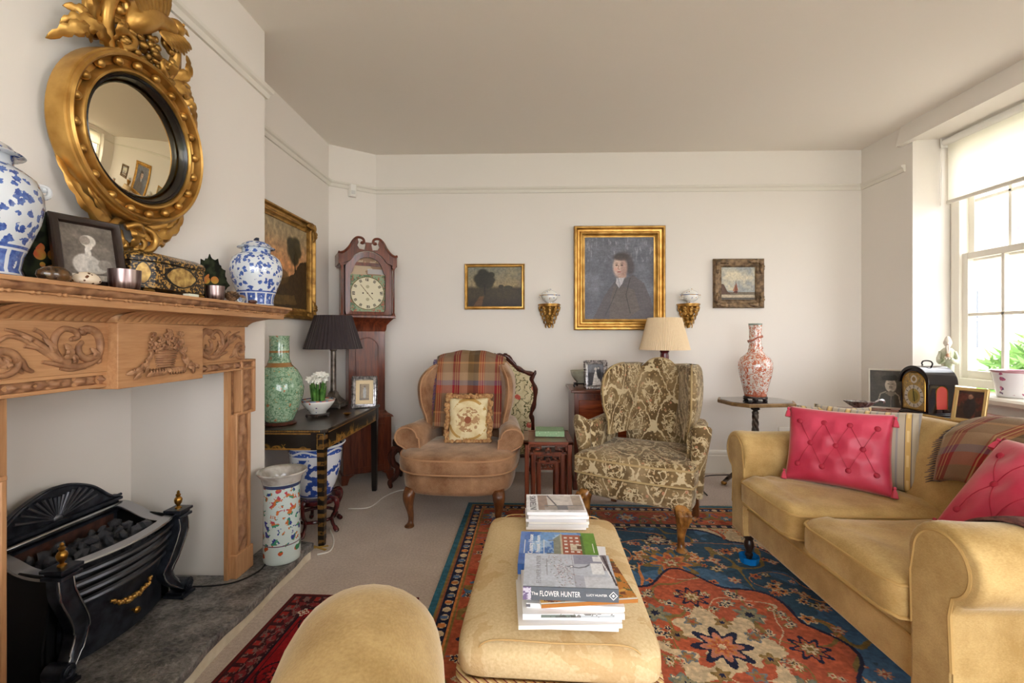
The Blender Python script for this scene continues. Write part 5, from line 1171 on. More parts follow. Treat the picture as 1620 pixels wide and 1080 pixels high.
for i in range(200):
    k4 = i / 50; sd = int(k4); tt = 2 * (k4 - sd) - 1; u, v = ((tt, -1), (1, tt), (-tt, 1), (-1, -tt))[sd]; x = u * .135 * (1 - .05 * (1 - v * v)); z = .15 + v * .15 * (1 - .05 * (1 - u * u)); d = Vector((u, 0, v)).normalized()
    q = Vector((x, 0, z)) + d * rnd.uniform(.002, .022) + Vector((rnd.uniform(-.006, .006), rnd.uniform(-.016, .012), rnd.uniform(-.006, .006))); q = Matrix.Rotation(radians(-17), 3, 'X') @ q; q.z = max(q.z, .012); b.ball(tuple(q), (.013, .010, .014), 6, 4)
b.build('fringe', mat('tan_fringe', fn=mottled((150, 104, 66), (196, 156, 106), 60), rough=1), cu)['kind'] = 'stuff'

# ---------------------------------------------------------------- floral tapestry wing chair
fc = thing('wing_chair', 'tall wing armchair in brown floral tapestry with carved cabriole legs', 'armchair', (.735, 2.80, .0095), radians(-28))
fc.scale = (.96, .96, 1)
ol2 = bz2([(-.30, .26), (-.30, .0), (-.31, -.12), (-.345, -.16), (-.345, -.30), (-.30, -.335), (0, -.36), (.30, -.335), (.345, -.30), (.345, -.16), (.31, -.12), (.30, 0), (.30, .26), (0, .28), (-.30, .26)], 4)[:-1]
slab(B(), [(x * .97, y * .97) for x, y in ol2], (.225, .235, .30, .335, .34), (.95, .985, 1.0, .995, .96)).build('seat_rail', M['tap'], fc, smooth=60)
seat = slab(B(), ol2, (.335, .343, .36, .40, .43, .445, .456, .463, .466), (.94, .985, 1.0, 1.005, .995, .965, .85, .5, .05)).build('seat_cushion', M['tap'], fc, smooth=180)
for z, s in ((.434, .988), (.347, .99)): B().tube([(x * s, y * s, z) for x, y in ol2], .0065, 6, closed=True).build('piping', M['tapp'], seat)
bo = bz2([(-.25, .40), (-.27, .65), (-.28, .86), (-.24, .925), (-.15, .94), (-.08, .985), (0, 1.0), (.08, .985), (.15, .94), (.24, .925), (.28, .86), (.27, .65), (.25, .40)], 4)
b = B().at((.02, .24, 0), rx=radians(-9), sc=(.82, 1, 1)); puff(b, bo, .05, .05, (0, .70)); b.M = Matrix.Identity(4); bk = b.build('backrest', M['tap'], fc, smooth=60)
b = B().at((.02, .235, 0), rx=radians(-9), sc=(.82, 1, 1)); b.tube([(x * 1.005, 0, z * 1.002) for x, z in bo], .006, 6); b.M = Matrix.Identity(4); b.build('piping', M['tapp'], bk)
for s in (-1, 1):
    rows = smooth_rows([(.52, .315, -.02, .27), (.60, .325, .0, .29), (.70, .345, -.035, .31), (.80, .35, -.05, .33), (.88, .345, -.02, .345), (.925, .335, .05, .355), (.95, .315, .16, .36), (.955, .30, .30, .37)])
    rows = [(z, xo * .84 + .02 * s, yf, yb) for z, xo, yf, yb in rows]; w = wing(B(), s, rows, .045).build('wing', M['tap'], fc, smooth=60)
    B().tube([(s * (r[1] - .022), r[2] - .001, r[0]) for r in rows], .006, 6).build('piping', M['tapp'], w)
    # arm: flat-topped inside, with an upright outward-rolled front
    def sec(y, x0, zt):
        pts = [(x0 - .05, .34), (x0 - .052, zt - .04), (x0 - .04, zt - .01), (x0 - .01, zt), (x0 + .03, zt - .006), (x0 + .05, zt - .03), (x0 + .045, zt - .08), (x0 + .03, .36), (x0 + .02, .25)]
        return [(s * x, y, z) for x, z in pts]
    arm = B().loft([sec(y, x0, zt) for y, x0, zt in ((-.13, .33, .60), (-.12, .33, .612), (0, .32, .612), (.15, .31, .615), (.28, .30, .62))]).build('arm', M['tap'], fc, smooth=60)
    P = bz([(s * .335, -.135, .25), (s * .338, -.14, .40), (s * .35, -.15, .52), (s * .358, -.15, .60), (s * .355, -.14, .622)], 5); k = len(P)
    B().tube(P, [.030 + .032 * (i / (k - 1)) ** .8 if i < k - 3 else .060 - .02 * (i - k + 3) for i in range(k)], 16).build('arm_front', M['tap'], fc, smooth=70)
    B().tube([(s * (.30 - .002), y, z) for y, z in ((-.12, .606), (0, .607), (.15, .612), (.26, .616))], .005, 6).build('piping', M['tapp'], arm)
    M['wcar'] = M['walnut']
    lg = cabriole(B(), s * .27, -.285, .225, s * .55, -1, .037, .030).build('leg', mat('carved_gilt_walnut', fn=mottled((96, 56, 22), (176, 122, 58), 18), rough=.28, coat=.3) if s < 0 else bpy.data.materials['carved_gilt_walnut'], fc, smooth=60)
    b = B()
    for q in (-.5, 0, .5):
        d = Vector((s * .55, -1)).normalized(); n = Vector((-d.y, d.x)); c = Vector((s * .27, -.285)) + d * .055 + n * q * .045
        leaf(b, [(c.x, c.y, .232), (c.x + d.x * .018, c.y + d.y * .018, .20), (c.x + d.x * .004 - n.x * q * .02, c.y + d.y * .004 - n.y * q * .02, .14)], .034, (d.x, d.y, .2), 4, .3)
    b.build('knee_carving', bpy.data.materials['carved_gilt_walnut'], lg, smooth=60)
    B().loft([[(s * .275 + p * .02, .23 + q * .02 + (.225 - z) * .22, z) for p, q in ((-1, -1), (1, -1), (1, 1), (-1, 1))] for z in (0, .24)]).build('leg', M['walnut'], fc, bev=.004)

# ---------------------------------------------------------------- gold velvet sofa (front faces -x; local x = depth back, y along)
sf = thing('sofa', 'two-seat gold velvet sofa with rolled arms beside the window', 'sofa', (1.08, 1.775, 0))
LY = .645          # half length over the arms
b = B().box((.02, -LY + .13, .17), (.80, LY - .13, .335)); b.build('base', M['gold'], sf, bev=.02, segs=3)
B().tube([(.018, -LY + .15, .30), (.018, LY - .15, .30)], .005, 6).build('base_piping', M['goldp'], sf)
def cush(y0, y1, seed):
    cy, hy = (y0 + y1) / 2, (y1 - y0) / 2
    def wr(x, y, z):
        k = .016 * mnoise.noise((x * 6 + seed, y * 6, z * 3)) + .010 * mnoise.noise((x * 22 + seed, y * 7, 2))
        up = 1 + .25 * (1 - (y / hy) ** 2) * (1 if z > 0 else .2)
        return (x, y + k * .5, z * up + (k if z > 0 else 0))
    t = superell(B(), (.285, cy, .40), (.325, hy, .068), .32, .22, 64, 28, wr).build('seat_cushion', M['gold'], sf, smooth=180)
    for zz in (.046, -.046):
        pts = [(.285 + .323 * sgn(cos(a), .22), cy + hy * .995 * sgn(sin(a), .22), .40 + zz + .006 * mnoise.noise((cos(a) * 4 + seed, sin(a) * 4, 1))) for a in [2 * pi * i / 80 for i in range(80)]]
        B().tube(pts, .0052, 6, closed=True).build('piping', M['goldp'], t)
cush(.018, LY - .165, 1); cush(-LY + .165, -.012, 5)
# back
rings = []
for i in range(27):
    y = -LY + .05 + (2 * LY - .10) * i / 26; t = i / 26; drop = .05 * (abs(2 * t - 1) ** 6); bul = .03 * sin(pi * min(1, max(0, t))) ** .4
    rings.append([(.56 - bul, y, .34), (.585 - bul, y, .50), (.625 - bul, y, .64), (.66, y, .73 - drop), (.70, y, .775 - drop), (.745, y, .785 - drop), (.785, y, .765 - drop), (.80, y, .70 - drop), (.80, y, .45), (.80, y, .17), (.58, y, .17)])
bk = B().loft(rings).build('backrest', M['gold'], sf, smooth=60)
B().tube([tuple(Vector(r[5]) + Vector((.02, 0, .002))) for r in rings[1:-1]], .0052, 6).build('piping', M['goldp'], bk)
for s in (-1, 1):
    yi = LY - .165
    def sec(x, k=1.0, drop=0.0, pl=0.0):
        pts = [(yi, .17), (yi, .36), (yi - .004, .50)]; cy, cz, r = yi + .092, .562 - drop, .100 * k
        for i in range(41): a = pi - pi * 1.36 * i / 40; rp = r * (1 + pl * (i % 2) * sin(pi * i / 40)); pts.append((cy + rp * cos(a) * 1.06, cz + rp * sin(a)))
        pts += [(yi + .118, .44), (yi + .125, .30), (yi + .125, .17)]
        return [(x, s * y, z) for y, z in pts]
    arm = B().loft([sec(x, k, d, .05 * math.exp(-((x - .035) / .04) ** 2)) for x, k, d in ((-.001, .91, 0), (.004, .975, 0), (.014, 1.0, 0), (.04, 1.0, 0), (.07, 1.0, 0), (.10, 1.0, 0), (.14, 1.0, .0), (.35, .98, -.004), (.55, .97, -.01), (.74, .95, -.012))]).build('arm', M['gold'], sf, smooth=60)
    fp = [(s * (abs(y) * 1.0), z) for x, y, z in sec(0, .80)]; fp = [(s * (yi + .0625 + (abs(y) - yi - .0625) * .93), max(z, .178)) for y, z in fp]
    B().tube([(-.0005, y, z) for y, z in fp[1:-1]], .0055, 6).build('piping', M['goldp'], arm)
    B().prism([(y, z) for y, z in fp], -.004, .03, 'yzx').build('arm_facing', M['gold'], arm, bev=.004)
for s in (-1, 1):
    for x in (.055, .74):
        cy = s * (LY - .10); lg = B().lathe([(.02, .172), (.024, .16), (.026, .14), (.018, .125), (.022, .112), (.024, .095), (.016, .075), (.014, .062), (.019, .055), (.018, .045)], 16, (x, cy, 0)).build('leg', M['dark'], sf)
        B().tube([(x - .008, cy, .0425), (x + .008, cy, .0425)], .0155, 12).build('castor', M['dark'], lg)
        t = tag(B().lathe([(.036, 0), (.042, .003), (.046, .018), (.050, .036), (.046, .036), (.034, .017), (.001, .016)], 10, (0, 0, 0)).build('castor_cup', mat('blue_glass', (24, 140, 232), rough=.06, trans=.35, coat=.5) if s < 0 and x < .1 else bpy.data.materials['blue_glass'], loc=(1.08 + x, 1.775 + cy, .0095), smooth=20),
                'blue glass castor cup under the %s %s leg of the gold sofa' % ('front' if x < .1 else 'rear', 'far' if s > 0 else 'near'), 'castor cup', 'blue castor cups under the sofa')
# cushions and throws on the sofa
M['rasp'] = mat('raspberry_silk', fn=mottled((178, 40, 68), (204, 68, 94), 7), rough=.42, sheen=.4, bump=(14, .25))
def red_cushion(label, loc, rz, rx, w, h, ry=0.0):
    t = thing('red_cushion', label, 'cushion', loc, rz, 'red cushions on the gold sofa'); t.rotation_euler = (rx, ry, rz)
    bt = []
    for r in range(3):
        for c in range(4 if r % 2 == 0 else 3): bt.append(((-.36 + .24 * c + (.12 if r % 2 else 0)) * w, (.22 + .28 * r) * h))
    def P(x, z): 
        u, v = x / (w / 2), (z - h / 2) / (h / 2); q = max((1 - abs(u) ** 2.4) * (1 - abs(v) ** 2.4), 0) ** .5
        dim = min([1] + [0.8 + .2 * min(1, math.hypot(x - bx, z - bz_) / .05) for bx, bz_ in bt]); return q * dim
    b = B()
    for sd in (-1, 1):
        b.grid(lambda u, v: ((2 * u - 1) * w / 2 * (1 - .05 * (1 - (2 * v - 1) ** 2)), sd * .075 * P((2 * u - 1) * w / 2, v * h), h / 2 + (2 * v - 1) * h / 2 * (1 - .05 * (1 - (2 * u - 1) ** 2))), 36, 32)
    weld(b.build('cover', M['rasp'], t, smooth=180), 3e-3)
    bm = mat('crimson_button', (160, 24, 50), rough=.6) if 'crimson_button' not in bpy.data.materials else bpy.data.materials['crimson_button']
    for x, z in bt: B().ball((x, -.075 * P(x, z) - .002, z), (.012, .006, .012), 10, 6).build('button', bm, t)
    for x0, z0 in bt:            # stitched diamond creases
        for x1, z1 in bt:
            if .01 < z1 - z0 < .3 * h and abs(x1 - x0) < .2 * w: B().tube([(x0 + (x1 - x0) * q / 6, -.075 * P(x0 + (x1 - x0) * q / 6, z0 + (z1 - z0) * q / 6) - .0008, z0 + (z1 - z0) * q / 6) for q in range(7)], .0013, 4).build('stitching', bm, t)
    for sx in (-1, 1):
        for z in (0.035, h - .02): B().lathe([(.002, .012), (.006, .010), (.007, .004), (.0045, 0), (.010, -.012), (.014, -.034), (.011, -.036)], 10, (sx * (w / 2 + .002), -.004, z), mod=lambda a, z_: 1 + .1 * sin(6 * a)).build('tassel', M['rasp'], t)
    return t
red_cushion('square raspberry buttoned cushion with tassels propped on the far sofa seat', (1.375, 2.04, .480), radians(-40), radians(-20), .395, .35)
red_cushion('raspberry cushion half hidden at the near end of the sofa', (1.43, 1.385, .478), radians(-84), radians(-42), .46, .42)
def striped(g):
    x, y, z = g.xyz(); f = (x / .072).frac(); c = g.mix(f.lt(.32), (172, 160, 140), (196, 160, 92)); c = g.mix((f - .32).abs().lt(.025).mx((f - .02).abs().lt(.025)), c, (110, 96, 88)); c = g.mix((f - .17).abs().lt(.06) * (z * 60).sin().gt(.1), c, (214, 186, 128)); c = g.mix((f - .66).abs().lt(.05), c, (142, 138, 136)); return c
sm = mat('striped_silk', fn=striped, rough=.6, sheen=.3)
for lab, loc, rz, rx, w, h in (('striped silk cushion behind the square raspberry cushion', (1.525, 2.09, .480), radians(-44), radians(-14), .40, .345), ('tan striped cushion tucked by the far sofa arm behind the others', (1.50, 2.225, .480), radians(-12), radians(-4), .32, .33)):
    t = thing('striped_cushion', lab, 'cushion', loc, rz, 'striped cushions on the gold sofa'); t.rotation_euler = (rx, 0, rz); weld(pillow(B(), w, h, .12).build('cover', sm, t, smooth=180), 3e-3)
# plaid blanket over the sofa back
pb = thing('plaid_blanket', 'plaid wool blanket folded over the sofa back', 'blanket', (1.08, 1.775, 0))
def pf(u, v):
    y = -.52 + .60 * v; f = u * 6; P = [(.575, .60), (.60, .69), (.635, .775), (.70, .825), (.765, .825), (.815, .76), (.83, .60)]; i = min(int(f), 5); t = f - i
    x = P[i][0] + (P[i + 1][0] - P[i][0]) * t; z = P[i][1] + (P[i + 1][1] - P[i][1]) * t
    z += -.035 * (max(0, v - .75) / .25) ** 2 + .006 * sin(v * 9 + u * 4); return (x + .006 * sin(v * 13 + u * 2) - .025 * (1 - v) * (u < .5), y + .03 * sin(u * 3), z)
pm2 = plaid(lambda x, y, z: y * .8 + x * .5, lambda x, y, z: x * 1.0 + z * .8 + y * .2)
o = B().grid(pf, 36, 36).build('cloth', pm2, pb, smooth=180); md = o.modifiers.new('thickness', 'SOLIDIFY'); md.thickness = .022; md.offset = 1
b = B(); rnd = random.Random(9)
for i in range(40):
    p = Vector(pf(i / 55, 1.0)); b.tube([tuple(p + Vector((-.008, -.01, .008))), tuple(p + Vector((-.014, .02, 0))), tuple(p + Vector((-.016 + rnd.uniform(-.01, .01), .045, -.015)))], [.003, .0025, .001], 4)
b.build('fringe', mat('grey_fringe', (96, 88, 96), rough=1), pb)['kind'] = 'stuff'
at_ = thing('arm_throw', 'dark brown knitted throw over the near sofa arm', 'blanket', (1.08, 1.775, 0))
def af(u, v):
    x = .22 + .42 * v; a = radians(40) + radians(150) * u; yi = LY - .165; cy, cz, r = yi + .092, .562, .108
    return (x - .12 * u * (1 - v), -(cy - r * 1.06 * cos(a)) if False else -(cy + r * 1.08 * cos(a)), cz + r * sin(a) + .004 * sin(v * 14))
o = B().grid(af, 20, 16).build('cloth', mat('brown_knit', fn=mottled((74, 42, 38), (112, 70, 60), 60), rough=1, bump=(120, .4)), at_, smooth=180); md = o.modifiers.new('thickness', 'SOLIDIFY'); md.thickness = .008; md.offset = 0

# ---------------------------------------------------------------- second seat: gold armchair in the foreground (faces away from the camera)
ga = thing('gold_armchair', 'gold velvet armchair seen from behind with its rounded arm in the foreground', 'armchair', (-.595, .44, 0), radians(12.5))
# local: front = +y, right arm at +x
B().box((-.36, -.36, .10), (.30, .38, .32)).build('base', M['gold'], ga, bev=.02)
superell(B(), (-.03, .06, .385), (.27, .31, .07), .32, .25, 48, 20).build('seat_cushion', M['gold'], ga, smooth=180)
superell(B(), (-.03, -.34, .50), (.34, .10, .30), .4, .35, 40, 20).build('backrest', M['gold'], ga, smooth=180)
for s in (-1, 1):
    x0 = .375 if s > 0 else -.435
    rings = []
    for y, k, dz in ((-.36, .9, 0), (-.1, .98, 0), (.2, 1.0, 0), (.33, 1.0, 0), (.385, .97, -.004), (.415, .9, -.014), (.432, .74, -.035), (.438, .5, -.07)):
        ring = []
        for i in range(20):
            a = -pi * .12 + pi * 1.24 * i / 19; ring.append((x0 + .150 * k * cos(a), y, .515 + dz + .150 * k * sin(a)))
        ring += [(x0 - .085 * k, y, .30), (x0 - .085 * k, y, .10), (x0 + .085 * k, y, .10), (x0 + .085 * k, y, .30)]
        rings.append(ring)
    B().loft(rings).build('arm', M['gold'], ga, smooth=70)
for x in (-.36, .30):
    for y in (-.30, .32): B().lathe([(.026, .105), (.03, .08), (.02, .05), (.026, .02), (.02, .011)], 14, (x, y, 0)).build('leg', M['dark'], ga)

# ---------------------------------------------------------------- ottoman
ot = thing('ottoman', 'cream damask upholstered ottoman stacked with books and magazines', 'ottoman', (.100, 1.47, 0), radians(-2.4))
def damask(g):
    x, y, z = g.xyz(); n = g.noise(5, 5, dist=1.2); f = (n - .5).abs().lt(.05) * g.noise(3, 2).gt(.46); n3 = g.noise(3.2, 3).step(.5, .68)
    c = g.mix(g.noise(140, 2).step(.3, .7), (206, 180, 136), (220, 198, 156)); c = g.mix(n3 * .38, c, (196, 158, 108)); return g.mix(f * .4, c, (188, 150, 100))
M['damask'] = mat('cream_damask', fn=damask, rough=.85, spec=.15, bump=(200, .15))
def osh(x, y, z): return (x, y, z + (.008 * (1 - (x / .25) ** 2) * (1 - (y / .41) ** 2) if z > 0 else 0))
top = superell(B(), (0, 0, .371), (.25, .41, .055), .5, .16, 72, 28, osh).build('cushion_top', M['damask'], ot, smooth=180)
for sy in (-1, 1):
    b = B(); b.tube(bz([(-.2, sy * .40, .385), (-.165, sy * .385, .418), (0, sy * .386, .419), (.165, sy * .385, .418), (.2, sy * .40, .385)], 8), .0022, 5); b.build('seam', mat('seam_thread', (190, 156, 104), rough=.9) if sy < 0 else bpy.data.materials['seam_thread'], top)
superell(B(), (0, 0, .19), (.236, .39, .13), .12, .14, 56, 16).build('base', M['damask'], ot, smooth=60)
pts = [(.243 * sgn(cos(a), .14), .397 * sgn(sin(a), .14), .318) for a in [2 * pi * i / 360 for i in range(360)]]
def ropem(g):
    x, y, z = g.xyz(); f = ((x + y) * 42 + z * 60).frac(); return g.mix(f.lt(.35), g.mix(f.gt(.8), (196, 160, 106), (120, 44, 44)), (214, 190, 140))
B().tube(pts, .0125, 10, closed=True, mod=lambda i, a: 1 + .16 * abs(sin(1.5 * (a + i * .35)))).build('rope_trim', mat('twisted_rope', fn=ropem, rough=.85), ot, smooth=180)
for sx in (-1, 1):
    for sy in (-1, 1): B().lathe([(.03, .07), (.035, .05), (.03, .02), (.024, .0097)], 14, (sx * .18, sy * .34, 0)).build('foot', M['dark'], ot)
# ---------------------------------------------------------------- needlepoint fire screen and dark scroll-legged stool behind the velvet chair
fs = thing('fire_screen', 'carved rosewood cheval screen with bird and flower needlepoint behind the velvet chair', 'fire screen', (-.19, 3.64, 0), radians(4))
so_ = bz2([(-.26, .19), (-.265, .45), (-.25, .52), (-.275, .60), (-.285, .72), (-.255, .80), (-.27, .835), (-.20, .86), (-.13, .90), (-.06, .97), (0, .99), (.06, .97), (.13, .90), (.20, .86), (.27, .835), (.255, .80), (.285, .72), (.275, .60), (.25, .52), (.265, .45), (.26, .19)], 4)
pan = [(x * .985, .19 + (z - .19) * .985) for x, z in so_]
def needle(g):
    x, y, z = g.xyz(); v = g.vor(9); n = g.noise(22, 3); c = g.mix(n.step(.4, .6), (196, 180, 140), (210, 196, 158))
    c = g.mix((g.noise(15, 4) - .5).abs().lt(.018), c, (92, 88, 56)); return g.mix((v + (n - .5) * .4).lt(.20), c, g.mix(n.gt(.5), (188, 92, 78), (206, 132, 110)))
B().prism(pan, -.008, .008, 'xzy').build('needlepoint_panel', mat('needlepoint', fn=needle, rough=.95, spec=.1, bump=(260, .2)), fs, smooth=0)
B().tube([(x, 0, z) for x, z in so_], [.019 + .004 * sin(i * 1.3) for i in range(len(so_))], 8, closed=True).build('frame', M['rose'], fs)
b = B()
for s in (-1, 1):
    leaf(b, [(0, -.018, .985), (s * .06, -.026, .99), (s * .14, -.022, .905)], .04, (0, -1, 0), 4, .3); leaf(b, [(s * .25, -.016, .80), (s * .28, -.022, .85), (s * .285, -.018, .875)], .03, (0, -1, 0), 3, .3)
b.build('crest_carving', M['rose'], fs, smooth=60)
for s in (-1, 1):
    b = B(); b.tube([(s * .262, 0, .04), (s * .262, 0, .22)], .018, 8)
    for q in (-1, 1): scroll(b, [(s * .262, 0, .10), (s * .262, q * .06, .11), (s * .262, q * .13, .05), (s * .262, q * .16, .022), (s * .262, q * .145, .03)], .018, .012, (1, 0, 0), 1.0, end=.014)
    b.build('scroll_foot', M['rose'], fs)
st = thing('carved_stool', 'dark carved scroll-legged stool half hidden left of the velvet chair', 'stool', (-.80, 3.55, 0))
superell(B(), (0, 0, .335), (.20, .15, .04), .4, .3, 32, 12).build('seat_pad', mat('dark_velvet', (56, 34, 28), rough=.8), st, smooth=180)
B().box((-.20, -.15, .27), (.20, .15, .315)).build('seat_frame', M['rose'], st, bev=.01)
for sx in (-1, 1):
    for sy in (-1, 1):
        P = bz([(sx * .155, sy * .12, .30), (sx * .195, sy * .14, .25), (sx * .185, sy * .135, .19), (sx * .15, sy * .12, .15), (sx * .165, sy * .13, .09), (sx * .205, sy * .145, .05), (sx * .20, sy * .145, .02)], 5); k = len(P)
        B().tube(P, [.030 - .014 * i / k for i in range(k)], 10).build('leg', M['rose'], st)
        B().ball((sx * .20, sy * .145, .0165), .0165, 10, 8).build('foot', M['rose'], st)

# ---------------------------------------------------------------- nest of carved tables
def fret_table(label, x0, x1, y0, y1, h, fz, first):
    t = thing('nesting_table', label, 'side table', ((x0 + x1) / 2, (y0 + y1) / 2, 0), group='nest of carved tables'); w, d = (x1 - x0), (y1 - y0)
    if first:
        B().frame(-w / 2, -d / 2, w / 2, d / 2, [(0, -h), (0, -h + .014), (.004, -h + .02), (.032, -h + .02), (.034, -h + .016), (.034, -h)]).build('top_frame', M['mahogh'], t, rot=(0, 0, 0)) if False else None
        b = B()
        for a, c in (((-w / 2, -d / 2), (w / 2, -d / 2 + .035)), ((-w / 2, d / 2 - .035), (w / 2, d / 2)), ((-w / 2, -d / 2), (-w / 2 + .035, d / 2)), ((w / 2 - .035, -d / 2), (w / 2, d / 2))): b.box((a[0], a[1], h - .018), (c[0], c[1], h))
        b.build('top_frame', M['mahogh'], t, bev=.003)
        B().box((-w / 2 + .034, -d / 2 + .034, h - .014), (w / 2 - .034, d / 2 - .034, h - .003)).build('top_panel', M['mahogh'], t)
    else: B().box((-w / 2, -d / 2, h - .016), (w / 2, d / 2, h)).build('top', M['mahogh'], t, bev=.003)
    for sx in (-1, 1):
        for sy in (-1, 1): B().loft([[(sx * (w / 2 - .022) + p * .013, sy * (d / 2 - .022) + q * .013, z) for p, q in ((-1, -1), (1, -1), (1, 1), (-1, 1))] for z in (0, h - .016)]).build('leg', M['mahog'], t, bev=.004)
    # pierced key-fret under the front
    a, c = -w / 2 + .036, w / 2 - .036; y = -d / 2 + .022; zt, zb = h - .02, h - .02 - fz; r = .0048; W = c - a
    b = B().box((a, y - .007, zt - .008), (c, y + .007, zt)).box((a, y - .006, zb), (c, y + .006, zb + .007)); b.build('apron_rail', M['mahog'], t)
    key = [(.02, .5), (.02, .85), (.30, .85), (.30, .5), (.12, .5), (.12, .18), (.44, .18), (.44, .62), (.56, .62), (.56, .18), (.88, .18), (.88, .5), (.70, .5), (.70, .85), (.98, .85), (.98, .5)]
    P = [(a + W * u, y, zb + fz * v) for u, v in key]; b = B()
    for p, q in zip(P[:-1], P[1:]):
        lo = [min(p[i], q[i]) - (r, .005, r)[i] for i in range(3)]; hi = [max(p[i], q[i]) + (r, .005, r)[i] for i in range(3)]; b.box(lo, hi)
    for u in (.21, .5, .79): b.ball((a + W * u, y - .004, zb + fz * .52), (.008, .006, .008), 8, 6)
    b.build('fretwork', M['mahog'], t)
    return t
fret_table('largest carved fretwork nest table with a book on top', 0.0, .305, 2.77, 3.12, .505, .062, True)
fret_table('middle carved nest table tucked under the largest one', .04, .265, 2.80, 3.08, .435, .05, False)
fret_table('smallest carved nest table innermost of the nest', .075, .232, 2.84, 3.06, .375, .045, False)
def book(name, label, loc, rz, w, d, h, cover, pages=None, cv=None, spine=None, group=None, cat='book', hard=True):
    """w along x (spine at -y), d deep, h thick"""
    t = thing(name, label, cat, loc, rz, group); c = .0022 if hard else .0006; e = .003 if hard else 0
    B().box((-w / 2 + e, -d / 2 + .002, c), (w / 2 - e, d / 2 - e, h - c)).build('pages', pages or M['paper'], t, smooth=0)
    b = B().box((-w / 2, -d / 2, 0), (w / 2, d / 2, c)).box((-w / 2, -d / 2, h - c), (w / 2, d / 2, h)).box((-w / 2, -d / 2 - c, 0), (w / 2, -d / 2 + c, h)); b.build('cover', cover, t, smooth=0)
    if cv is not None: painted(cv, lambda u, v: (-w / 2 + w * u, -d / 2 + d * v, h + .0004), 'cover_print', M['gloss'], t)
    if spine is not None: painted(spine, lambda u, v: (-w / 2 + w * u, -d / 2 - c - .0004, h * v), 'spine_print', M['gloss'], t)
    return t
t = book('green_book', 'pale green hardback book lying on the carved nest of tables', (.172, 2.99, .5055), radians(-2), .185, .15, .034, mat('green_boards', fn=lambda g: g.mix(g.vor(60).lt(.2), (136, 168, 128), (176, 196, 160)), rough=.6), mat('cream_pages', (232, 224, 202), rough=.8))

# ---------------------------------------------------------------- chest of drawers
ch = thing('chest_of_drawers', 'small dark mahogany chest of drawers behind the tapestry chair', 'chest', (.80, 3.615, 0))
B().box((-.42, -.205, .06), (.42, .215, .725)).build('carcass', M['mahog'], ch, bev=.003)
B().box((-.445, -.225, .725), (.445, .22, .747)).build('top', M['mahogh'], ch, bev=.005)
B().box((-.43, -.215, 0), (.43, .218, .07)).build('plinth', M['mahog'], ch, bev=.004)
M['flame'] = wood('flame_mahogany', (92, 36, 16), (164, 78, 36), axis=0, rough=.25, scale=6, coat=.4)
B().box((-.39, -.212, .685), (.39, -.205, .715)).build('slide', M['mahog'], ch)
B().lathe([(.006, 0), (.008, .004), (.009, .01), (.003, .013)], 10).build('slide_knob', M['brass'], ch, loc=(-.14, -.212, .70), rot=(pi / 2, 0, 0))
for z0, z1 in ((.505, .67), (.30, .49), (.09, .285)):
    d = B().box((-.385, -.216, z0), (.385, -.204, z1)).build('drawer', M['flame'], ch, bev=.004)
    for x in (-.16, .16): B().lathe([(.010, 0), (.010, .008), (.022, .014), (.025, .022), (.018, .030), (.001, .033)], 18).build('knob', M['dark'], d, loc=(x - .02, -.216, (z0 + z1) / 2), rot=(pi / 2, 0, 0))
CZ = .7475
t = thing('bowl_stand', 'black carved stand under the celadon bowl on the chest', 'stand', (.455, 3.62, CZ))
B().lathe([(.055, .022), (.06, .026), (.058, .032), (.04, .032), (.035, .026)], 28).build('ring', M['dark'], t)
for i in range(4): a = 2 * pi * i / 4 + .4; B().tube([(.05 * cos(a), .05 * sin(a), .026), (.062 * cos(a), .062 * sin(a), .012), (.056 * cos(a), .056 * sin(a), 0)], [.010, .008, .007], 8).build('foot', M['dark'], t)
t = thing('celadon_bowl', 'pale celadon bowl on a black stand beside the silver wedding photograph', 'bowl', (.455, 3.62, CZ + .032))
B().lathe([(.035, 0), (.036, .01), (.05, .022), (.072, .055), (.082, .092), (.084, .097), (.080, .097), (.068, .055), (.04, .02), (.001, .016)], 36).build('body', mat('celadon', fn=mottled((150, 150, 132), (188, 188, 170), 12), rough=.2, coat=.4), t, smooth=180)
cv = Canvas(40, 56, (78, 78, 86)); cv.put(cv.y > .6, (110, 112, 120)); cv.poly([(.25, 0), (.38, .5), (.5, .72), (.62, .5), (.8, .12), (.8, 0)], (228, 226, 226)); cv.ell(.5, .78, .09, .07, (196, 190, 186)); cv.ell(.7, .6, .14, .3, (50, 50, 56), .9); cv.ell(.68, .82, .07, .06, (176, 170, 166)); cv.grain(.2, 12, 16, 3)
t = easel_frame('photo_frame', 'ornate silver frame with a black-and-white wedding photograph on the chest', 'photo frame', (.555, 3.475, CZ + .004), radians(8), .17, .205, ROPE, M['silver'], cv, lean=10)
rope_edge(t, .17, .205, M['silver'], 10, 40, .008)
tag(B().box((-.06, -.04, 0), (.06, .04, .10)).box((-.064, -.044, .10), (.064, .044, .108)).build('tea_caddy', M['dark'], loc=(.735, 3.62, CZ), bev=.004), 'dark wooden box on the chest between photograph and tapestry chair', 'box')
lp = thing('table_lamp', 'cream pleated-shade lamp with dark red column on the chest', 'lamp', (1.107, 3.60, CZ))
M['oxb'] = mat('oxblood', fn=mottled((66, 16, 20), (98, 28, 32), 20), rough=.3, coat=.4)
B().lathe([(.075, 0), (.078, .01), (.07, .02), (.04, .028), (.028, .045), (.024, .10), (.030, .18), (.034, .24), (.030, .27), (.036, .278), (.034, .288), (.016, .294), (.012, .32)], 28).build('column', M['oxb'], lp)
def lampshade_mat():
    m = mat('cream_silk', (232, 208, 172), rough=.85, sheen=.2); return m
pleated(B(), .19, .128, .293, .543, 90, .003).build('shade', lampshade_mat(), lp, smooth=25)
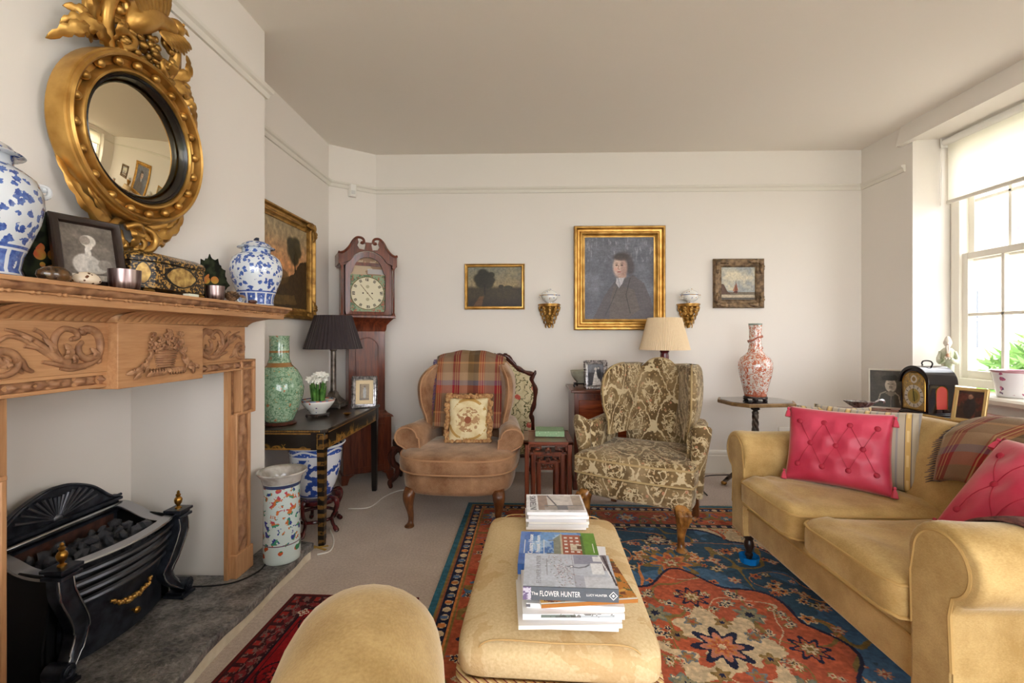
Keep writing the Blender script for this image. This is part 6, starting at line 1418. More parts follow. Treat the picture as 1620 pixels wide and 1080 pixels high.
b = B(); b.tube([(.0, 0, .31), (0, 0, .53)], .004, 6); b.tube([(-.125, 0, .535), (.125, 0, .535)], .002, 6); b.tube([(0, -.125, .535), (0, .125, .535)], .002, 6); b.build('shade_carrier', M['brass'], lp)

# ---------------------------------------------------------------- octagonal tripod table with orange vase
oc = thing('tripod_table', 'octagonal tripod table with spiral stem holding the orange vase', 'side table', (1.745, 3.47, 0), radians(8))
octo = lambda w, d: [(w * a, d * c) for a, c in ((-1, -.45), (-.72, -1), (.72, -1), (1, -.45), (1, .45), (.72, 1), (-.72, 1), (-1, .45))]
B().loft([[(x, y, z) for x, y in octo(w, w * .78)] for w, z in ((.245, .640), (.25, .644), (.25, .662), (.246, .666))]).build('top', mat('gilt_edged_wood', fn=mottled((120, 92, 58), (160, 128, 86), 20), rough=.4), oc, smooth=0)
B().prism(octo(.232, .18), .666, .668, 'xyz').build('inset_top', mat('dark_inset', (52, 50, 54), rough=.12, coat=.6), oc, smooth=0)
B().lathe([(.05, .640), (.03, .632), (.018, .62), (.030, .608), (.032, .598), (.016, .588), (.024, .575), (.024, .565)], 20).build('collar', M['pewter'], oc)
rings = []
for i in range(60):
    z = .20 + .37 * i / 59; r = .020 + .012 * (1 - i / 59) ** 1.5
    rings.append([(r * (1 + .16 * cos(4 * (a + z * 30))) * cos(a), r * (1 + .16 * cos(4 * (a + z * 30))) * sin(a), z) for a in [2 * pi * j / 24 for j in range(24)]])
B().loft(rings).build('spiral_stem', M['pewter'], oc, smooth=180)
B().lathe([(.03, .13), (.04, .15), (.034, .17), (.042, .185), (.034, .20), (.03, .21)], 20).build('hub', M['pewter'], oc)
for i in range(3):
    a = 2 * pi * i / 3 + 2.6; P = bz([(r * cos(a), r * sin(a), z) for r, z in ((.02, .17), (.08, .17), (.14, .10), (.19, .05), (.215, .022))], 5); k = len(P)
    lg = B().tube(P, [.022 - .010 * j / k for j in range(k)], 10).build('leg', M['pewter'], oc); B().ball((.215 * cos(a), .215 * sin(a), .016), (.022, .022, .016), 10, 8).build('foot', M['giltd'], oc)
t = thing('vase_stand', 'black scalloped stand under the orange vase', 'stand', (1.745, 3.47, .6685))
B().lathe([(.078, .014), (.084, .018), (.082, .026), (.06, .026), (.055, .016)], 32).build('ring', M['dark'], t)
for i in range(6): a = 2 * pi * i / 6; B().ball((.074 * cos(a), .074 * sin(a), .010), (.018, .018, .010), 8, 6).build('foot', M['dark'], t)
def orangev(g):
    x, y, z = g.xyz(); n = g.noise(26, 3); v = g.vor(36); w = (v + (n - .5) * .5)
    scr = (g.noise(26, 1, dist=2.2) - .5).abs().lt(.05).mx((w - .32).abs().lt(.06)); big = (g.vor(13) + (g.noise(50, 3) - .5) * .8).lt(.24)
    band = (z - .012).abs().lt(.008)
    c = g.mix(g.noise(9, 2).step(.4, .6), (222, 214, 204), (232, 226, 220)); c = g.mix(scr.mx(big).mx(band), c, g.mix(g.noise(60, 1).gt(.5), (204, 122, 90), (186, 102, 78))); return g.mix((z - .535).gt(0.0), c, (136, 150, 140))
t = thing('orange_vase', 'tall white bottle vase with orange scrolling dragons on the octagonal table', 'vase', (1.745, 3.47, .6945))
om = mat('coral_porcelain', fn=orangev, rough=.14, coat=.5)
B().lathe([(.072, 0), (.076, .004), (.078, .02), (.088, .07), (.108, .15), (.119, .22), (.117, .255), (.10, .29), (.07, .315), (.052, .335), (.045, .37), (.042, .43), (.043, .50), (.047, .545), (.048, .548), (.042, .548), (.038, .50)], 44).build('body', om, t, smooth=180)
B().tube([(.0445 * cos(a) * (1.08), .0445 * sin(a) * 1.08, .36 + .11 * (a + 1) / 8 + .006 * sin(3 * a)) for a in [-1 + .2 * i for i in range(40)]], [.0035 + .003 * sin(pi * i / 39) for i in range(40)], 7).build('applied_dragon', mat('coral_glaze', (170, 96, 74), rough=.25), t)
tag(B().tube(bz([(1.32, 3.30, .005), (1.36, 3.58, .005), (1.50, 3.76, .005), (1.75, 3.80, .005), (2.0, 3.82, .02), (2.20, 3.85, .20), (2.21, 3.852, .30)], 8), .0035, 6).build('floor_cable', M['cableb']), 'thin dark cable along the skirting under the octagonal table', 'cable')

# ---------------------------------------------------------------- table behind the sofa and what stands on it
tb = thing('sofa_table', 'red-brown mahogany table behind the sofa under the window', 'table', (2.345, 2.32, 0))
M['redmah'] = wood('polished_mahogany', (112, 48, 34), (160, 80, 58), axis=1, rough=.25, scale=6, coat=.4)
B().box((-.36, -.62, .678), (.36, .62, .70)).build('top', M['redmah'], tb, bev=.004)
B().box((-.31, -.57, .58), (.31, .57, .678)).build('apron', M['redmah'], tb, bev=.003)
for sx in (-1, 1):
    for sy in (-1, 1): B().lathe([(.016, 0), (.02, .02), (.016, .05), (.024, .30), (.028, .5), (.02, .54), (.03, .57), (.03, .60)], 16, (sx * .28, sy * .54, 0)).build('leg', M['redmah'], tb)
SZ = .7005
t = thing('shell_dish', 'fluted silver shell dish on the table behind the sofa', 'dish', (2.03, 2.80, SZ), radians(-35)); t.scale = (.78, .78, 1.25)
B().lathe([(.03, 0), (.04, .004), (.035, .012), (.06, .022), (.095, .040), (.098, .044), (.09, .043), (.055, .027), (.001, .02)], 36, sq=.62, mod=lambda a, z: 1 + (.07 if z > .015 else .0) * cos(12 * a)).build('bowl', M['silver'], t)
B().tube(bz([(.085, 0, .040), (.125, 0, .056), (.15, .005, .050), (.145, .012, .040)], 5), [.006] * 16, 7).build('handle', M['silver'], t)
cv = Canvas(52, 62, (70, 66, 60)); cv.grain(.3, 4, 4, 3); cv.ell(.52, .10, .46, .34, (64, 62, 54)); cv.ell(.55, .60, .15, .19, (198, 188, 172)); cv.ell(.60, .58, .08, .15, (150, 140, 126), .8, .6); cv.ell(.53, .80, .22, .075, (44, 42, 38)); cv.ell(.66, .84, .06, .05, (36, 34, 32)); cv.put((np.abs(cv.y - .755) < .02) & (np.abs(cv.x - .53) < .2), (36, 34, 30))
for ex in (.49, .60): cv.ell(ex, .635, .025, .012, (60, 52, 46))
cv.ell(.55, .525, .05, .012, (96, 80, 70)); cv.ell(.55, .555, .05, .012, (70, 58, 50)); cv.poly([(.40, .38), (.55, .46), (.70, .38), (.56, .28)], (120, 112, 98)); cv.line([(.2, .12), (.28, .36), (.42, .42)], .016, (150, 142, 126)); cv.line([(.8, .1), (.76, .32), (.66, .40)], .016, (150, 142, 126)); cv.line([(.56, .28), (.54, 0)], .012, (110, 102, 90)); cv.grain(.15, 20, 20, 5)
easel_frame('photo_frame', 'framed monochrome photograph of a man in beret and uniform behind the sofa', 'photo frame', (2.235, 2.84, SZ + .003), radians(-36), .20, .245, FLAT(.010, .006), mat('grey_mount', (206, 200, 186), rough=.6), cv, lean=13)
# bracket clock
bc = thing('bracket_clock', 'black arched bracket clock with brass dial and red side panel behind the sofa', 'clock', (2.255, 2.60, SZ), radians(-88))
M['ebon'] = mat('ebonised', (22, 18, 22), rough=.18, coat=.6)
W2, D2 = .095, .082; bc.scale = (.9, .9, .93)
B().box((-W2 - .012, -D2 - .012, 0), (W2 + .012, D2 + .012, .012)).box((-W2 - .008, -D2 - .008, .012), (W2 + .008, D2 + .008, .024)).box((-W2 - .003, -D2 - .003, .024), (W2 + .003, D2 + .003, .032)).build('plinth', M['ebon'], bc, bev=.003)
body = [(-W2, .03), (W2, .03), (W2, .205)] + [(W2 * cos(a), .205 + .085 * sin(a)) for a in [pi * i / 16 for i in range(1, 16)]] + [(-W2, .205)]
B().prism(body, -D2, D2, 'xzy').build('case', M['ebon'], bc, bev=.002, smooth=30)
am = [(W2 * 1.14, .198)] + [(W2 * 1.12 * cos(a), .207 + .098 * sin(a)) for a in [pi * i / 20 for i in range(0, 21)]] + [(-W2 * 1.14, .198), (-W2 * 1.0, .20)] + [(W2 * .98 * cos(a), .203 + .082 * sin(a)) for a in [pi - pi * i / 20 for i in range(0, 21)]]
B().prism(am, -D2 - .008, D2 + .008, 'xzy').build('arch_moulding', M['ebon'], bc, bev=.002, smooth=30)
cv = Canvas(60, 84, (176, 146, 86)); w3, h3 = .15, .21
X3, Y3 = (cv.x - .5) * w3, cv.y * h3; R3 = np.hypot(X3, Y3 - .075); cv.grain(.25, 12, 14, 2); cv.put(cv.noise(16, 20, 7) > .60, (136, 120, 90)); cv.put((R3 < .066) & (R3 > .044), (198, 192, 180)); cv.put(R3 < .044, (170, 148, 84)); cv.put((R3 < .03) & (X3 > -.01), (120, 116, 60), .7)
for k in range(12): a = pi / 2 - 2 * pi * k / 12; cv.line([(.5 + .049 * cos(a) / w3, (.075 + .049 * sin(a)) / h3), (.5 + .062 * cos(a) / w3, (.075 + .062 * sin(a)) / h3)], .014, (50, 46, 40), .9, asp=h3 / w3)
cv.line([(.5, .075 / h3), (.46, .118 / h3)], .016, (20, 18, 18), 1, asp=h3 / w3); cv.line([(.5, .075 / h3), (.53, .045 / h3)], .018, (20, 18, 18), 1, asp=h3 / w3)
R4 = np.hypot(X3, Y3 - .175); cv.put((R4 < .024) & (R4 > .014), (206, 200, 190)); cv.put(R4 < .012, (150, 120, 70))
def dialmap(u, v):
    z = .045 + .215 * v; x = (u - .5) * .15
    if z > .20: q = sqrt(max(0, 1 - ((z - .20) / .068) ** 2)); x *= max(.05, q)
    return (x, -D2 - .0012, min(z, .267))
painted(cv, dialmap, 'dial', M['gloss'], bc)
bd = [(-.077, .042), (.077, .042), (.077, .20)] + [(.077 * cos(a), .20 + .068 * sin(a)) for a in [pi * i / 14 for i in range(1, 14)]] + [(-.077, .20)]
B().tube([(x, -D2 - .002, z) for x, z in bd], .0032, 6, closed=True).build('brass_bezel', M['brass'], bc)
sp = [(-.034, .055), (.034, .055), (.034, .155)] + [(.034 * cos(a), .155 + .034 * sin(a)) for a in [pi * i / 10 for i in range(1, 10)]] + [(-.034, .155)]
redm = mat('red_fret_silk', fn=lambda g: g.mix(((g.xyz()[1] + g.xyz()[2]) * 620).sin().abs().lt(.35).mx(((g.xyz()[1] - g.xyz()[2]) * 620).sin().abs().lt(.35)), (200, 34, 50), (196, 120, 96)), rough=.5)
for s in (-1, 1):
    B().prism(sp, s * (W2 + .0004), s * (W2 + .002), 'yzx').build('side_panel', redm, bc, smooth=0); B().tube([(s * (W2 + .001), y, z) for y, z in sp], .003, 6, closed=True).build('panel_beading', M['brass'], bc)
b = B(); b.tube(bz([(-.026, 0, .298), (-.036, 0, .316), (-.026, 0, .330), (0, 0, .334), (.026, 0, .330), (.036, 0, .316), (.026, 0, .298)], 6), .0042, 8); b.build('handle', M['ebon'], bc)
B().lathe([(.052, .286), (.048, .296), (.02, .302), (.001, .302)], 24, sq=.8).build('handle_plate', M['ebon'], bc)
cv = Canvas(36, 48, (60, 40, 34)); cv.put(cv.noise(3, 4, 2) > .5, (86, 44, 36)); cv.ell(.5, .4, .24, .36, (40, 32, 32)); cv.ell(.5, .8, .1, .09, (150, 110, 88)); cv.grain(.3, 10, 14, 4)
easel_frame('picture_frame', 'small gold-framed dark picture leaning beside the bracket clock', 'picture', (2.29, 2.405, SZ + .003), radians(-66), .135, .18, FLAT(.018, .010), mat('pale_gold', (206, 176, 116), rough=.4, metal=.4), cv, lean=15)
tag(B().lathe([(.04, 0), (.045, .004), (.042, .01), (.06, .04), (.082, .10), (.085, .14), (.07, .18), (.04, .205), (.03, .22), (.036, .235), (.03, .235)], 36).build('dark_vase', mat('grey_glaze', fn=mottled((58, 60, 66), (92, 94, 100), 14), rough=.2, coat=.4), loc=(2.53, 2.17, SZ), smooth=180), 'dark grey round vase at the right edge of the sofa table', 'vase')
# sage figurine on the window sill
WZ = .7805
fg = thing('sage_figurine', 'celadon porcelain figurine of a bearded sage on the window sill', 'figurine', (2.955, 3.245, WZ), radians(-42)); fg.scale = (.64, .85, 1.02)
M['celg'] = mat('sage_glaze', fn=mottled((150, 160, 120), (206, 206, 184), 18), rough=.22, coat=.4); M['bisq'] = mat('bisque', (232, 222, 208), rough=.5)
def robe(a, z): return 1 + .05 * sin(7 * a + z * 20) * (z < .2) + .03 * sin(3 * a)
B().lathe([(.058, 0), (.062, .01), (.055, .05), (.05, .11), (.052, .16), (.058, .20), (.064, .235), (.058, .262), (.036, .278), (.018, .284)], 30, sq=.75, mod=robe).build('robe', M['celg'], fg, smooth=180)
hd = B(); superell(hd, (0, -.006, .318), (.031, .033, .042), 1, 1, 18, 14); hd.ball((0, -.039, .312), (.006, .008, .007), 8, 6); hd.tube([(0, 0, .27), (0, -.003, .30)], .016, 10)
for s in (-1, 1): hd.ball((s * .031, -.004, .315), (.005, .008, .014), 8, 6); hd.ball((s * .011, -.034, .326), (.006, .004, .004), 8, 5)
head = hd.build('head', M['bisq'], fg, smooth=180)
b = B(); leaf(b, [(0, -.036, .300), (0, -.05, .27), (0, -.052, .235)], .036, (0, -1, 0), 2, .1); b.build('beard', M['bisq'], head)
B().tube([(-.008, -.0385, .3015), (0, -.0405, .3005), (.008, -.0385, .3015)], .0018, 5).build('mouth', mat('terracotta_lip', (150, 84, 70), rough=.6), head)
for s in (-1, 1):
    B().tube(bz([(s * .052, .0, .245), (s * .074, -.02, .20), (s * .058, -.052, .185), (s * .022, -.066, .205)], 5), [.024 - .0006 * i for i in range(16)], 10).build('sleeve', M['celg'], fg)
    b = B(); b.ball((s * .012, -.072, .212), (.010, .008, .012), 10, 6)
    for q in range(5): b.tube([(s * (.004 + .005 * q), -.076, .216), (s * (.002 + .005 * q), -.083, .222 + .002 * (q % 2)), (s * (.0 + .0045 * q), -.082, .229 - .001 * q)], [.0032, .003, .0022], 6)
    b.build('hand', M['bisq'], fg, smooth=180)
B().ball((0, -.088, .232), (.016, .013, .013), 12, 8).build('peach', mat('peach_glaze', (196, 150, 120), rough=.3), fg)
t = thing('cachepot', 'white cachepot with pink and purple flowers on the window sill', 'pot', (2.965, 2.815, WZ))
pm3 = mat('flowered_porcelain', fn=lambda g: g.mix((g.vor(17) + (g.noise(50, 3) - .5) * .5).lt(.22), g.mix(g.xyz()[2].gt(.148), (232, 230, 234), (190, 140, 150)), g.mix(g.noise(26, 1).gt(.5), (176, 96, 130), (110, 84, 120))), rough=.12, coat=.5)
B().lathe([(.078, 0), (.082, .004), (.094, .08), (.108, .15), (.116, .162), (.11, .162), (.10, .15), (.075, .02), (.001, .015)], 40, mod=lambda a, z: 1 + (.012 * cos(16 * a) if z > .14 else 0)).build('body', pm3, t, smooth=180)
B().lathe([(.10, .135), (.05, .14), (.001, .142)], 20).build('soil', mat('soil', (50, 38, 30), rough=1), t)
# roller blind
rb = thing('roller_blind', 'half-lowered cream roller blind in the window recess', 'blind', (3.035, 2.80, 2.09))
def blindm():
    m = bpy.data.materials.new('blind_fabric'); m.use_nodes = True; t = m.node_tree; p = t.nodes['Principled BSDF']; p.inputs['Base Color'].default_value = lin(238, 235, 226); p.inputs['Roughness'].default_value = .9
    tr = t.nodes.new('ShaderNodeBsdfTranslucent'); tr.inputs[0].default_value = lin(246, 244, 236); mx = t.nodes.new('ShaderNodeMixShader'); mx.inputs[0].default_value = .72
    o = [n for n in t.nodes if n.type == 'OUTPUT_MATERIAL'][0]; t.links.new(p.outputs[0], mx.inputs[1]); t.links.new(tr.outputs[0], mx.inputs[2]); t.links.new(mx.outputs[0], o.inputs[0]); return m
B().box((-.001, -.53, .02), (.0005, .53, .44)).build('fabric', blindm(), rb, smooth=0)
B().tube([(-.012, -.54, .445), (-.012, .54, .445)], .024, 16).build('roller', M['wplastic'], rb)
B().box((-.012, -.535, 0), (.010, .535, .026)).build('bottom_bar', M['trim'], rb, bev=.006)
for s in (-1, 1): B().box((-.04, s * .545 - .004, .41), (.035, s * .545 + .004, .478)).build('bracket', M['wplastic'], rb, bev=.002)
B().tube(bz([(-.03, .55, .44), (-.034, .556, .2), (-.034, .555, .03), (-.03, .552, .01), (-.026, .553, .2), (-.022, .548, .43)], 8), .0016, 5).build('pull_cord', M['cable'], rb)
# outside the window: pale house with slate roof, shrub
hs = thing('neighbour_house', 'pale stone house with slate roof seen through the window', 'house', (11.0, 9.0, -.6))
B().box((0, -9, 0), (1.0, 9, 4.3)).build('wall', mat('pale_render', fn=mottled((214, 208, 196), (232, 228, 218), 3), rough=.9), hs, smooth=0)
B().prism([(-.5, 4.2), (4, 7.6), (4.2, 7.4), (-.3, 4.0)], -9.3, 9.3, 'xzy').build('roof', mat('slate_roof', fn=mottled((120, 112, 128), (150, 142, 154), 6), rough=.8), hs, smooth=0)
for y in (-4.5, -1.2, 2.2): 
    wn = B().box((-.03, y, 1.4), (.02, y + 1.0, 2.9)).build('window', M['white'], hs, smooth=0)
    for q in (0, 1):
        for r in (0, 1): B().box((-.04, y + .06 + .46 * q, 1.46 + .72 * r), (-.028, y + .48 + .46 * q, 2.12 + .72 * r)).build('pane', mat('dark_pane', (70, 76, 84), rough=.1) if 'dark_pane' not in bpy.data.materials else bpy.data.materials['dark_pane'], wn, smooth=0)
def shrub(label, loc, r, h, n, seed):
    t = thing('garden_shrub', label, 'shrub', loc, group='shrubs outside the window'); rnd = random.Random(seed); b = B()
    for i in range(n):
        a = rnd.random() * 2 * pi; q = r * sqrt(rnd.random()); z = h * (.12 + .8 * rnd.random()) * (1 - .35 * (q / r) ** 2); x, y = q * cos(a), q * sin(a); d = Vector((rnd.uniform(-1, 1), rnd.uniform(-1, 1), rnd.uniform(-.1, .9))).normalized() * rnd.uniform(.18, .34)
        s = d.cross(Vector((rnd.random(), rnd.random(), rnd.random()))).normalized() * .022; p = Vector((x, y, z))
        b.add([tuple(p), tuple(p + d * .5 + s), tuple(p + d), tuple(p + d * .5 - s)], [(0, 1, 2, 3)])
    b.build('foliage', mat('shrub_leaf', fn=mottled((70, 112, 46), (128, 168, 84), 5), rough=.6) if 'shrub_leaf' not in bpy.data.materials else bpy.data.materials['shrub_leaf'], t, smooth=0)['kind'] = 'stuff'
    for i in range(5): B().tube([(0, 0, 0), (r * .3 * cos(i * 1.3), r * .3 * sin(i * 1.3), h * .5), (r * .5 * cos(i * 1.3), r * .5 * sin(i * 1.3), h * .85)], [.03, .02, .008], 6).build('stem', M['walnut'], t)
shrub('leafy green shrub outside the window, the nearer one', (6.3, 5.05, -.6), .95, 2.15, 3200, 2); shrub('leafy green shrub outside the window, behind the nearer one', (8.6, 6.9, -.6), 1.0, 2.3, 2600, 5)
# ---------------------------------------------------------------- rugs (woven pattern as vertex colour)
def flower(cv, X_, Y_, cx, cy, r, cols, petals=6, ph=0.0):
    R = np.hypot(X_ - cx, Y_ - cy); A_ = np.arctan2(Y_ - cy, X_ - cx); lob = r * (.78 + .22 * np.cos(petals * A_ + ph))
    for k, c in zip((1, .72, .34), cols): cv.put(R < lob * k, c)
def rug_canvas():
    rw, rl = 2.26, 2.80; cv = Canvas(452, 560, (60, 88, 120)); X_ = (cv.x - .5) * rw; Y_ = (cv.y - .5) * rl; rnd = random.Random(12)
    BL, NV, RD, CR, OR, PK, TL, OL = (72, 108, 142), (36, 40, 66), (180, 92, 66), (206, 184, 150), (202, 128, 74), (190, 124, 104), (52, 104, 124), (136, 112, 66)
    n = cv.noise(9, 11, 3, 3); A_ = np.arctan2(Y_, X_); E_ = np.minimum(rw / 2 - np.abs(X_), rl / 2 - np.abs(Y_))
    # field: cream corners, scalloped blue body, red lobed medallion
    cv.put(E_ > .36, CR)
    body = np.hypot(X_ / .74, Y_ / 1.02); sc = 1.0 + .05 * np.abs(np.sin(A_ * 11)); cv.put((body < sc + .02) & (E_ > .36), NV); cv.put((body < sc) & (E_ > .36), BL)
    cv.put((body < sc) & (body > .55) & (n > .55) & (E_ > .36), (52, 82, 104))
    def scatter(mask_fn, N, rmin, rmax, pal, seed):
        q = random.Random(seed); k = 0
        while k < N:
            x, y = q.uniform(-rw / 2, rw / 2), q.uniform(-rl / 2, rl / 2)
            if not mask_fn(x, y): continue
            k += 1; r = q.uniform(rmin, rmax); c = q.choice(pal)
            for sx, sy in ((1, 1), (-1, 1), (1, -1), (-1, -1)): flower(cv, X_, Y_, sx * x, sy * y, r, c, q.choice((4, 5, 6, 8)), q.random() * 6)
    def vines(mask, seed, col, fx=7, fy=9, w=.016):
        v = cv.noise(fx, fy, seed, 2); cv.put(mask & (np.abs(v - .5) < w), col)
    vines((body < sc) & (E_ > .36), 5, OL, 9, 11); vines((body < sc) & (E_ > .36), 8, OR, 10, 12, .010); vines((body > sc) & (E_ > .36), 6, RD, 10, 12)
    e = lambda x, y: min(rw / 2 - abs(x), rl / 2 - abs(y)); bd = lambda x, y: math.hypot(x / .74, y / 1.02)
    scatter(lambda x, y: bd(x, y) < .96 and e(x, y) > .40, 105, .014, .040, [(CR, OR, NV), (OR, CR, RD), (RD, CR, NV), (PK, CR, RD), (CR, PK, BL), (OL, CR, NV), (OR, RD, NV)], 3)
    scatter(lambda x, y: bd(x, y) > 1.07 and e(x, y) > .38, 34, .015, .042, [(RD, CR, NV), (BL, CR, RD), (OR, CR, RD), (TL, CR, OR)], 4)
    for s in (-1, 1):           # palmette pendants above and below the medallion
        flower(cv, X_, Y_, 0, s * .62, .15, (OL, BL, OR), 9, 1); flower(cv, X_, Y_, 0, s * .625, .105, (OR, RD, CR), 7, 2); flower(cv, X_, Y_, 0, s * .62, .05, (OL, CR, RD), 6); flower(cv, X_, Y_, 0, s * .88, .07, (NV, CR, PK), 8)
    lob = .46 + .028 * np.cos(8 * A_) + .018 * np.abs(np.cos(4 * A_)) + .05 * np.exp(-((np.abs(A_) - pi / 2) / .16) ** 2); R = np.hypot(X_ / .92, Y_); med = R < lob
    cv.put(R < lob + .016, NV); cv.put(med, RD); cv.put(med & (n > .56), (190, 96, 66)); vines(med, 15, OL, 11, 13, .014); vines(med, 18, CR, 9, 11, .008)
    q = random.Random(31)
    for k in range(22):
        a, r0 = q.uniform(0, pi / 2), q.uniform(.20, .43)
        for sx, sy in ((1, 1), (-1, 1), (1, -1), (-1, -1)): flower(cv, X_, Y_, sx * r0 * cos(a) * .9, sy * r0 * sin(a), q.uniform(.014, .032), q.choice([(CR, NV, CR), (OL, CR, RD), ((112, 122, 116), CR, NV), (PK, CR, NV)]), q.choice((5, 6, 8)))
    for a in (0, pi / 2, pi, 3 * pi / 2):
        flower(cv, X_, Y_, .315 * cos(a), .32 * sin(a), .075, (NV, RD, OL), 8); flower(cv, X_, Y_, .315 * cos(a), .32 * sin(a), .042, (OL, CR, OL), 8)
    for a in [pi / 4 + pi / 2 * k for k in range(4)]: flower(cv, X_, Y_, .27 * cos(a), .28 * sin(a), .065, ((118, 124, 112), (146, 138, 110), NV), 7, 1)
    rr = np.hypot(X_, Y_); cv.put((rr < .21 + .03 * np.cos(8 * A_)) & (cv.noise(26, 32, 9, 2) > .42), CR)
    for k in range(8): a = pi / 8 + pi / 4 * k; flower(cv, X_, Y_, .155 * cos(a), .155 * sin(a), .036, (OL if k % 2 else (112, 120, 128), (150, 120, 80), NV if k % 2 else RD), 5, a)
    flower(cv, X_, Y_, 0, 0, .115, (NV, PK, OR), 8); flower(cv, X_, Y_, 0, 0, .055, (OR, RD, CR), 8)
    # borders
    along = np.where(rw / 2 - np.abs(X_) < rl / 2 - np.abs(Y_), Y_, X_)
    def band(e0, e1, col): cv.put((E_ >= e0) & (E_ < e1), col)
    band(0, .028, TL); band(.028, .04, OL); band(.04, .052, (150, 92, 66)); band(.052, .102, NV); f = np.mod(along / .052, 1)
    g2 = np.floor(along / .052) % 3; cv.put((E_ > .058) & (E_ < .096) & (np.abs(f - .5) < .34) & (np.abs(f - .5) * 1.4 + np.abs(E_ - .077) / .04 < .62), CR); cv.put((E_ > .062) & (E_ < .092) & (np.abs(f - .5) < .22) & (g2 == 1), OR); cv.put((E_ > .062) & (E_ < .092) & (np.abs(f - .5) < .22) & (g2 == 2), (86, 112, 150))
    band(.102, .112, OR); band(.112, .122, OL); band(.122, .305, RD); band(.305, .312, OL)
    bmask = (E_ > .124) & (E_ < .303); cv.put(bmask & (cv.noise(12, 14, 21, 3) > .57), (162, 72, 52)); vines(bmask, 22, OL, 16, 20, .03); vines(bmask, 23, BL, 15, 18, .014)
    k = 0
    for s in (-1, 1):
        for i in range(13):
            y = -1.18 + 2.36 * i / 12; c = [(BL, CR, OR), (CR, OR, NV), (NV, OR, CR), (OL, BL, CR)][i % 4]; flower(cv, X_, Y_, s * (rw / 2 - .213), y, .052 if i % 2 else .068, c, 6 if i % 2 else 8); flower(cv, X_, Y_, s * (rw / 2 - (.16 if i % 2 else .265)), y + .095, .024, (CR, NV, OR), 5)
        for i in range(10):
            x = -.92 + 1.84 * i / 9; c = [(BL, CR, OR), (CR, OR, NV), (NV, OR, CR), (OL, BL, CR)][i % 4]; flower(cv, X_, Y_, x, s * (rl / 2 - .213), .052 if i % 2 else .068, c, 6 if i % 2 else 8); flower(cv, X_, Y_, x + .095, s * (rl / 2 - (.16 if i % 2 else .265)), .024, (CR, NV, OR), 5)
    band(.312, .352, NV); f = np.mod(along / .06, 1); cv.put((E_ > .318) & (E_ < .346) & (np.abs(f - .5) < .27), CR); cv.put((E_ > .324) & (E_ < .340) & (np.abs(f - .5) < .15), PK); band(.352, .362, OL)
    cv.grain(.22, 180, 220, 40); cv.grain(.10, 30, 200, 41); return cv
rg = thing('persian_rug', 'large Persian rug with red medallion on blue field under the ottoman', 'rug', (.73, 1.69, 0), radians(-1.0))
M['rugp'] = print_mat('wool_pile', rough=1.0, spec=.05, bump=(500, .2), sheen=.15)
painted(rug_canvas(), lambda u, v: ((u - .5) * 2.26, (v - .5) * 2.80, .0092), 'pile', M['rugp'], rg)
B().box((-1.13, -1.40, .0005), (1.13, 1.40, .0088)).build('rug_backing', mat('rug_edge', (70, 92, 104), rough=1), rg, smooth=0)
b = B(); rnd = random.Random(1)
for i in range(420):
    x = -1.12 + 2.24 * i / 419; b.tube([(x, 1.40, .006), (x + rnd.uniform(-.006, .006), 1.42, .004), (x + rnd.uniform(-.012, .012), 1.438, .002)], [.002, .0018, .001], 4)
b.build('fringe', mat('rug_fringe', (206, 200, 186), rough=1), rg)['kind'] = 'stuff'
cv = Canvas(130, 300, (140, 22, 30)); rw, rl = .56, 1.5; X_ = (cv.x - .5) * rw; Y_ = (cv.y - .5) * rl; E_ = np.minimum(rw / 2 - np.abs(X_), rl / 2 - np.abs(Y_))
cv.put(cv.noise(5, 8, 2) > .55, (120, 18, 26)); al = np.where(rw / 2 - np.abs(X_) < rl / 2 - np.abs(Y_), Y_, X_)
def bnd(a, c, col): cv.put((E_ >= a) & (E_ < c), col)
bnd(0, .012, (90, 24, 26)); bnd(.012, .10, (58, 22, 30)); f = np.mod(al / .045, 1); cv.put((E_ > .02) & (E_ < .05) & (np.abs(f - .5) < .25), (150, 44, 40)); cv.put((E_ > .058) & (E_ < .09) & (np.abs(np.mod(al / .06, 1) - .5) * 2 + np.abs(E_ - .074) / .02 < 1), (122, 40, 44)); cv.put((E_ > .02) & (E_ < .1) & (cv.noise(50, 80, 6) > .63), (120, 90, 84)); bnd(.10, .108, (30, 20, 34))
for i in range(5):
    for x in (-.09, .09): flower(cv, X_, Y_, x, -.56 + .28 * i, .045, ((58, 16, 26), (150, 40, 40), (40, 20, 34)), 8); cv.put((np.abs(np.hypot(X_ - x, Y_ + .56 - .28 * i) - .06) < .004), (40, 16, 26))
for s in (-1, 1): cv.line([(.5 + s * .28, .1), (.5 + s * .28, .9)], .004, (44, 16, 28), .8, asp=rl / rw)
flower(cv, X_, Y_, -.17, .62, .025, ((206, 190, 170), (140, 40, 40), (206, 190, 170)), 4); flower(cv, X_, Y_, .17, .62, .025, ((206, 190, 170), (140, 40, 40), (206, 190, 170)), 4); cv.grain(.2, 90, 130, 4)
rr_ = thing('red_rug', 'small dark red patterned rug between hearth and gold armchair', 'rug', (-.755, 1.235, 0), radians(-1.5))
painted(cv, lambda u, v: ((u - .5) * rw, (v - .5) * rl, .0078), 'pile', M['rugp'], rr_)
B().box((-rw / 2, -rl / 2, .0005), (rw / 2, rl / 2, .0074)).build('rug_backing', mat('red_rug_edge', (96, 26, 30), rough=1), rr_, smooth=0)
b = B()
for i in range(260): y = -.74 + 1.48 * i / 259; b.tube([(-rw / 2, y, .005), (-rw / 2 - .012, y + rnd.uniform(-.004, .004), .003)], [.002, .001], 4)
b.build('fringe', bpy.data.materials['rug_fringe'], rr_)['kind'] = 'stuff'

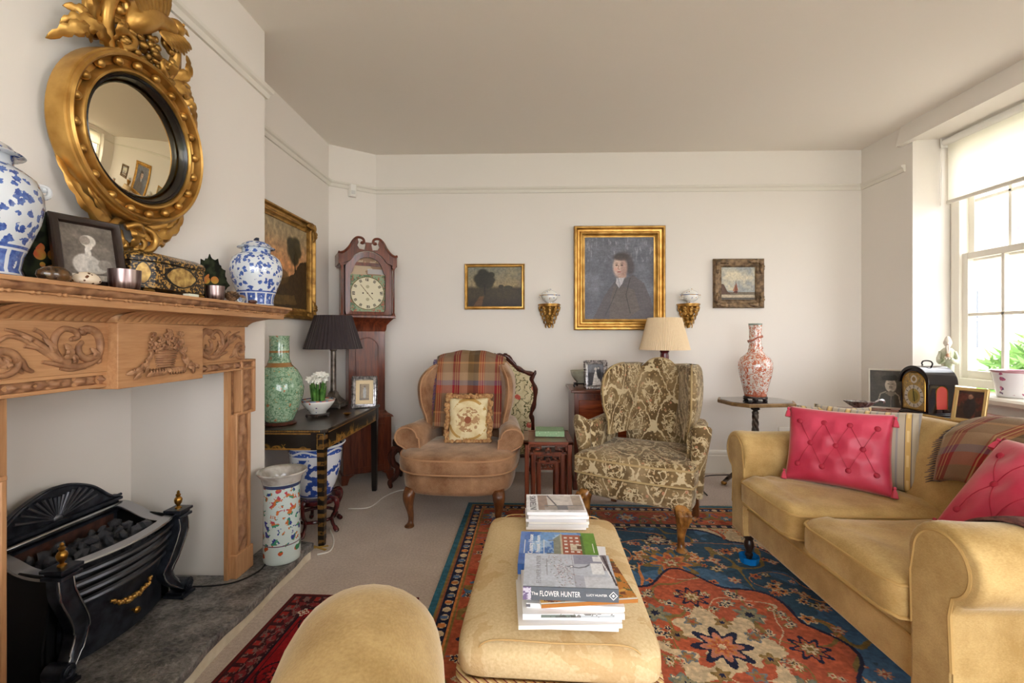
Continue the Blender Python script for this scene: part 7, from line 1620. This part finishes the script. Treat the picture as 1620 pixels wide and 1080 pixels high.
# ---------------------------------------------------------------- books and magazines on the ottoman
OZ = .4335
WHITE = mat('white_cover', (236, 234, 236), rough=.35); PG = mat('magazine_pages', (238, 236, 232), rough=.6); INK = mat('dark_ink', (92, 92, 98), rough=.6); GREYINK = mat('grey_ink', (150, 150, 158), rough=.6); WINK = mat('white_ink', (240, 240, 238), rough=.5)
WS = [mat('white_cover_%d' % i, c, rough=.4) for i, c in enumerate(((240, 238, 238), (222, 222, 226), (236, 232, 226), (214, 214, 220), (238, 238, 240)))]
z = OZ; rnd = random.Random(21)
desc = ['bottom magazine', 'second magazine from the bottom', 'third magazine from the bottom', 'fourth magazine from the bottom', 'fifth magazine from the bottom']
for i in range(5):
    book('magazine', 'white-spined ' + desc[i] + ' of the far ottoman pile', (.126 + rnd.uniform(-.009, .009), 1.775 + rnd.uniform(-.008, .008), z), radians(rnd.uniform(-2.5, 2.5)), .222, .185, .0105, WS[i], PG, hard=False, group='magazines on the far end of the ottoman', cat='magazine'); z += .0108
cv = Canvas(96, 76, (236, 235, 238)); cv.rect(.20, .10, .97, .95, (176, 162, 152)); cv.rect(.34, .36, .80, .95, (208, 202, 198)); cv.rect(.20, .10, .36, .95, (150, 128, 116)); cv.rect(.30, .10, .97, .26, (160, 152, 148)); cv.line([(.38, .92), (.56, .14)], .014, (78, 74, 80), 1, .8); cv.rect(.30, .32, .95, .37, (120, 118, 122)); cv.rect(.52, .12, .70, .34, (110, 112, 120)); cv.rect(.80, .36, .97, .95, (170, 156, 142)); cv.grain(.15, 14, 10, 3)
t = book('magazine', 'top magazine of the far pile, titled INTERIORS over a grey room', (.124, 1.78, z), radians(.5), .222, .185, .0105, WHITE, PG, cv=cv, hard=False, group='magazines on the far end of the ottoman', cat='magazine')
text_part('INTERIORS', .034, INK, t, (-.085, 0, .0112), (0, 0, pi / 2), sx=.9)
# middle pile
z = OZ
for i, (w, d, h, dx, lab) in enumerate(((.25, .21, .016, .03, 'white catalogue at the bottom of the middle ottoman pile'), (.25, .20, .014, .045, 'white catalogue sticking out right under the country house book'))):
    book('catalogue', lab, (.085 + dx, 1.405, z), radians(-4 - 3 * i), w, d, h, WHITE, PG, hard=False, group='catalogues on the ottoman', cat='magazine'); z += h + .0002
cv = Canvas(120, 96, (70, 120, 196)); cv.put(cv.noise(5, 4, 4) > .5, (120, 166, 216), .8); cv.put((cv.noise(6, 5, 9) > .56) & (cv.x < .55), (186, 210, 232), .7); cv.put(cv.x < .16, (52, 92, 180), .6)
cv.rect(.82, 0, 1, 1, (104, 150, 58)); cv.rect(.78, .1, .83, .9, (90, 120, 60)); cv.rect(.55, .10, .80, .92, (166, 90, 66)); cv.poly([(.55, .08), (.55, .94), (.44, .76), (.44, .26)], (136, 140, 124)); cv.rect(.535, .07, .56, .95, (190, 182, 156))
for i in range(7):
    for k in range(3): cv.rect(.585 + .075 * k, .13 + .11 * i, .625 + .075 * k, .18 + .11 * i, (226, 222, 216))
cv.rect(.66, .42, .80, .60, (206, 196, 176)); cv.rect(.74, .46, .80, .56, (120, 80, 60)); cv.line([(.46, .30), (.36, .30)], .012, (120, 110, 100)); cv.line([(.46, .72), (.38, .72)], .012, (120, 110, 100)); cv.grain(.12, 30, 24, 6)
t = book('country_house_book', 'blue hardback with red-brick country house cover on the ottoman', (.108, 1.415, z), radians(-2.5), .240, .215, .030, mat('blue_boards', (58, 104, 180), rough=.3), PG, cv=cv, group='books on the ottoman')
text_part('The Country House', .021, WINK, t, (-.085, 0, .0308), (0, 0, pi / 2)); text_part('Past, Present, Future', .019, WINK, t, (-.062, 0, .0308), (0, 0, pi / 2)); B().box((-0.0452, -0.05, 0.0305), (-0.0428, 0.05, 0.0308)).build('text_line', WINK, t, smooth=0); B().box((-0.1052, -0.045, 0.0305), (-0.10279999999999999, 0.045, 0.0308)).build('text_line', WINK, t, smooth=0); B().box((0.10679999999999999, -0.03, 0.0305), (0.1092, 0.03, 0.0308)).build('text_line', WINK, t, smooth=0)
ZM = z + .030
# near pile
z = OZ; lay = [(.232, .20, .013, 0.0, -1, 'thin white magazine lowest in the near ottoman pile'), (.25, .205, .010, -.006, 1.5, 'white magazine second from the bottom in the near pile'), (.236, .20, .012, .004, -1.2, 'white magazine third from the bottom in the near pile'), (.245, .205, .014, .0, .8, 'white book with grey picture strip on its spine in the near pile'), (.238, .20, .011, .008, -1.5, 'white magazine with dark corner just below the orange one')]
for k5, (w, d, h, dx, r, lab) in enumerate(lay):
    t = book('magazine', lab, (.118 + dx * 1.6, 1.205 + .007 * (-1) ** k5, z), radians(r * 1.8), w, d, h, WS[(k5 + 1) % 5], PG, hard=False, group='magazines in the near ottoman pile', cat='magazine')
    if 'grey picture' in lab:
        cs = Canvas(100, 8, (236, 236, 238)); cs.rect(.18, .4, .52, .85, (110, 122, 116)); cs.rect(.56, .4, .9, .7, (176, 184, 190)); cs.put((cs.noise(20, 2, 3) > .55) & (cs.x > .18) & (cs.x < .9) & (cs.y > .4), (70, 70, 66), .7); painted(cs, lambda u, v: (-w / 2 + w * u, -d / 2 - .0012, h * v), 'spine_print', M['gloss'], t)
    elif 'dark corner' in lab: B().box((-w / 2 - .0004, -d / 2 - .0012, .002), (-w / 2 + .010, -d / 2 + .0, h - .002)).build('spine_mark', INK, t, smooth=0)
    z += h + .0003
cv = Canvas(80, 70, (186, 120, 50)); n = cv.noise(8, 7, 3); cv.put(n > .55, (110, 58, 36)); cv.put(cv.noise(12, 10, 8) > .6, (206, 160, 84)); cv.put(cv.noise(14, 12, 5) > .66, (80, 90, 60)); cv.put(cv.y < .03, (236, 234, 230))
t = book('magazine', 'magazine with orange and brown patterned cover under the grey hardback', (.150, 1.21, z), radians(7), .24, .20, .009, mat('orange_cover', (170, 110, 50), rough=.35), PG, cv=cv, hard=False, group='magazines in the near ottoman pile', cat='magazine'); z += .0092
cv = Canvas(130, 100, (188, 194, 206)); cv.grain(.08, 4, 4, 2); cv.rect(.55, .0, .56, 1, (150, 150, 164), .8); cv.rect(.58, .68, .9, .98, (140, 142, 162)); cv.rect(.56, 0, 1, .3, (206, 208, 216), .8); cv.rect(.56, .0, .66, .34, (164, 168, 184), .8); cv.rect(.76, .38, .90, .72, (224, 226, 230)); q = random.Random(2)
for i in range(150): a = q.gauss(0, 1); cv.ell(.43 + .075 * a, .5 + .22 * q.gauss(0, 1) - .12 * a, .008, .010, q.choice([(110, 96, 112), (150, 120, 128), (96, 104, 92), (172, 146, 150), (226, 222, 226)]), .9, .5)
cv.line([(.50, .60), (.62, .56), (.70, .60), (.74, .66)], .012, (96, 98, 110), .9, .8); cv.ell(.54, .60, .03, .04, (120, 120, 134)); cv.ell(.54, .60, .014, .02, (230, 230, 234)); cv.rect(.80, .78, .95, .94, (222, 222, 226)); cv.rect(.90, .5, .97, 1, (92, 78, 84), .7); cv.line([(.93, .95), (.99, .08)], .01, (60, 48, 54)); cv.line([(.88, .97), (.96, .30)], .008, (230, 230, 232)); cv.grain(.1, 40, 30, 5)
cs = Canvas(130, 18, (92, 98, 106)); cs.rect(0, 0, .085, 1, (196, 192, 206)); cs.put((cs.noise(30, 5, 3) > .5) & (cs.x < .085), (110, 96, 130)); cs.grain(.05, 20, 4, 2)
t = book('flower_hunter_book', 'thick grey-spined hardback THE FLOWER HUNTER on the near pile', (.118, 1.198, z), radians(-2.0), .232, .168, .032, mat('slate_boards', (96, 102, 110), rough=.4), PG, cv=cv, spine=cs, group='books on the ottoman')
yf = -.168 / 2 - .0032
text_part('The', .0105, WINK, t, (-.0875, yf, .016), (pi / 2, 0, 0)); text_part('FLOWER HUNTER', .0185, WINK, t, (-.026, yf, .016), (pi / 2, 0, 0), sx=.66); text_part('LUCY HUNTER', .0075, WINK, t, (.063, yf, .016), (pi / 2, 0, 0))
B().frame(-.0075, -.0075, .0075, .0075, [(0, 0), (0, .0006), (.0014, .0006), (.0014, 0)]).build('spine_emblem', WINK, t, loc=(.103, yf + .0004, .016), rot=(0, pi / 4, 0)); B().box((-.0026, -.0006, -.0026), (.0026, 0, .0026)).build('emblem_dot', WINK, t, loc=(.103, yf + .0004, .016), rot=(0, pi / 4, 0))
text_part('FLOWER HUNTER', .0175, GREYINK, t, (-.077, .0, .0326), (0, 0, pi / 2)); B().box((-0.0572, -0.03, 0.0325), (-0.0548, 0.055, 0.0328)).build('text_line', GREYINK, t, smooth=0)
